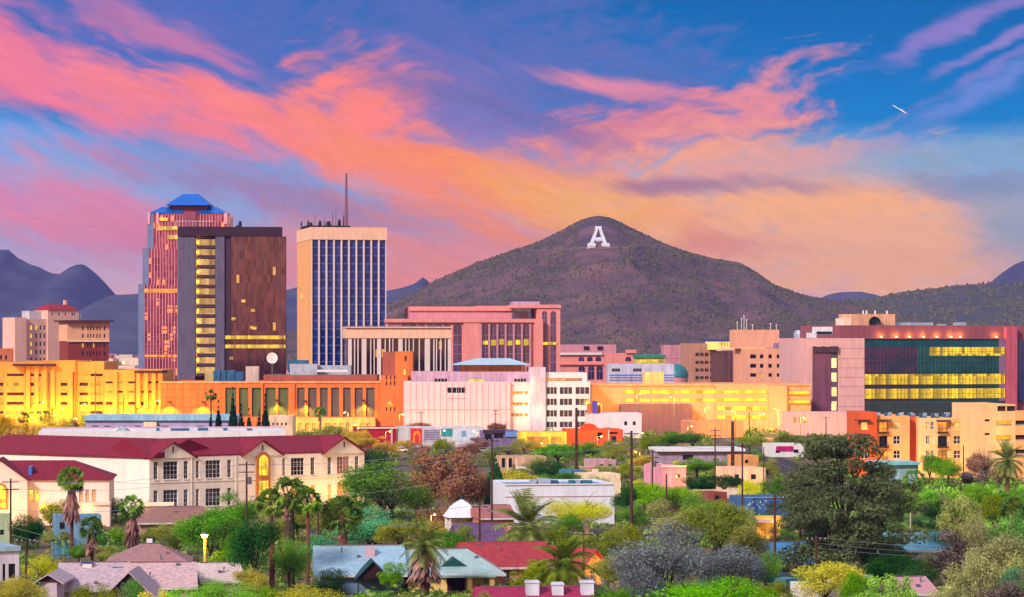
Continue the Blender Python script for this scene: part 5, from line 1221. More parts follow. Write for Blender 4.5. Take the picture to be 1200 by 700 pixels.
shed(669, 684, 551, 606, mat('azure_wall', (70, 130, 190)), 'small azure shed between trees and butter coloured house', 'shed', D=5, name='shed')
shed(698, 722, 539, 700, mat('dusty_pink_wall', (206, 160, 170)), 'dusty pink low house near the tallest middle utility pole', 'house', D=9, wins=[(703, 707, 544, 548), (713, 717, 544, 548)], name='house')
b, f = shed(853, 897, 548.5, 612, mat('blush_wall', (240, 198, 172)), 'blush coloured flat roofed house right of the dark round trees', 'house', D=10, wins=[(861, 866, 556, 562), (880, 886, 556, 562)], name='house')
lamp(loc=f.p(f.u(885), 5, 2.5), power=700, parent=b, name='porch_lamp')
shed(868, 889, 534, 690, mat('apricot_wall', (240, 170, 100)), 'small apricot house behind the blush coloured house', 'house', D=8, wins=[(873, 877, 539, 543)], name='house')
b, f = shed(904, 943, 520.5, 800, M['white'], 'white diner with magenta sign panel beside the big pine', 'diner', D=10, wins=[(909, 914, 527, 531), (930, 936, 527, 531)], name='diner')
MB().box(f, f.u(909.5), f.u(929), .02, .3, f.z(528.5), f.z(523)).build('sign_panel', mat('magenta_panel', (196, 20, 120)), b)
shed(830, 852, 577, 556, mat('brick_red_wall', (150, 76, 70)), 'low brick red shed wall among the grey green trees', 'shed', D=6, name='shed', wins=[(838, 843, 581, 586)])
b, f = shed(1030, 1076, 545, 640, mat('aqua_wall', (150, 190, 200)), 'low carport with flat aqua roof in front of the apartments', 'carport', D=9, name='carport', par=.1); MB().box(f, f.u(1029), f.u(1077), -9.5, 1, f.z(545), f.z(541.5)).build('roof', mat('aqua_roof', (130, 200, 210), .5), b)
b, f = shed(585, 640, 535, 690, mat('sandy_wall', (210, 170, 140)), 'unfinished sandy house with white posts and beams', 'house', D=8, name='house', wins=[(588, 592, 537, 548), (596, 600, 537, 548)])
for x in (593, 603.5): MB().box(f, f.u(x), f.u(x + 1.6), 1.5, 1.9, 0, f.z(537)).build('post', M['cream'], b)
MB().box(f, f.u(604), f.u(621), 1.2, 2.4, f.z(549), f.z(546.5)).build('beam', M['white'], b)

# ---------- white warehouse with rooftop coolers
fr = Fr.px(592, 505, 720, 508); fr.Y = 506; ww = mat('white_blockwork', (220, 224, 238), .8, var=.05, scale=.4, streak=True)
b = emp('warehouse', ctr(fr, 9), 'plain white flat roofed warehouse with rooftop coolers', 'warehouse')
block(b, fr, 592, 720, 567.5, None, 17, ww, [], M['roofb'], par=.5)
MB().box(fr, fr.u(592), fr.u(720), .01, .12, fr.z(582.4), fr.z(581.6)).build('band', M['lilac'], b); MB().box(fr, -.1, fr.u(720) + .1, .005, .22, fr.z(568.6), fr.z(567.2)).build('coping', M['white'], b)
for x, w_, h_, m_ in ((628, 6, 5, M['hvac']), (636, 15, 6.5, M['hvac']), (653, 7, 4.5, M['hvacb']), (674, 5, 4.5, mat('teal_cooler', (40, 120, 140), .5)), (680, 6, 4.5, M['hvac']), (688, 12, 4.2, MATS['teal_cooler'])):
    k = MB().box(fr, fr.u(x), fr.u(x + w_), -7, -4.6, fr.z(571), fr.z(569.5 - h_)); k.box(fr, fr.u(x) + .2, fr.u(x + w_) - .2, -4.59, -4.5, fr.z(569), fr.z(570.2 - h_)); k.build('roof_cooler', m_, b)

# ================================================================== NEAR HOUSES
def house(px0, px1, Y, dY, D, ye, yr, wm, rm, label, axis='u', hip=(0, 0), cat='house', name='house', ov=.6, wins=(), z=None, winm=None):
    """px0..px1 wall ends at distance Y; ye: row of the front eave, yr: row of the ridge"""
    f = Fr.px(px0, Y, px1, Y + dY); f.Y = Y; U = f.u(px1)
    if axis == 'u': ze, zr = (CH + (HZ - ye) / FP * Y, CH + (HZ - yr) / FP * (Y + D / 2))
    else: ze, zr = (CH + (HZ - ye) / FP * Y, CH + (HZ - yr) / FP * Y)
    if z: ze, zr = z
    b_ = emp(name, ctr(f, U / 2, -D / 2), label, cat)
    op = [(f.u(a), f.u(c), p, q) for (a, c, p, q) in wins]
    k = MB(); k.slab(f, 0, U, 0, ze, op, .25); k.box(f, 0, U, -D, -.252, 0, ze)
    if axis == 'u' and not hip[0]: 
        for e in (f.left(.26, D), f.right(U - .26)): k.ext(e, [(0, ze), (D, ze), (D / 2, zr)], -.2, .25)
    k.build('wall', wm, b_)
    for o in op: window(b_, f, o, winm or M['dglass'], M['white'], 2, 2, .07, dep=-.18)
    rq = random.Random(int(px0 * 7 + px1))
    if axis == 'u':
        long_roof(f, 0, U, ze, zr, 0, -D, .18, rm, b_, ov=ov, hip=hip)
        sl_ = (zr - ze) / (D / 2); MB().box(f, -ov, U + ov, ov + .01, ov + .13, ze - ov * sl_ - .12, ze - ov * sl_ + .16).build('gutter', mat('gutter_paint', (214, 206, 210), .5), b_)
        k = MB(); k.box(f, hip[0] + .1, U - hip[1] - .1, -D / 2 - .14, -D / 2 + .14, zr + .16, zr + .26); k.build('ridge_cap', mat('ridge_grey', (120, 96, 104), .8), b_)
        for q in range(max(2, int(U / 5))):
            uu, dd = rq.uniform(.15, .85) * U, -rq.uniform(.8, D / 2 - .8); zz = ze - dd * sl_; k = MB(); 
            if q % 3 == 0: k.box(f, uu, uu + .45, dd - .22, dd + .22, zz, zz + .42)
            else: k.tube(f.p(uu, dd, zz), f.p(uu, dd, zz + .75), .08, .08, 6).lathe(f.p(uu, dd, zz + .7), [(.16, 0), (.14, .1), (.02, .16)], 8)
            k.build('vent_pipe', M['metal'], b_)
    else:
        k = MB(); k.ext(f, [(0, ze), (U, ze), (U / 2, zr)], -D, -.05); k.build('gable', wm, b_); gable_prism(f, 0, U, ze, zr, -D - ov, ov, .18, rm, 'roof', b_, ov=ov)
    return b_, f, ze, zr
def metalroof(name, c, c2=None):
    if name in MATS: return MATS[name]
    m = mat(name, c, .32, .25, var=.08, scale=.5); t = m.node_tree; b_ = t.nodes['Principled BSDF']
    tcn = t.nodes.new('ShaderNodeTexCoord'); wv = t.nodes.new('ShaderNodeTexWave'); wv.bands_direction = 'X'; wv.inputs['Scale'].default_value = 1.3; t.links.new(tcn.outputs['Object'], wv.inputs['Vector'])
    bp = t.nodes.new('ShaderNodeBump'); bp.inputs['Strength'].default_value = .6; bp.inputs['Distance'].default_value = .05; t.links.new(wv.outputs['Fac'], bp.inputs['Height']); t.links.new(bp.outputs[0], b_.inputs['Normal'])
    return m
mint = metalroof('mint_metal_roof', (176, 206, 204)); skyr = metalroof('sky_metal_roof', (166, 202, 222)); aquar = metalroof('aqua_metal_roof', (110, 184, 206))
shl = tiles('lilac_shingle', (208, 184, 192), (136, 116, 128), 2.8); brs = tiles('brown_pink_shingle', (170, 128, 128), (128, 92, 96), 2.2)
redr = tiles('red_metal_shingle', (182, 66, 72), (120, 36, 46), 2.2); mag = tiles('magenta_shingle', (166, 46, 88), (126, 26, 62), 1.6)
wine = tiles('purple_shingle', (112, 80, 120), (78, 56, 88), 1.8)
yel = mat('cream_yellow_wall', (240, 206, 130), .85, var=.06)
# metal roofed bungalow with porch
b, f, ze, zr = house(376, 470, 368, 1, 13, 672, 641, mat('shade_blue_wall', (120, 150, 186)), skyr, 'bungalow wing with sky blue metal roof and dark teal trimmed gable', ov=.8)  # wall in one even muted blue
tw = mat('dark_teal_trim', (16, 70, 74), .6)
gf = f.off(4.0); a, c = gf.u(418), gf.u(456); zg = ze + 1.7; k = MB(); k.ext(gf, [(a, ze - .4), (c, ze - .4), ((a + c) / 2, zg)], -.4, -.1); k.build('gable', mat('dark_porch', (50, 20, 34)), b)  # gable infill coloured dark for the shade beneath its roof
gable_prism(gf, a, c, ze - .4, zg, -5, .3, .16, tw, 'gable_roof', b, ov=.2); 
k = MB()
for uu in (a + .1, c - .3): k.box(gf, uu, uu + .2, -.3, -.1, 0, ze - .4)
k.build('porch_posts', tw, b); MB().box(f, f.u(430), f.u(441), -5, -3.6, zr - 1.4, zr + .1).build('roof_cooler', mat('rosy_cooler', (214, 176, 190)), b)
b, f, ze, zr = house(478, 583, 370, 1, 13, 671, 645, yel, mint, 'cream bungalow with pale mint metal roof and open shaded porch', ov=1.0, hip=(.01, 3.5), wins=[(498, 506, .3, 2.1), (566, 572, .9, 2.1)])
pf_ = f.off(2.3); 
for x in (517, 548, 574): MB().box(pf_, pf_.u(x), pf_.u(x + 5.5), -.5, 0, 0, ze - .5).build('porch_pillar', yel, b)
MB().box(pf_, pf_.u(515), pf_.u(581), -2.2, .4, ze - .5, ze - .25).build('porch_roof', mint, b); MB().box(f, f.u(524), f.u(545), .02, .1, .1, 2.1).build('porch_opening', mat('dark_porch', (50, 20, 34)), b)  # flat dark sheet on the wall painted as the porch's inner shade
k = MB(); gg = f.off(-1.2); a, c = gg.u(515), gg.u(549); k.ext(gg, [(a, ze + .55), (c, ze + .55), ((a + c) / 2, ze + 1.75)], -3, 0); k.build('dormer', tw, b)
# red roofs
b, f, ze, zr = house(556, 646, 380, 2, 15, 664, 637, mat('pink_brick_wall', (190, 120, 110)), redr, 'house with long plain red roof behind the tallest date palm', ov=.8, wins=[(590, 598, .8, 2.0)])
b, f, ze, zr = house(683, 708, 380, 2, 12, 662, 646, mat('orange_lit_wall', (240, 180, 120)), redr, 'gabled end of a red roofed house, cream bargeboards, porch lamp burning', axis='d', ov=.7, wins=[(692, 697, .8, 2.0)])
lamp(loc=f.p(f.u(700), 2.5, 2.0), power=500, col=(1, .55, .15), parent=b, name='porch_lamp', rad=.15)
b, f, ze, zr = house(566, 694, 322, 1, 12, 716, 689.5, mat('rose_wall', (190, 110, 120)), mag, 'house with magenta shingle roof carrying three white vents', ov=.6)
for x, w_, y0, y1 in ((616.5, 15.5, 681.5, 692), (647.5, 13, 684, 697), (681, 15, 682, 697)):
    k = MB(); g_ = f.off(-3.5); zb = ze + .5; zt_ = CH + (HZ - y0) / FP * 325; k.box(g_, g_.u(x), g_.u(x + w_), -1.2, 0, zb, zt_); k.box(g_, g_.u(x) - .1, g_.u(x + w_) + .1, -1.3, .1, zt_ - .28, zt_ - .14); k.build('roof_vent', mat('white_vent', (214, 220, 240), .6), b)
house(541, 592, 430, 1, 13, 640, 616, mat('mauve_wall', (140, 110, 140)), wine, 'house with plain purple roof in front of the white pyramid tent', ov=.5, z=(2.2, 4.4))
house(563, 602, 472, 1, 10, 607, 594, mat('pink_brick_wall', (190, 120, 110)), tiles('rosy_brown_shingle', (176, 110, 104), (134, 80, 80), 2), 'low house with rosy brown roof beside the white warehouse', ov=.4, z=(3.2, 4.9))
# white pyramid tent roof
f = Fr.px(525, 478, 563, 479); f.Y = 478; U = f.u(563); b = emp('pavilion', ctr(f, U / 2, -2.7), 'small white pavilion with steep flared pyramid roof', 'pavilion')
cx, z0 = U / 2, f.z(607); k = MB(); rings = [(2.75, z0), (2.2, f.z(602)), (1.75, f.z(596)), (1.0, f.z(591)), (.12, f.z(586.5))]
for (r0, a), (r1, c) in zip(rings[:-1], rings[1:]):
    A = [f.p(cx + sx_ * r0, -2.7 + sy_ * r0, a) for sx_, sy_ in ((-1, 1), (1, 1), (1, -1), (-1, -1))]; B = [f.p(cx + sx_ * r1, -2.7 + sy_ * r1, c) for sx_, sy_ in ((-1, 1), (1, 1), (1, -1), (-1, -1))]
    for i in range(4): k.face((A[i], A[(i + 1) % 4], B[(i + 1) % 4], B[i]))
k.build('roof', mat('white_canvas', (216, 226, 244), .7, var=.04), b); k = MB()
for sx_ in (-2.4, 2.2):
    for sy_ in (-5.0, -.4): k.box(f, cx + sx_, cx + sx_ + .2, sy_, sy_ + .2, 0, z0)
k.box(f, cx - 2.3, cx + 2.3, -4.8, -4.6, 0, z0 - .4); k.build('frame', M['white'], b)
k = MB(); p = f.p(cx, -2.7, f.z(587)); k.lathe(p, [(.15, 0), (.3, .25), (.08, .6), (.02, 1.0)], 8); k.build('finial', tw, b)
# bottom left houses
b, f, ze, zr = house(74, 150, 345, 1, 13, 690, 661, mat('lilac_house_wall', (206, 190, 206)), shl, 'lilac shingled house nearest the lower left corner with two white chimneys', ov=.7, wins=[(88, 94, .7, 1.9)])
for x, w_ in ((97, 10.5), (132.5, 10.5)):
    g_ = f.off(-5); zt_ = CH + (HZ - (661 if x < 100 else 667)) / FP * 350; k = MB().box(g_, g_.u(x), g_.u(x + w_), -1.1, 0, ze + .3, zt_); o_ = k.build('chimney', M['white'], b); MB().box(g_, g_.u(x) - .06, g_.u(x + w_) + .06, -1.15, .05, zt_ + .003, zt_ + .22).build('chimney_cap', M['hvacb'], o_)
g_ = Fr.px(43, 346, 71, 346); g_.Y = 346; dp = mat('dark_purple_gable', (66, 40, 72))
def gablefront(bb, xa, xb, ye, ya, Y, wm, gm_, D=9):
    g_ = Fr.px(xa, Y, xb, Y + .01); g_.Y = Y; U = g_.u(xb); z0, z1 = g_.z(ye), g_.z(ya)
    k = MB(); k.box(g_, .6, U - .6, -D, -.4, 0, z0); k.build('wing_wall', wm, bb); k = MB(); k.ext(g_, [(.2, z0), (U - .2, z0), (U / 2, z1 - .05)], -D, -.2); k.build('gable', gm_, bb)
    gable_prism(g_, .2, U - .2, z0, z1, -D, .35, .16, shl, 'wing_roof', bb, ov=.5)
gablefront(b, 41, 72, 682, 674, 338, mat('lilac_house_wall', (206, 190, 206)), dp)
b, f, ze, zr = house(152, 226, 345, 1, 12, 688, 661, mat('rosy_house_wall', (230, 180, 190)), tiles('warm_lilac_shingle', (220, 184, 184), (150, 120, 130), 2.8), 'low house with warm pale roof and dark purple gable left of the glowing lamp', ov=.6)
gablefront(b, 122, 180, 698, 671.5, 336, MATS['rosy_house_wall'], dp)
house(238, 282, 356, 1, 9, 684, 660, mat('pale_rose_wall', (236, 206, 200)), tiles('pale_rose_shingle', (226, 204, 200), (164, 142, 146), 2.8), 'small low house with pale rose roof right of the glowing lamp', ov=.5, z=(2.6, 4.3))
b, f, ze, zr = house(128, 220, 385, 1, 12, 661, 639, mat('brown_house_wall', (130, 84, 84)), brs, 'brown house with hipped pinkish roof and white chimney', ov=.6, hip=(4, 4), wins=[(150, 156, .8, 1.9)])
MB().box(f, f.u(170), f.u(177), -7.5, -6.6, zr - .8, zr + .75).build('chimney', M['white'], b)
b, f, ze, zr = house(164, 240, 470, 2, 14, 620, 597, mat('sand_house_wall', (190, 150, 130)), tiles('umber_shingle', (160, 116, 104), (116, 82, 78), 2), 'house with umber roof below the school gables', ov=.6, z=(2.6, 4.6))
lamp(172, 592, 478, 1500, (1, .5, .08), b, name='yard_lamp')
fW = Fr.px(160, 486, 204, 487); fW.Y = 486; o_ = MB().box(fW, 0, fW.u(204), -.4, 0, 0, fW.z(589)).build('garden_wall', pkw); tag(o_, 'pale pink garden wall lit orange in front of the school', 'wall')
b, f = shed(-8, 22.5, 642, 385, mat('white_lilac_wall', (224, 216, 236)), 'tiny white cottage at the left edge with pale blue roof edge', 'cottage', D=8, name='cottage', wins=[(3, 6.5, 661, 681), (10, 18, 661, 678)], par=.2)
MB().box(f, -.3, f.u(23.5), -8.3, .35, f.z(646), f.z(640.5)).build('roof', skyr, b)
b, f = shed(-10, 12, 602, 440, mat('mint_wall', (206, 226, 180)), 'pale mint green house at the left edge with small teal window', 'house', D=8, name='house', wins=[(0, 5, 621, 627)], winm=M['bglass'])
b, f = shed(64, 119, 604.5, 452, mat('cornflower_wall', (110, 150, 184)), 'cornflower blue flat roofed studio behind the fan palms', 'studio', D=6, name='studio', wins=[(70, 76, 612, 620)], rm=M['roofb'])
pl = MB(); y0, y1 = gy(655), gy(642); A = (( -158 + 0), 0)
def gpatch(name, px0, px1, pyn, pyf, m_, label, z=.05, kind='structure'):
    k = MB(); Yn, Yf = gy(pyn), gy(pyf); k.face((((px0 - 600) / FP * Yn, Yn, z), ((px1 - 600) / FP * Yn, Yn, z), ((px1 - 600) / FP * Yf, Yf, z), ((px0 - 600) / FP * Yf, Yf, z))); return tag(k.build(name, m_), label, kind=kind)
gpatch('water', 60, 84, 655, 634, mat('pool_water', (60, 150, 200), .1, var=.1, spec=.8), 'turquoise swimming pool beside the fan palms')
gpatch('lawn', 110, 152, 652, 628, mat('lawn_green', (90, 130, 40), .95, var=.2, scale=1.0), 'bright green lawn between the fan palms')
gpatch('lawn', 1040, 1200, 640, 575, mat('lawn_green', (90, 130, 40)), 'green slope below the apartments')
# right hand houses
b, f = shed(873, 924, 583.5, 521, mat('cobalt_wall', (66, 108, 160), .7, var=.15, scale=.5), 'cobalt blue flat roofed building with painted white marks', 'building', D=11, rm=M['roofb'])
k = MB(); rnd = random.Random(9)
for i in range(12): x = rnd.uniform(876, 900); y = rnd.uniform(586, 597); k.box(f, f.u(x), f.u(x + rnd.uniform(.6, 1.6)), .01, .05, f.z(y + rnd.uniform(.8, 2.5)), f.z(y))
k.build('painted_marks', M['white'], b)
b, f = shed(884, 926, 607, 470, mat('gold_wall', (244, 196, 90)), 'golden rendered yard house glowing under its lamp beside the pine', 'house', D=6, name='house', wins=[(890, 897, 621, 629.5)], winm=M['lito'])  # yellow lamp light is put into the wall colour
lamp(loc=f.p(f.u(907), 4, 3), power=420, col=(1, .6, .1), parent=b, name='yard_lamp'); MB().box(f, f.u(880), f.u(900), .1, 3, f.z(611), f.z(609)).build('awning', M['lilac'], b)
b, f, ze, zr = house(903, 956, 385, 1, 11, 660, 637, mat('slate_wall', (110, 130, 160)), metalroof('azure_metal_roof', (70, 140, 200)), 'house with azure metal roof under the big pine', ov=.6, z=(2.4, 4.8))
b, f, ze, zr = house(1051, 1112, 407, 1, 11, 645, 625, mat('pale_aqua_wall', (190, 216, 220)), aquar, 'house with pale aqua roof half hidden by dark shrubs', ov=.6, z=(2.7, 4.7), wins=[(1062, 1067, .8, 2.0)])
b, f = shed(938, 1000, 684, 352, wh, 'low white rendered yard building with flat roof at the bottom edge', 'outbuilding', D=4, name='outbuilding', par=.2)
MB().box(f, f.u(988), f.u(1000), -2, -.6, f.z(686), f.z(676)).build('roof_cooler', M['white'], b)
b, f = shed(921, 938, 678, 356, mat('teal_shed_wall', (40, 130, 140)), 'small teal garden shed left of the low white yard building', 'shed', D=4, name='shed', par=.15)
b, f = shed(1001, 1023, 675, 358, mat('teal_grey_wall', (170, 190, 196)), 'small shed with teal painted roof right of the low white yard building', 'shed', D=4, name='shed', par=.15, rm=mat('teal_shed_roof', (40, 150, 160)))
house(1062, 1097, 340, 1, 8, 692, 677, mat('pale_grey_wall', (206, 206, 220)), tiles('dusty_rose_shingle', (206, 150, 160), (160, 116, 130), 2), 'house with dusty rose roof at the bottom right beside a pole', ov=.4, z=(2.4, 3.9))
# ================================================================== TREES, PALMS, POLES, LAMPS, CARS
import numpy as np
def crown_mesh(name, seed, lobes, n, leaf, asp=1.0, dir_up=0.25, env='round', hollow=.55, flat=1.0):
    """leaf clumps spread through overlapping lobes; unit size: width 1 (radius .5), height 1 from z=0"""
    rs = np.random.RandomState(seed); V = []; C = []
    if env == 'round':
        L_ = []
        cl = []
        while len(cl) < 9:
            p = rs.uniform(-1, 1, 3); q = np.linalg.norm(p)
            if .45 < q < .92 and p[2] > -.7: cl.append(p)
        while len(L_) < lobes:
            p = cl[rs.randint(9)] + rs.normal(size=3) * .2
            q = np.linalg.norm(p)
            if q > 1.04 or q < .3: continue
            r = rs.uniform(.07, .17); L_.append((p[0] * (.5 - r * .75), p[1] * (.5 - r * .75), .5 + p[2] * (.5 - r * .8), r))
        L_.append((0, 0, .44, .24))
    elif env == 'umbrella':
        L_ = []
        while len(L_) < lobes:
            a = rs.uniform(0, 6.283); q = math.sqrt(rs.rand()) * .40; z = .78 - q * q * 1.6 * rs.uniform(.6, 1.4) + rs.uniform(-.12, .1); L_.append((q * math.cos(a), q * math.sin(a), z, rs.uniform(.07, .15)))
    elif env == 'tiers':
        L_ = []
        while len(L_) < lobes:
            z = rs.uniform(.05, .95); a = rs.uniform(0, 6.283); w = .46 * (1 - abs(z - .42) ** 1.8 * 1.9) ; q = rs.uniform(.3, 1.05) * w; L_.append((q * math.cos(a), q * math.sin(a), z, rs.uniform(.06, .13)))
    elif env == 'column':
        L_ = []
        for i in range(lobes):
            z = (i + .5) / lobes; w = .5 * (math.sin(math.pi * min(1, (z * .95 + .05)) ** .6) ** .7) * (1 - z ** 3 * .9); L_.append((rs.uniform(-.1, .1) * w, rs.uniform(-.1, .1) * w, z, max(.06, w * .95)))
    wts = np.array([l[3] ** 2 for l in L_]); wts /= wts.sum(); idx = rs.choice(len(L_), n, p=wts); LA = np.array(L_)[idx]
    d = rs.normal(size=(n, 3)); d /= np.linalg.norm(d, axis=1)[:, None]; rr = LA[:, 3] * (hollow + (1 - hollow) * rs.rand(n) ** .5) * rs.uniform(.85, 1.2, n)
    vert = 1.0 if env != 'column' else .10
    P_ = np.stack([LA[:, 0] + d[:, 0] * rr, LA[:, 1] + d[:, 1] * rr, LA[:, 2] + d[:, 2] * rr * flat * (vert if env == 'column' else 1)], 1)
    nor = d * .8 + rs.normal(size=(n, 3)) * .55; nor[:, 2] += dir_up; nor /= np.linalg.norm(nor, axis=1)[:, None]
    t1 = np.cross(nor, rs.normal(size=(n, 3))); t1 /= np.linalg.norm(t1, axis=1)[:, None]; t2 = np.cross(nor, t1)
    s = leaf * rs.uniform(.6, 1.4, n)[:, None]; e = asp
    q = np.stack([P_ - t1 * s * e, P_ - t2 * s * .55 + nor * s * .15, P_ + t1 * s * e, P_ + t2 * s * .55 + nor * s * .15], 1).reshape(-1, 3)
    me = bpy.data.meshes.new(name); me.from_pydata(q.tolist(), [], [(4 * i, 4 * i + 1, 4 * i + 2, 4 * i + 3) for i in range(n)]); me.materials.append(M['bark']); me.update()
    return me
def trunk_mesh(name, seed, h0=.55, limbs=6, r=.035, spread=.36, multi=1, top=.8):
    rnd = random.Random(seed); k = MB()
    for s_ in range(multi):
        p = Vector((rnd.uniform(-.03, .03) * (multi > 1), rnd.uniform(-.03, .03) * (multi > 1), 0)); d = Vector((rnd.uniform(-.2, .2) * multi, rnd.uniform(-.2, .2), 1)); rr = r / math.sqrt(multi)
        for i in range(3):
            q = p + Vector((d.x * .1 + rnd.uniform(-.02, .02), d.y * .1 + rnd.uniform(-.02, .02), h0 / 3)); k.tube(p, q, rr, rr * .85, 6, cap=False); p = q; rr *= .85
        for j in range(limbs):
            a = 6.283 * j / limbs + rnd.uniform(-.4, .4); rad = spread * rnd.uniform(.5, 1); m_ = p + Vector((math.cos(a) * rad * .45, math.sin(a) * rad * .45, (top - h0) * .5)); e = p + Vector((math.cos(a) * rad, math.sin(a) * rad, (top - h0) * rnd.uniform(.7, 1.1)))
            st_ = p - Vector((0, 0, rnd.uniform(0, h0 * .4))); k.tube(st_, m_, rr * .6, rr * .4, 5, cap=False); k.tube(m_, e, rr * .4, rr * .12, 4, cap=False)
            for w_ in range(3):
                t = e.lerp(m_, rnd.random() * .8); k.tube(t, t + Vector((rnd.uniform(-.1, .1), rnd.uniform(-.1, .1), rnd.uniform(.04, .14))), rr * .16, rr * .05, 3, cap=False)
    me = bpy.data.meshes.new(name); me.from_pydata(k.v, [], k.f); me.materials.append(M['bark']); me.update()
    return me
TM = {}
for i in range(3):
    TM['broad', i] = (crown_mesh('crown', 10 + i, 44, 9500, .0155, 1.0), trunk_mesh('trunk', 20 + i, .32, 6), .20)
    TM['airy', i] = (crown_mesh('crown', 30 + i, 56, 9500, .0115, 1.5, hollow=.3), trunk_mesh('trunk', 40 + i, .2, 7, .028, .4, 2), .10)
    TM['umbrella', i] = (crown_mesh('crown', 50 + i, 46, 6000, .018, 1.1, env='umbrella'), trunk_mesh('trunk', 60 + i, .4, 7, .03, .4), .05)
    TM['pine', i] = (crown_mesh('crown', 70 + i, 120, 26000, .0090, 1.6, env='tiers', flat=.42, hollow=.35, dir_up=.8), trunk_mesh('trunk', 80 + i, .45, 9, .03, .36, 1, .95), .04)
    TM['column', i] = (crown_mesh('crown', 90 + i, 14, 3000, .05, 1.2, env='column', hollow=.8), trunk_mesh('trunk', 95 + i, .3, 2, .05, .05), .03)
    TM['bush', i] = (crown_mesh('crown', 100 + i, 24, 5000, .022, 1.1), trunk_mesh('trunk', 105 + i, .2, 5, .03, .3, 2), .02)
    TM['bare', i] = (crown_mesh('crown', 110 + i, 40, 8500, .013, 2.0, hollow=.1, dir_up=.1), trunk_mesh('trunk', 115 + i, .3, 10, .03, .42, 2, .95), .06)
for i in range(2): TM['fine', i] = (crown_mesh('crown', 130 + i, 60, 24000, .0085, 1.2), trunk_mesh('trunk', 135 + i, .32, 6), .15)
TM['fine', 2] = TM['fine', 0]
LM = {
 'green': leafmat('leaf_green', (44, 90, 16), (120, 172, 44)), 'bright': leafmat('leaf_bright_green', (62, 120, 12), (142, 196, 44)), 'yellow': leafmat('leaf_yellow_green', (150, 150, 8), (236, 226, 40)),
 'olive': leafmat('leaf_olive', (78, 92, 22), (156, 164, 60)), 'dark': leafmat('leaf_dark_green', (16, 48, 20), (58, 106, 44)), 'teal': leafmat('leaf_blue_green', (40, 102, 70), (112, 178, 136)),
 'grey': leafmat('leaf_grey', (62, 70, 72), (128, 136, 138)), 'pine': leafmat('needle_dark', (38, 52, 32), (112, 122, 80)), 'brown': leafmat('twig_brown', (92, 64, 48), (162, 124, 96), .1),
 'cypress': leafmat('leaf_cypress', (8, 24, 20), (26, 52, 36), .05), 'sage': leafmat('leaf_sage', (104, 116, 60), (184, 188, 120)), 'gold': leafmat('leaf_golden', (150, 120, 14), (226, 190, 50)),  # golden leaves carry the lamp light in their colour
 'plum': leafmat('twig_plum', (70, 62, 60), (120, 108, 100), .1),
}
NT = [0]
def tree(px, pyb, pyt, wpx, kind, col, label, name=None, group=None, Y=None, deep=1.0):
    """a tree standing on the ground: base row, top row and crown width as one sees them"""
    Y = Y or gy(pyb); base = Vector(((px - 600) / FP * Y, Y, 0)); ht = CH + (HZ - pyt) / FP * Y; wd = wpx / FP * Y
    i = NT[0] % 3; NT[0] += 1; wd *= 1.2
    if kind == 'broad' and wpx > 74: kind = 'fine'
    cm, tm, low = TM[kind, i]
    name = name or {'pine': 'pine_tree', 'column': 'cypress_tree', 'bush': 'shrub', 'bare': 'bare_tree'}.get(kind, 'tree')
    cat = {'pine_tree': 'pine tree', 'cypress_tree': 'cypress', 'shrub': 'shrub', 'bare_tree': 'tree'}.get(name, name.replace('_', ' '))
    r_ = emp(name, base, label, cat, group); r_.rotation_euler.z = random.uniform(0, 6.28)
    if kind == 'bush' and ht < 2.4: low = 0.0
    for nm, me, mm, z0, sx_, sz in (('crown', cm, LM[col], ht * low, wd, ht * (1 - low)), ('trunk', tm, M['bark'], 0, max(wd * .9, ht * .35), ht)):
        o = bpy.data.objects.new(nm, me); COL.objects.link(o); o.parent = r_; o.location = (0, 0, z0); o.scale = (sx_, sx_ * deep, sz); o.material_slots[0].link = 'OBJECT'; o.material_slots[0].material = mm
    return r_
G1 = 'trees around the houses'; G2 = 'street trees in the middle distance'; G3 = 'cypress row behind the school'
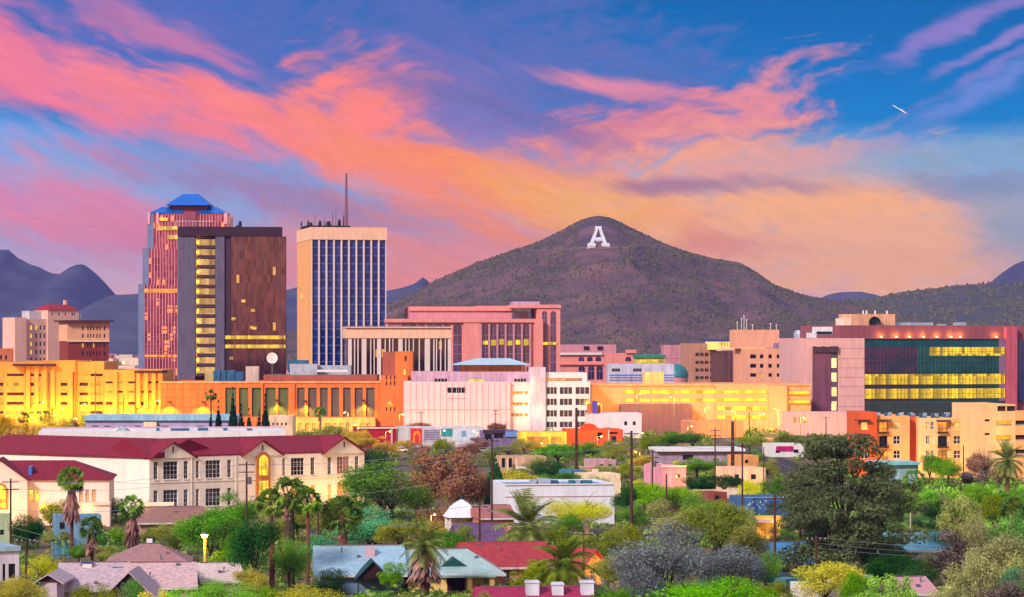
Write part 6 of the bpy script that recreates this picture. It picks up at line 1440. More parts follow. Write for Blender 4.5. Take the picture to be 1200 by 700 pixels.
T = [
 # --- nearest, along the bottom edge
 (15, 735, 672, 78, 'broad', 'yellow', 'yellow green tree filling the lower left corner', G1),
 (75, 760, 692, 50, 'bush', 'olive', 'dull olive shrub below the dark purple gable at lower left', G1),
 (112, 745, 678, 60, 'airy', 'olive', 'thin olive tree in front of the lilac shingled roof', G1),
 (150, 730, 672, 36, 'airy', 'green', 'slim leafy green tree between the two white chimneys and lower gable', G1),
 (222, 705, 657, 36, 'airy', 'dark', 'sparse dark leafed sapling left of the glowing lamp', G1),
 (208, 755, 682, 62, 'broad', 'bright', 'vivid green tree below the sparse dark sapling', G1),
 (262, 750, 676, 82, 'broad', 'bright', 'vivid green tree right of the glowing lamp foot', G1),
 (305, 735, 684, 46, 'broad', 'green', 'mid green tree at the foot of the red barked fan palm', G1),
 (358, 760, 683, 96, 'broad', 'yellow', 'bright yellow tree at the bottom edge below the fan palm group', G1),
 (388, 715, 662, 44, 'broad', 'dark', 'dark tree against the left end of the sky blue metal roof', G1),
 (300, 705, 598, 56, 'broad', 'dark', 'tall dark tree behind the fan palm group', G1),
 (338, 700, 622, 44, 'broad', 'green', 'mid green tree between the trunks of the fan palm group', G1),
 (460, 700, 655, 36, 'broad', 'green', 'neat round green tree on front of the mint roofed bungalow', G1),
 (478, 760, 684, 70, 'bush', 'olive', 'olive shrub below the wide skirted date palm', G1),
 (528, 760, 690, 50, 'bush', 'green', 'green shrub at the bottom edge before the bungalow porch', G1),
 (630, 712, 652, 66, 'broad', 'olive', 'olive green tree left of the tallest date palm, before the red roof', G1),
 (822, 745, 662, 178, 'broad', 'bright', 'large vivid green dome shaped tree at the bottom centre right', G1),
 (905, 735, 674, 52, 'airy', 'olive', 'olive tree just right of the vivid dome shaped tree', G1),
 (962, 712, 652, 92, 'airy', 'yellow', 'lime yellow tree in front of the big pine trunk', G1),
 (1010, 745, 683, 80, 'bush', 'bright', 'vivid green shrub below the white yard building', G1),
 (1046, 735, 665, 60, 'bush', 'bright', 'vivid green shrub left of the dusty rose roof', G1),
 (1132, 745, 640, 78, 'airy', 'sage', 'pale sage tree right of the street light at the lower right', G1),
 (1168, 755, 660, 66, 'bare', 'plum', 'brownish grey leafless tree near the lower right corner', G1),
 (1196, 750, 655, 56, 'airy', 'teal', 'blue green tree cut by the right edge at the bottom', G1),
 (738, 745, 655, 84, 'airy', 'grey', 'grey leaved tree low at left of the tall grey tree', G1),
 (772, 715, 602, 112, 'airy', 'grey', 'tallest grey leaved tree with dark limbs', G1),
 (850, 705, 632, 92, 'airy', 'grey', 'rounded grey leaved tree just above the vivid dome shaped tree', G1),
 (560, 745, 690, 60, 'broad', 'olive', 'olive tree at the bottom edge left of the magenta roof', G1),
 (712, 752, 684, 54, 'broad', 'green', 'green tree at the bottom edge right of the magenta roof', G1),
 (436, 750, 688, 60, 'airy', 'green', 'green tree at the bottom edge before the dark porch gable', G1),
 (186, 752, 686, 44, 'broad', 'yellow', 'yellow green tree covering the pale roof below the small purple gable', G1),
 (292, 712, 664, 40, 'broad', 'yellow', 'yellow green tree at the right end of the pale rose roof', G1),
 (1105, 752, 676, 50, 'airy', 'sage', 'sage tree between dusty rose roof and the lower right street light', G1),
 (926, 748, 684, 46, 'bush', 'olive', 'olive shrub before the small teal garden shed', G1),
 # --- second row
 (52, 690, 645, 50, 'airy', 'yellow', 'yellow olive tree behind the dark pole at the left', G1),
 (30, 655, 596, 40, 'broad', 'dark', 'dense dark tree beside the mint green house', G1),
 (60, 618, 579, 34, 'bush', 'olive', 'shrub lit orange in front of the yellow school hall windows', G1),
 (84, 612, 590, 30, 'bush', 'gold', 'golden lit shrub right of the yellow hall windows', G1),
 (20, 608, 580, 26, 'bush', 'olive', 'small olive shrub under the arched window at the left', G1),
 (136, 612, 581, 26, 'broad', 'green', 'small rounded green tree between both tall fan palms at the left', G1),
 (92, 660, 634, 34, 'bush', 'green', 'green shrub at the foot of the first tall fan palm', G1),
 (126, 665, 636, 32, 'bush', 'olive', 'olive shrub between the first tall fan palm and short one', G1),
 (160, 676, 652, 40, 'bush', 'dark', 'spiky dark shrub leaning on the brown hipped roof', G1),
 (200, 672, 654, 34, 'bush', 'olive', 'olive shrub at the right end of the brown hipped roof', G1),
 (248, 662, 588, 84, 'airy', 'green', 'wide green mesquite tree before the school front', G1),
 (202, 650, 606, 52, 'airy', 'olive', 'olive mesquite tree left of the wide green one', G1),
 (283, 625, 571, 58, 'airy', 'green', 'light green tree behind the pole before the school entrance', G1),
 (284, 668, 618, 50, 'airy', 'green', 'fresh green tree between glowing lamp and fan palms', G1),
 (375, 640, 580, 62, 'airy', 'olive', 'olive tree directly behind the fan palm group', G1),
 (433, 648, 590, 92, 'airy', 'teal', 'wide blue green tree behind the single stout fan palm', G1),
 (382, 672, 622, 60, 'airy', 'teal', 'blue green tree low behind the slim fan palm trunk', G1),
 (455, 612, 533, 118, 'airy', 'green', 'largest green mesquite tree right of the school', G1),
 (470, 655, 606, 54, 'broad', 'olive', 'dull olive tree above the mint roofed bungalow', G1),
 (436, 566, 520, 42, 'broad', 'dark', 'dark blue green tree right behind the last school gable', G1),
 (420, 532, 502, 50, 'broad', 'gold', 'golden lit tree in front of the crimson warehouse', G2),
 (452, 540, 516, 30, 'broad', 'gold', 'small golden lit tree under the crimson warehouse corner', G2),
 (498, 600, 522, 66, 'bare', 'brown', 'brown leafless tree below the red mural', G1),
 (540, 608, 524, 68, 'bare', 'brown', 'brown leafless tree left of the slim dark tree', G1),
 (512, 622, 585, 50, 'bare', 'brown', 'low brown thicket tree left of the white pyramid pavilion', G1),
 (506, 640, 606, 36, 'bush', 'gold', 'orange lit shrub above the skirted date palm', G1),
 (544, 660, 612, 40, 'broad', 'olive', 'olive tree before the purple roof', G1),
 (520, 662, 618, 44, 'broad', 'green', 'green tree between skirted date palm and purple roof', G1),
 (580, 604, 526, 20, 'column', 'dark', 'slim dark tree behind the tall middle utility pole', G1),
 (545, 604, 588, 26, 'bush', 'teal', 'small blue green shrub on top of the pavilion left side', G1),
 (676, 628, 573, 78, 'broad', 'yellow', 'yellow green tree against the white warehouse wall', G1),
 (704, 668, 618, 54, 'airy', 'olive', 'olive tree right of the tallest date palm', G1),
 (728, 660, 608, 44, 'airy', 'olive', 'thin olive tree beside the tall grey tree', G1),
 (732, 614, 566, 32, 'broad', 'dark', 'dark narrow tree at the right end of the white warehouse', G1),
 (612, 586, 548, 56, 'airy', 'yellow', 'lime tree peeping over the left end of the white warehouse', G1),
 (652, 584, 549, 62, 'airy', 'green', 'green tree behind the rooftop coolers of the white warehouse', G1),
 (694, 588, 556, 42, 'airy', 'green', 'green tree behind the right half of the white warehouse', G1),
 (762, 602, 563, 58, 'airy', 'bright', 'bright green tree below the pink flat roofed house', G1),
 (806, 600, 566, 52, 'airy', 'bright', 'bright green tree right of the three short poles', G1),
 (790, 640, 580, 66, 'airy', 'sage', 'sage tree behind the tall grey tree', G1),
 (835, 655, 582, 84, 'airy', 'olive', 'broad olive tree above the rounded grey tree', G1),
 (862, 640, 588, 46, 'airy', 'sage', 'sage tree beside the cobalt blue building', G1),
 (880, 690, 606, 50, 'broad', 'olive', 'olive green tree right of the rounded grey tree', G1),
 (905, 702, 640, 34, 'airy', 'green', 'narrow green tree left of the azure metal roof', G1),
 (64, 640, 618, 40, 'bush', 'olive', 'olive shrub before the cornflower blue studio left part', G1),
 (112, 648, 622, 26, 'bush', 'green', 'green shrub before the cornflower blue studio right end', G1),
 (176, 640, 616, 34, 'bush', 'olive', 'olive shrub before the umber roofed house', G1),
 (142, 640, 612, 28, 'bush', 'green', 'green shrub beside the second tall fan palm', G1),
 (225, 640, 600, 44, 'airy', 'green', 'green tree at the right end of the umber roof', G1),
 (262, 690, 640, 40, 'broad', 'green', 'green tree just behind the roof right of the glowing lamp', G1),
 (330, 650, 600, 40, 'airy', 'olive', 'olive tree behind the shaggy fan palm trunk', G1),
 (405, 632, 584, 46, 'airy', 'green', 'green tree between fan palms and the large green mesquite', G1),
 (350, 636, 588, 40, 'broad', 'dark', 'dark tree before the right half of the school', G1),
 (486, 608, 566, 40, 'airy', 'olive', 'olive tree at the foot of the brown leafless tree', G1),
 (420, 612, 572, 40, 'airy', 'green', 'green tree under the last school gable', G1),
 (562, 626, 596, 30, 'bush', 'olive', 'olive shrub between pavilion and tall light brown pole', G1),
 (590, 668, 630, 40, 'broad', 'olive', 'olive tree at the right end of the purple roof', G1),
 (640, 650, 606, 36, 'airy', 'olive', 'olive tree between the two rightmost date palms', G1),
 (664, 640, 598, 40, 'airy', 'green', 'green tree under the yellow green tree', G1),
 (745, 626, 586, 44, 'airy', 'green', 'green tree behind the tall grey tree, left', G1),
 (770, 622, 590, 44, 'airy', 'olive', 'olive tree behind the tall grey tree, right', G1),
 (716, 700, 644, 46, 'broad', 'olive', 'olive tree right of the cream trimmed red gable', G1),
 (700, 730, 668, 44, 'airy', 'grey', 'small grey leaved tree beside the magenta roof', G1),
 (800, 690, 620, 52, 'airy', 'grey', 'grey leaved tree between the tallest and the rounded one', G1),
 (818, 618, 578, 44, 'airy', 'green', 'green tree below the brick red shed wall', G1),
 (850, 614, 582, 36, 'airy', 'olive', 'olive tree left of the cobalt blue building', G1),
 (925, 640, 612, 26, 'bush', 'green', 'green shrub before the golden yard house', G1),
 (930, 700, 668, 40, 'airy', 'green', 'green tree before the azure metal roof', G1),
 (1000, 716, 664, 44, 'airy', 'green', 'green tree behind the white yard building', G1),
 (1075, 712, 660, 50, 'broad', 'dark', 'dark tree behind the dusty rose roof', G1),
 (1100, 664, 618, 46, 'airy', 'teal', 'blue green tree over the pale aqua roof right end', G1),
 (1148, 650, 606, 46, 'airy', 'sage', 'sage tree behind the brownish leafless tree at the aqua roof', G1),
 (1180, 730, 640, 60, 'airy', 'sage', 'sage tree between the lower brownish leafless tree and right edge', G1),
 (1120, 616, 588, 44, 'bush', 'green', 'green shrub on the slope right of the dark slope tree', G1),
 (1150, 590, 562, 40, 'bush', 'green', 'green shrub behind the bright slope tree', G1),
 (1072, 640, 612, 40, 'airy', 'olive', 'olive tree left of the pale pole', G1),
 (1180, 600, 572, 40, 'bush', 'green', 'green shrub under the date palm at the garage', G1),
 (670, 572, 544, 40, 'broad', 'green', 'round green tree at the foot of the very tall thick pole', G1),
 (632, 560, 532, 34, 'airy', 'olive', 'olive tree before the sandy house', G2),
 (604, 572, 546, 34, 'airy', 'olive', 'olive tree left before the sandy house posts', G2),
 (736, 566, 540, 30, 'airy', 'olive', 'olive tree left of the golden lit tree', G2),
 (756, 582, 560, 30, 'airy', 'yellow', 'lime tree left of the pink flat roofed house', G2),
 (838, 566, 548, 24, 'bush', 'olive', 'olive shrub between two very dark round trees and long shed', G2),
 (690, 540, 516, 40, 'broad', 'green', 'green tree before the tangerine restaurant right part', G2),
 (900, 560, 534, 26, 'airy', 'olive', 'olive tree right of the apricot house', G2),
 (474, 530, 514, 24, 'airy', 'gold', 'golden lit tree at the left end of the mural row', G2),
 (545, 542, 516, 30, 'airy', 'brown', 'brown tree before the pale blue mural', G2),
 (576, 546, 522, 30, 'airy', 'olive', 'olive tree behind the tall light brown pole', G2),
 (630, 530, 514, 24, 'airy', 'gold', 'golden lit tree before the golden shop', G2),
 # --- right side
 (985, 690, 506, 158, 'pine', 'pine', 'huge spreading dark pine, tallest tree of all', None),
 (1034, 672, 544, 62, 'pine', 'pine', 'second dark pine leaning on the right of the huge one', None),
 (940, 664, 545, 70, 'pine', 'pine', 'smaller dark pine on the left flank of the huge one', None),
 (1042, 694, 645, 92, 'broad', 'dark', 'wide dark green tree to the right of the big pine trunk', G1),
 (1088, 688, 642, 46, 'airy', 'sage', 'sage bush like tree above the dusty rose roof', G1),
 (1112, 690, 610, 56, 'bare', 'plum', 'brownish grey leafless tree before the pale aqua roof', G1),
 (1126, 660, 578, 56, 'bare', 'sage', 'tall sage tree with bare grey limbs', G1),
 (1160, 700, 596, 70, 'airy', 'sage', 'broad sage tree above the lower brownish leafless tree', G1),
 (1190, 690, 590, 60, 'broad', 'green', 'green tree at the right edge above the blue green one', G1),
 (1168, 622, 574, 50, 'airy', 'olive', 'olive tree below the date palm at the right edge', G1),
 (1196, 618, 566, 44, 'broad', 'green', 'round green tree cut by the right edge', G1),
 (1098, 622, 582, 44, 'broad', 'dark', 'dark tree in the middle of the green slope', G1),
 (1080, 628, 604, 34, 'bush', 'dark', 'dark shrub left below the dark slope tree', G1),
 (1138, 600, 566, 60, 'airy', 'bright', 'bright green tree on the slope below the apartments', G1),
 (1056, 610, 566, 54, 'airy', 'green', 'green tree right beside the second dark pine', G1),
 (1086, 600, 572, 44, 'airy', 'bright', 'bright green tree right of the small slope palm', G1),
 (1089, 570, 529, 30, 'broad', 'green', 'green street tree before the sand coloured apartment bay', G2),
 (1112, 572, 532, 34, 'broad', 'green', 'green street tree before the right apartment balconies', G2),
 (1044, 560, 540, 24, 'broad', 'green', 'small green tree behind the aqua carport', G2),
 (1150, 566, 522, 34, 'bare', 'brown', 'thin leafless tree lit orange before the tan garage', G2),
 (1172, 568, 538, 34, 'bare', 'brown', 'low leafless tree left of the date palm at the garage', G2),
 (1140, 570, 548, 36, 'bush', 'plum', 'brownish grey shrub in front of the recessed orange apartment bay', G2),
 # --- middle distance
 (655, 552, 517, 56, 'umbrella', 'green', 'green tree below the tangerine restaurant', G2),
 (642, 572, 535, 46, 'broad', 'dark', 'dark tree right of the sandy house', G2),
 (615, 532, 512, 30, 'airy', 'olive', 'olive tree in front of the golden shop', G2),
 (596, 536, 518, 34, 'airy', 'olive', 'olive tree in front of the violet shops', G2),
 (560, 530, 510, 26, 'bare', 'brown', 'leafless tree at the end of the mural row', G2),
 (524, 534, 512, 30, 'airy', 'olive', 'olive tree in front of the teal mural', G2),
 (492, 538, 516, 26, 'airy', 'brown', 'brown tree in front of the red mural', G2),
 (722, 545, 512, 36, 'airy', 'olive', 'olive tree right of the tangerine restaurant', G2),
 (712, 576, 542, 40, 'broad', 'olive', 'dull tree behind the butter coloured house', G2),
 (750, 552, 526, 30, 'airy', 'gold', 'golden lit tree right of the tallest middle pole', G2),
 (762, 536, 508, 26, 'airy', 'olive', 'olive tree left of the long white roofed shed', G2),
 (786, 530, 503, 44, 'broad', 'green', 'green tree before the plum hall', G2),
 (812, 530, 504, 36, 'broad', 'green', 'green tree before the plum hall and its right corner', G2),
 (816, 560, 534, 46, 'broad', 'green', 'green tree right of the pink flat roofed house', G2),
 (820, 582, 556, 44, 'broad', 'dark', 'very dark round tree left of the blush coloured house', G2),
 (848, 582, 555, 44, 'broad', 'dark', 'very dark round tree touching the blush coloured house', G2),
 (879, 532, 510, 42, 'umbrella', 'olive', 'umbrella shaped tree under the lit parking deck', G2),
 (925, 528, 507, 32, 'umbrella', 'olive', 'umbrella shaped tree left of the low pink clinic wing', G2),
 (886, 548, 524, 24, 'airy', 'green', 'green tree right of the apricot house', G2),
 (880, 590, 560, 30, 'airy', 'yellow', 'lime tree before the blush coloured house', G2),
 (906, 590, 556, 36, 'airy', 'green', 'green tree between blush coloured house and big pine', G2),
 (798, 556, 538, 20, 'airy', 'yellow', 'little lime tree behind the pink flat roofed house', G2),
 (390, 524, 497, 34, 'umbrella', 'olive', 'dark olive tree before the museum arcade', G2),
 (490, 509, 495, 34, 'bare', 'brown', 'leafless tree before the pale pink office', G2),
 (586, 510, 492, 26, 'bare', 'brown', 'leafless tree under the bay of the pale pink office', G2),
 (712, 517, 499, 30, 'broad', 'green', 'green tree before the white two storey shop', G2),
 (52, 516, 489, 30, 'airy', 'gold', 'golden lit tree before the tan parking garage', G2),
 (10, 520, 486, 30, 'airy', 'gold', 'golden lit tree before the left end of the tan garage', G2),
 (82, 517, 488, 24, 'airy', 'olive', 'olive tree before the tan parking garage', G2),
 (30, 518, 492, 22, 'airy', 'gold', 'smaller golden lit tree before the tan garage', G2),
 (66, 520, 484, 34, 'airy', 'gold', 'golden lit tree right of both distant fan palms', G2),
 (40, 524, 494, 30, 'bush', 'gold', 'golden lit bush between both distant fan palms', G2),
 (-4, 522, 482, 34, 'airy', 'gold', 'golden lit tree cut by the left edge before the garage', G2),
 (92, 522, 496, 26, 'bush', 'gold', 'golden lit bush left of the lilac warehouse wall', G2),
 (18, 528, 498, 26, 'bush', 'gold', 'small golden lit bush behind the school ridge at the left', G2),
 (100, 515, 482, 20, 'airy', 'olive', 'olive tree left of the lilac warehouse', G2),
]
for (px, pb, pt_, wp, kd, cl, lb, gp) in T: tree(px, pb, pt_, wp, kd, cl, lb, group=gp)
for px, top, lb in ((256, 468, 'second shortest cypress at the left end of the row'), (273, 452, 'tallest cypress of the row'), (282.5, 472, 'slim cypress right of the tallest'), (292, 478, 'short cypress in the middle of the row'), (303.5, 478, 'short cypress left of the last tall one'), (311, 460, 'tall slender cypress at the right end of the row'), (247, 478, 'narrow cypress under the fan palm left of the row')):
    tree(px, 535, top, 12 if px > 250 else 8, 'column', 'cypress', lb, group=G3, Y=700, deep=1)

# ---------- palms
palmleaf = leafmat('palm_leaf', (30, 60, 24), (104, 134, 54), .15); dateleaf = leafmat('date_palm_leaf', (36, 58, 22), (118, 134, 52), .15); deadleaf = leafmat('dead_palm_leaf', (70, 50, 50), (150, 116, 106), .1)
pbark = mat('palm_bark', (122, 78, 62), .95, var=.3, scale=2.5, bump=.6, bscale=3); hairy = mat('shaggy_palm_bark', (74, 66, 50), .95, var=.35, scale=3, bump=.7, bscale=3)
def fan_crown(R0, n=42, seed=1, droop=-.9):
    rnd = random.Random(seed); k = MB()
    for i in range(n):
        a = rnd.uniform(0, 6.283); el = rnd.uniform(droop, 1.35); d = Vector((math.cos(a) * math.cos(el), math.sin(a) * math.cos(el), math.sin(el))); L1 = R0 * rnd.uniform(.5, .62)
        c = d * L1; k.tube((0, 0, 0), c, .03, .02, 3, cap=False); side = d.cross(Vector((0, 0, 1))).normalized(); up = side.cross(d); ro = rnd.uniform(-1.3, 1.3); side = side * math.cos(ro) + up * math.sin(ro)
        for j in range(9):
            t = (j - 4) / 4 * 1.25; e = (d * math.cos(t) + side * math.sin(t)) * R0 * .46 * rnd.uniform(.85, 1.1); tip = c + e + Vector((0, 0, -R0 * .10 * rnd.uniform(.6, 1.6))); w_ = (side * math.cos(t) - d * math.sin(t)) * R0 * .045
            m_ = c + e * .55; k.face((c, m_ - w_, tip, m_ + w_))
    return k
def date_crown(R0, n=46, seed=1, low=-.75):
    rnd = random.Random(seed); k = MB()
    for i in range(n):
        a = 6.283 * i / n * 1.618 * 3 + rnd.uniform(-.2, .2); el = low + (1.5 - low) * (i + .5) / n; p = Vector((0, 0, 0)); d = Vector((math.cos(a) * math.cos(el), math.sin(a) * math.cos(el), math.sin(el))); seg = R0 / 7
        for j in range(7):
            q = p + d * seg; k.tube(p, q, .05 * (1 - j / 8), .04 * (1 - j / 8), 3, cap=False); side = d.cross(Vector((0, 0, 1)));
            if side.length < .01: side = Vector((1, 0, 0))
            side.normalize()
            if j > 0:
                for s_ in (1, -1):
                    for h_ in range(3):
                        b0 = p.lerp(q, h_ / 3); ln = R0 * .20 * (1.1 - abs(j - 3) / 6); tip = b0 + side * s_ * ln + d * ln * .5 + Vector((0, 0, -ln * .35)); k.face((b0 - d * .05 * R0 / 3, b0 + d * .07 * R0 / 3, tip))
            p = q; d = (d + Vector((0, 0, -.17))).normalized()
    return k
def skirt(r0, r1, L_, n=120, seed=1):
    rnd = random.Random(seed); k = MB()
    for i in range(n):
        a = rnd.uniform(0, 6.283); z = -rnd.random() * L_ * .75; f_ = -z / L_; r = (r0 + (r1 - r0) * math.sin(min(1, f_ * 1.4) * 1.6) ** .7) * rnd.uniform(.6, 1.05); p = Vector((math.cos(a) * r * .55, math.sin(a) * r * .55, z + .3)); q = Vector((math.cos(a) * r, math.sin(a) * r, z - L_ * rnd.uniform(.16, .3))); s_ = Vector((-math.sin(a), math.cos(a), 0)) * rnd.uniform(.12, .28)
        k.face((p, p.lerp(q, .5) - s_, q, p.lerp(q, .5) + s_))
    return k
def palm(px, pb, crow, Rpx, kind, label, trunk=.22, sk=None, group=None, seed=1, bark=None, lean=0.0, n=None, Y=None, name=None):
    """crow: row of the crown's centre; Rpx: frond reach in picture units; sk = (r0, r1, length) of the dead skirt in metres"""
    Y = Y or gy(pb); s = Y / FP; base = Vector(((px - 600) * s, Y, 0)); top = Vector(((px - 600) * s + lean, Y, CH + (HZ - crow) * s)); R0 = Rpx * s * (1.4 if kind == 'fan' else 1.2)
    b_ = emp(name or ('fan_palm' if kind == 'fan' else 'date_palm'), base, label, 'palm tree', group); k = MB(); n_ = 8
    for i in range(n_):
        t0, t1 = i / n_, (i + 1) / n_; w0 = trunk * (1.25 - .35 * t0); k.tube(base.lerp(top, t0) + Vector((math.sin(t0 * 3) * .12, 0, 0)), base.lerp(top, t1) + Vector((math.sin(t1 * 3) * .12, 0, 0)), w0 * 1.05, trunk * (1.25 - .35 * t1), 8, cap=False)
    top = top + Vector((math.sin(3) * .12, 0, 0)); k.build('trunk', bark or pbark, b_, smooth=False)
    c = fan_crown(R0, (n or 34) + 16, seed) if kind == 'fan' else date_crown(R0, n or 48, seed); c.v = [tuple(Vector(v) + top) for v in c.v]; c.build('crown', palmleaf if kind == 'fan' else dateleaf, b_)
    if sk:
        c = skirt(*sk, n=int(90 * sk[2] / 2), seed=seed); c.v = [tuple(Vector(v) + top - Vector((0, 0, R0 * (.45 if kind == 'fan' else .15)))) for v in c.v]; c.build('skirt', deadleaf, b_)
    return b_
GP = 'fan palms'
palm(83.5, 652, 562, 13, 'fan', 'tallest fan palm left of all, long tan skirt before the school hall', sk=(.45, 1.6, 6.0), group=GP, seed=2, n=40)
palm(154.5, 655, 594, 12, 'fan', 'fan palm with tan skirt in front of the school wing', sk=(.45, 1.45, 5.5), group=GP, seed=3)
palm(107, 664, 619, 12, 'fan', 'short fan palm with wide drooping skirt between two taller ones', sk=(.4, 1.5, 3.2), group=GP, seed=4)
palm(318.5, 700, 590, 15, 'fan', 'fan palm with bare reddish trunk leaning slightly, left of its group', trunk=.30, group=GP, seed=5, lean=-.2)
palm(338, 690, 578, 17, 'fan', 'fan palm with dark shaggy trunk, highest of its group', trunk=.62, sk=(.5, .8, 2.5), group=GP, seed=6, bark=hairy)
palm(360, 690, 587, 14, 'fan', 'fan palm with thin straight trunk, right of its group', trunk=.22, group=GP, seed=7)
palm(401, 688, 604, 20, 'fan', 'stout fan palm with thick knobbly trunk above the blue roof', trunk=.55, sk=(.6, .8, 1.8), group=GP, seed=8, n=46)
palm(247, 530, 463, 6, 'fan', 'slim fan palm against the orange museum wall beside the cypresses', trunk=.2, group=GP, seed=9, Y=760, n=26)
palm(375, 520, 483, 5.5, 'fan', 'small dark fan palm before the museum arcade', trunk=.2, sk=(.4, .7, 2.5), group=GP, seed=10, Y=930, n=26)
palm(1071, 605, 563, 11, 'fan', 'small fan palm with brown skirt on the green slope', trunk=.3, sk=(.5, 1.1, 3.2), group=GP, seed=11)
palm(1186, 680, 596, 13, 'fan', 'fan palm with thin crown among the trees at the right edge', trunk=.3, sk=(.4, .8, 2), group=GP, seed=12)
for x, y, lb in ((53, 488, 'distant fan palm before the tan garage, left one of two'), (28, 490, 'distant fan palm at the left part of the tan garage')): palm(x, 515, y, 6, 'fan', lb, trunk=.2, group=GP, seed=13, Y=960, n=24)
GD = 'date palms'
palm(497, 702, 639, 30, 'date', 'date palm with very wide skirt of dead fronds beside the mint roof', trunk=.5, sk=(1.0, 2.8, 4.6), group=GD, seed=1, n=40)
palm(617, 660, 618, 40, 'date', 'wide date palm before the white warehouse', trunk=.5, group=GD, seed=2, n=60)
palm(660, 720, 660, 38, 'date', 'tallest date palm, full feathery crown above the magenta roof', trunk=.5, group=GD, seed=3, n=64)
palm(1180, 576, 540, 22, 'date', 'date palm in front of the tan garage at the right edge', trunk=.45, group=GD, seed=4, n=54)

# ---------- low bushes and weeds between everything
def undergrowth(name, n, px0, px1, py0, py1, m_, label, seed, s0=.5, s1=1.5):
    rs = np.random.RandomState(seed); V = []; F = []; 
    for i in range(n):
        py = 400 + 1 / rs.uniform(1 / (py1 - 400), 1 / (py0 - 400)); px = rs.uniform(px0, px1); Y = gy(py); X = (px - 600) / FP * Y
        if fbm(X, Y, 25, 2, seed * 3.3) < -.08: continue
        if abs(X - 70) < 6 or abs(Y - 742) < 8 or abs(Y - 840) < 8 or abs(Y - 488) < 6: continue
        r = rs.uniform(s0, s1); c = np.array([X, Y, 0])
        q = 26; d = rs.normal(size=(q, 3)); d /= np.linalg.norm(d, axis=1)[:, None]; d[:, 2] = abs(d[:, 2]); P_ = c + d * r * rs.uniform(.5, 1, (q, 1))
        t1 = rs.normal(size=(q, 3)); t1 /= np.linalg.norm(t1, axis=1)[:, None]; t2 = np.cross(d, t1); s_ = r * .22
        b = len(V); V.extend(np.stack([P_ - t1 * s_, P_ - t2 * s_, P_ + t1 * s_, P_ + t2 * s_], 1).reshape(-1, 3).tolist()); F.extend([(b + 4 * j, b + 4 * j + 1, b + 4 * j + 2, b + 4 * j + 3) for j in range(q)])
    me = bpy.data.meshes.new(name); me.from_pydata(V, [], F); me.materials.append(m_); me.update(); o = bpy.data.objects.new(name, me); COL.objects.link(o); tag(o, label, kind='stuff')
undergrowth('undergrowth', 6000, -500, 1700, 560, 740, leafmat('weed_green', (56, 84, 30), (120, 146, 62)), 'low green bushes and weeds between the houses', 1, .6, 2.0)
undergrowth('undergrowth', 3200, -500, 1700, 560, 740, leafmat('weed_olive', (84, 80, 40), (150, 138, 86)), 'dry olive weeds and brush between the houses', 2, .4, 1.2)
undergrowth('undergrowth', 4200, -400, 1600, 505, 560, leafmat('weed_green', (56, 84, 30), (120, 146, 62)), 'bushes along the blocks in the middle distance', 3, .8, 2.4)
undergrowth('undergrowth', 400, 960, 1260, 555, 640, LM['bright'], 'bright green ground cover on the slope below the apartments', 4, .8, 1.8)
undergrowth('distant_trees', 1600, -100, 1300, 425, 445, LM['dark'], 'far off mass of trees on the plain beyond downtown', 5, 3, 7)
# far city on the plain: too many to count
k = MB(); rnd = random.Random(12)
for i in range(420):
    Y = rnd.uniform(2100, 3000) if i % 2 else rnd.uniform(2600, 5200); X = rnd.uniform(-.26, .02 if Y > 3000 else .2) * Y
    f = Fr((X, Y), (1, rnd.uniform(-.3, .3)), Y); w_ = rnd.uniform(10, 32); k.box(f, 0, w_, -14, 0, 0, rnd.uniform(5, 16), rnd.choice((0, 0, 1, 2)))
    for j in range(2): u_ = rnd.uniform(1, w_ - 3); k.box(f, u_, u_ + 2.2, .05, .3, 2.5, 5.0, 3)
tag(k.build('distant_city', [M['cream'], M['lilac'], ogd, glow('distant_lights', (255, 180, 90), 3)]), 'mass of far off city blocks with tiny lights below the blue range', kind='stuff')

# ---------- utility poles and their wires
PO = {}
def pole(key, px, top, pb, label, r=.16, arms=2, Y=None, tr=False, col=None):
    Y = Y or gy(pb); s = Y / FP; p = Vector(((px - 600) * s, Y, 0)); h_ = CH + (HZ - top) * s
    b_ = emp('utility_pole', p, label, 'utility pole', 'wooden utility poles'); MB().tube(p, p + Vector((0, 0, h_)), r * 1.15, r * .8, 8).build('pole', col or M['wood'], b_)
    for i in range(arms):
        z = h_ - .5 - i * 1.1; k = MB(); k.box(Fr((p.x - 1.2, p.y - .17), (1, .1), Y), 0, 2.4, -.06, .06, z - .07, z + .07); a = k.build('crossarm', M['wood'], b_)
        k = MB()
        for u_ in (-1.1, -.5, .5, 1.1): k.lathe((p.x + u_, p.y - .12 , z + .07), [(.05, 0), (.07, .1), (.03, .22)], 6)
        k.build('insulators', M['hvac'], a)
    if tr: k = MB(); k.lathe((p.x + .45, p.y - .2, h_ - 3.4), [(.02, 0), (.32, 0), (.32, 1.1), (.02, 1.15)], 10); k.build('transformer', M['metal'], b_)
    PO[key] = (p, h_); return b_
pole('a', 12.5, 561, 658, 'brown utility pole before the lit arched hall window', tr=False)
pole('b', 30.5, 630, 706, 'thin dark utility pole beside the tiny white cottage', arms=1, r=.13)
pole('c', 289, 541, 650, 'utility pole with transformer before the school entrance gable', tr=True)
pole('d', 373, 588, 668, 'thin pole between the slim fan palm and the blue green tree', arms=1, r=.12)
pole('e', 576.5, 513, 640, 'tall light brown utility pole left of the white warehouse', arms=1)
pole('f', 562, 590, 660, 'dark utility pole in front of the white pyramid pavilion', arms=1)
pole('g', 675.5, 478, 572, 'very tall thick dark pole behind the white warehouse', r=.34, arms=0)
pole('h', 740, 505, 628, 'tall dark pole at the right end of the white warehouse', r=.24, arms=1)
pole('i', 764.5, 527, 590, 'pole with transformers left of the pink flat roofed house', tr=True)
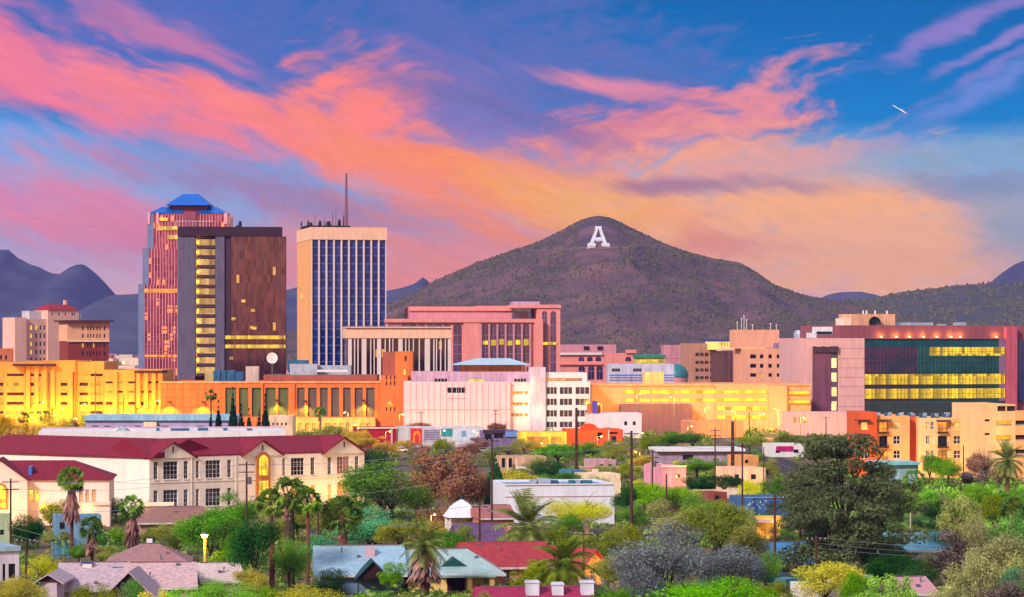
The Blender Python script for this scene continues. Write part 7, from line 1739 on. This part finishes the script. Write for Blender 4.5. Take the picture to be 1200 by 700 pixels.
pole('j', 781, 556, 616, 'short brown pole below the pink flat roofed house', arms=0)
pole('k', 838, 502, 574, 'reddish utility pole with two crossarms in front of the long shed', tr=True)
pole('l', 858.5, 494, 566, 'very thick dark pole before the rust pink hall', r=.42, arms=0)
pole('m', 870, 519, 610, 'tall dark pole before the blush coloured house', arms=1)
pole('n', 895, 524, 582, 'thin grey pole right of the blush coloured house', arms=0, r=.12)
pole('o', 908, 580, 690, 'brown pole standing before the golden yard house', arms=1)
pole('p', 956.5, 628, 705, 'dark utility pole in front of the big pine', arms=1)
pole('q', 1067, 602, 664, 'pale pole above the pale aqua roof', arms=0, r=.14, col=mat('pale_pole', (190, 176, 160)))
pole('r', 1129, 522, 566, 'thin pole before the orange apartments', arms=0, r=.14)
pole('s', 493.5, 482, 514, 'utility pole before the left half of the pale pink office', arms=1)
pole('t', 581, 480, 512, 'utility pole before the right half of the pale pink office', arms=2)
pole('u', 145, 463, 508, 'thin pole before the tan garage above the lilac warehouse', arms=0, r=.16)
pole('v', 878, 483, 512, 'thin pole before the lit parking decks', arms=0, r=.18)
pole('w', 968, 488, 520, 'dark pole before the low pink clinic wing', arms=1)
pole('x', 1096, 690, 760, 'brown pole carrying a street light at the lower right', arms=0, r=.14, Y=345, col=mat('rust_pole', (150, 84, 56)))
pole('y', 336, 487, 516, 'dark pole before the small cream hall', arms=2)
pole('z', 684, 622, 690, 'reddish pole with slanting stay beside the tallest date palm', arms=1, r=.13)
def wire(a, b, sag=1.2, r=.025, label='overhead wires strung between the poles', n=10):
    k = MB(); a, b = Vector(a), Vector(b); P_ = [a.lerp(b, i / n) - Vector((0, 0, 4 * sag * (i / n) * (1 - i / n))) for i in range(n + 1)]
    for p, q in zip(P_[:-1], P_[1:]): k.tube(p, q, r, r, 3, cap=False)
    return k
wm_ = mat('weathered_cable', (150, 146, 164), .5, var=0)
def span(k1, k2, dzs, label, r=.03, e1=None, e2=None, sag=1.4):
    a = e1 if e1 is not None else PO[k1][0] + Vector((0, 0, PO[k1][1])); c = e2 if e2 is not None else PO[k2][0] + Vector((0, 0, PO[k2][1]))
    for i, (dz_, off) in enumerate(dzs):
        o = wire(a + Vector((off, 0, dz_)), c + Vector((off, 0, dz_)), sag, r).build('overhead_wire', wm_); tag(o, label[i] if isinstance(label, (list, tuple)) else label, 'wire', 'overhead wires')
span('a', 'c', [(-.2, 0), (-1.4, 0), (-4.5, 0)], ['upper wire crossing the school front', 'second wire crossing the school front', 'lowest thick wire crossing the school front'])
span('a', 'c', [(-7, 0), (-8.2, .3)], ['wire low in front of the fan palms', 'lower twin wire in front of the fan palms'], e2=W3(300, 616, 420) , sag=.8)
span('c', 'e', [(-.3, 0), (-2, 0), (-5.2, 0)], ['wire from the school pole over the green mesquite', 'second wire over the green mesquite', 'low wire before the blue green trees'])
span('e', 'h', [(-.2, 0), (-1.6, 0)], ['wire over the white warehouse roof', 'second wire over the white warehouse roof'])
span('e', 'g', [(-1, 0), (-2.2, 0)], ['wire over the trees behind the white warehouse', 'lower wire over the trees behind the white warehouse'])
span('h', 'm', [(-.4, 0), (-3, 0)], ['wire over the bright green trees', 'lower wire over the bright green trees'])
span('d', 'f', [(-.3, 0), (-2.6, 0)], ['wire over the olive trees beside the pavilion', 'lower wire above the mint roofed bungalow'], sag=.8)
span('f', 'z', [(-.4, 0)], ['wire before the wide date palm'], sag=.6)
span('p', 'p', [(-.2, 0), (-.9, 0), (-1.5, 0)], ['top wire from the pine pole to the right edge', 'middle wire from the pine pole to the right edge', 'third wire from the pine pole to the right edge'], e2=W3(1290, 640, 400), sag=.8)
if 0: span('p', 'o', [(-.2, 0), (-1.0, 0)], ['wire between the pine pole and the golden yard house pole', 'lower wire between the pine pole and golden yard house pole'], sag=.3)
span('p', 'x', [(-5, 0)], ['lowest wire running before the dark tree and dusty rose roof'], e2=W3(1230, 670, 360), sag=.3)
span('k', 'm', [(-.2, 0), (-.6, 0)], ['wire above the long white roofed shed', 'second wire above the long white roofed shed'], sag=.4)

# ---------- street lamps that are burning
def street_lamp(px, row, pb, label, power, col=(1, .56, .1), arm=1.4, Y=None, pm=None, hr=.3, r=.1):
    Y = Y or gy(pb); s = Y / FP; p = Vector(((px - 600) * s, Y, 0)); h_ = CH + (HZ - row) * s; b_ = emp('street_lamp', p, label, 'street lamp', 'street lamps')
    k = MB(); k.tube(p, p + Vector((0, 0, h_)), r * 1.3, r, 8); k.build('pole', pm or M['metal'], b_)
    top = p + Vector((0, 0, h_)); hd = top + Vector((arm, -.4, .25))
    if arm: MB().tube(top, hd, .06, .05, 6).build('arm', pm or M['metal'], b_)
    k = MB(); k.lathe(hd + Vector((0, 0, -.05)), [(hr, 0), (hr * .9, .12), (.05, .3)], 12); k.build('lamp_head', M['metal'], b_)
    k = MB(); k.lathe(hd + Vector((0, 0, -.05)), [(.03, -.9 * hr), (hr * .6, -.7 * hr), (hr * .9, 0)], 12); k.build('lamp_glass', M['bulb'], b_)
    lamp(loc=hd + Vector((0, -.3, -hr - .45)), power=power, col=col, parent=b_, rad=.4)
    return b_
street_lamp(240, 628, 690, 'burning street lamp on a bright yellow pole between roofs and green trees', 1900, (1, .42, .03), 0, pm=mat('yellow_lamp_pole', (230, 170, 60), .6), hr=.55, r=.14)
street_lamp(1096, 689, 760, 'unlit looking street light with pale head at the lower right', 60, (1, .8, .6), 1.6, Y=344.6, hr=.4, r=.06)
LP = [(-12, 474, 'left of the tan garage, beyond the frame edge'), (22, 478, 'before the left bays of the tan garage'), (47, 472, 'before the dark canopy of the tan garage'), (70, 480, 'before the stair bay of the tan garage'), (96, 474, 'right before the lilac warehouse corner'), (128, 480, 'before the middle of the tan garage'), (165, 478, 'before the right end bay of the tan garage'), (182, 470, 'at the gap between garage and museum')]
for i, (x, y, lb) in enumerate(LP): street_lamp(x, y, 512, 'street lamp burning ' + lb, 10000, (1, .50, .01), 1.2, Y=1012 - (i % 2) * 14, r=.12)
for i, (x, y, Y, lb) in enumerate(((4, 488, 940, 'among the golden trees at the left edge'), (34, 490, 930, 'among the golden trees between both distant palms'), (60, 487, 945, 'among the golden trees right of both distant palms'), (86, 491, 935, 'among the golden trees left of the lilac warehouse'))): street_lamp(x, y, 0, 'low street lamp burning ' + lb, 5000, (1, .6, .01), 1.0, Y=Y, r=.1)
LP = [(408, 484, 962, 'before the museum arcade', 3500), (468, 486, 965, 'at the foot of the museum tower', 6000), (705, 474, 985, 'at the left end of the lit parking deck', 3500), (746, 462, 1000, 'above the plum hall', 5500), (790, 466, 1000, 'behind the right corner of the plum hall', 5500),
      (826, 478, 990, 'before the lit parking decks above the rust pink hall', 7000), (862, 482, 940, 'right of the rust pink hall', 6000), (890, 486, 960, 'before the stair panel of the parking deck', 8000), (912, 480, 960, 'between parking deck and clinic', 7000), (938, 490, 960, 'before the low pink clinic wing', 5000), (998, 492, 960, 'right of the low pink clinic wing', 4000),
      (516, 505, 860, 'before the mural row', 900), (560, 506, 850, 'at the end of the mural row', 1300), (748, 508, 860, 'below the white two storey shop', 1500), (640, 520, 800, 'between golden shop and sandy house', 1800), (700, 512, 850, 'before the tangerine restaurant', 2200), (420, 498, 850, 'above the golden tree', 3500), (452, 506, 830, 'before the crimson warehouse', 2500), (750, 530, 740, 'beside the golden lit tree', 1400), (806, 500, 900, 'before the rust pink hall', 2500)]
for i, (x, y, Y, lb, pw_) in enumerate(LP): street_lamp(x, y, 0, 'street lamp burning ' + lb, pw_, (1, .52, .03), 1.2 if i % 2 else -1.2, Y=Y, r=.1)
for (x, y, Y, pw_) in ((505, 604, 470, 900),): street_lamp(x, y, 0, 'low lamp burning orange above the skirted date palm', pw_, (1, .35, .05), .6, Y=Y, hr=.25)

# ---------- yard walls and fences
def yard(name, px0, Y0, px1, Y1, h_, m_, label, posts=True):
    f = Fr.px(px0, Y0, px1, Y1); U = f.u(px1); b_ = emp(name, f.p(U / 2, 0, 0), label, 'fence' if name == 'fence' else 'wall'); n_ = max(2, int(U / 2.4))
    if name == 'fence':
        k = MB()
        for i in range(int(U / .22)): k.box(f, i * .22, i * .22 + .17, .0, .03, .1, h_ - .05 + .04 * (i % 3))
        k.box(f, 0, U, -.06, -.005, h_ * .75, h_ * .75 + .09).box(f, 0, U, -.06, -.005, .35, .44); k.build('boards', m_, b_)
        for i in range(n_ + 1): MB().box(f, U * i / n_ - .06, U * i / n_ + .06, -.2, -.07, 0, h_ + .1).build('post', M['wood'], b_)
    else: MB().box(f, 0, U, -.2, 0, 0, h_ - .1).build('panel', m_, b_); MB().box(f, -.05, U + .05, -.25, .05, h_ - .1, h_).build('coping', M['cream'], b_)
bd = mat('weathered_boards', (142, 112, 96), .9, var=.3, scale=1.2)
yard('fence', 186, 402, 232, 406, 1.9, bd, 'weathered board fence right of the brown hipped roof')
yard('wall', 596, 470, 690, 474, 2.0, mat('pink_block', (206, 160, 150), var=.15), 'low pink block wall before the white warehouse')
yard('fence', 735, 545, 800, 548, 1.9, bd, 'board fence under the bright green trees below the pink house')
yard('wall', 812, 590, 876, 592, 1.8, M['cream'], 'cream yard wall below the blush coloured house')
yard('fence', 1040, 560, 1120, 566, 1.9, bd, 'board fence at the upper edge of the green slope')
yard('wall', 640, 700, 770, 700, 1.8, mat('tan_block', (190, 150, 120), var=.15), 'long tan yard wall below the dusty pink house')
yard('fence', 402, 445, 470, 447, 1.9, bd, 'board fence under the wide blue green tree')
yard('wall', 918, 455, 960, 456, 2.2, mat('gold_block', (226, 180, 110), var=.15), 'golden lit yard wall left of the pine trunk')  # block colour holds the golden lamp light

# ---------- parked cars
tyre = mat('tyre_rubber', (24, 22, 24), .9, var=0); cglass = mat('car_glass', (20, 24, 30), .06, var=0, spec=.9)
def car(x, y, rz, col, label):
    b_ = emp('parked_car', (x, y, 0), label, 'car', 'cars parked along the cross street'); b_.rotation_euler.z = rz; BASE[b_.name] = Vector((0, 0, 0)); f = Fr((0, 0), (1, 0), 1)
    k = MB(); prof = [(-2.2, .35), (2.2, .35), (2.25, .75), (2.0, .92), (1.05, .98), (.45, 1.42), (-1.1, 1.45), (-1.75, 1.0), (-2.2, .95)]; k.ext(f, prof, -.88, .88); k.build('body', mat('car_paint_' + col[0], col[1], .25, .2, var=0, spec=.6), b_)
    k = MB(); g_ = [(.92, 1.0), (.42, 1.36), (-1.05, 1.38), (-1.55, 1.02)]; k.ext(f, g_, -.90, .90); k.build('side_window', cglass, b_)
    for wx in (-1.35, 1.35):
        for wy in (-.8, .8): k = MB(); k.tube((wx, wy - .12, .34), (wx, wy + .12, .34), .34, .34, 12); k.build('wheel', tyre, b_)
    for wy in (-.6, .6): k = MB(); k.box(Fr((2.2, wy - .18), (0, 1), 1), 0, .36, .0, .06, .6, .78); k.build('headlight', M['white'], b_)
CP = {'white': (220, 220, 226), 'blue': (50, 80, 140), 'silver': (160, 164, 172), 'red': (150, 30, 34), 'black': (30, 30, 36), 'tan': (170, 150, 120)}
for x, y, c_, lb in ((-32, 836, 'white', 'white car parked before the pale blue mural'), (-26, 836, 'blue', 'blue car parked right of the white one before the murals'), (-8, 834, 'silver', 'silver car parked before the violet shops'), (-1, 836, 'red', 'red car parked before the violet shops'), (9, 836, 'black', 'black car parked before the golden shop'), (22, 846, 'white', 'white car parked before the tangerine restaurant'), (29, 846, 'tan', 'tan car parked before the tangerine restaurant'), (36, 737, 'white', 'white car parked on the avenue behind the butter coloured house'), (46, 737, 'silver', 'silver car parked on the avenue near the tall pole')):
    car(x, y, random.choice((0, math.pi)) + random.uniform(-.05, .05), (c_, CP[c_]), lb)

# ---------- the dusk air over the plain
hz = MB(); hz.box(Fr((-6000, -200), (1, 0), 0), 0, 12000, -10200, 0, -8, 345)
ho = hz.build('haze', [], None); hm = bpy.data.materials.new('haze_air'); hm.use_nodes = True; t = hm.node_tree; t.nodes.clear(); o_ = t.nodes.new('ShaderNodeOutputMaterial'); pv = t.nodes.new('ShaderNodeVolumePrincipled')
pv.inputs['Color'].default_value = lin((118, 134, 235)); pv.inputs['Density'].default_value = 4.5e-5; pv.inputs['Anisotropy'].default_value = 0.0; t.links.new(pv.outputs[0], o_.inputs['Volume']); ho.data.materials.append(hm); tag(ho, 'thin bluish violet dusk haze over the plain', kind='stuff')
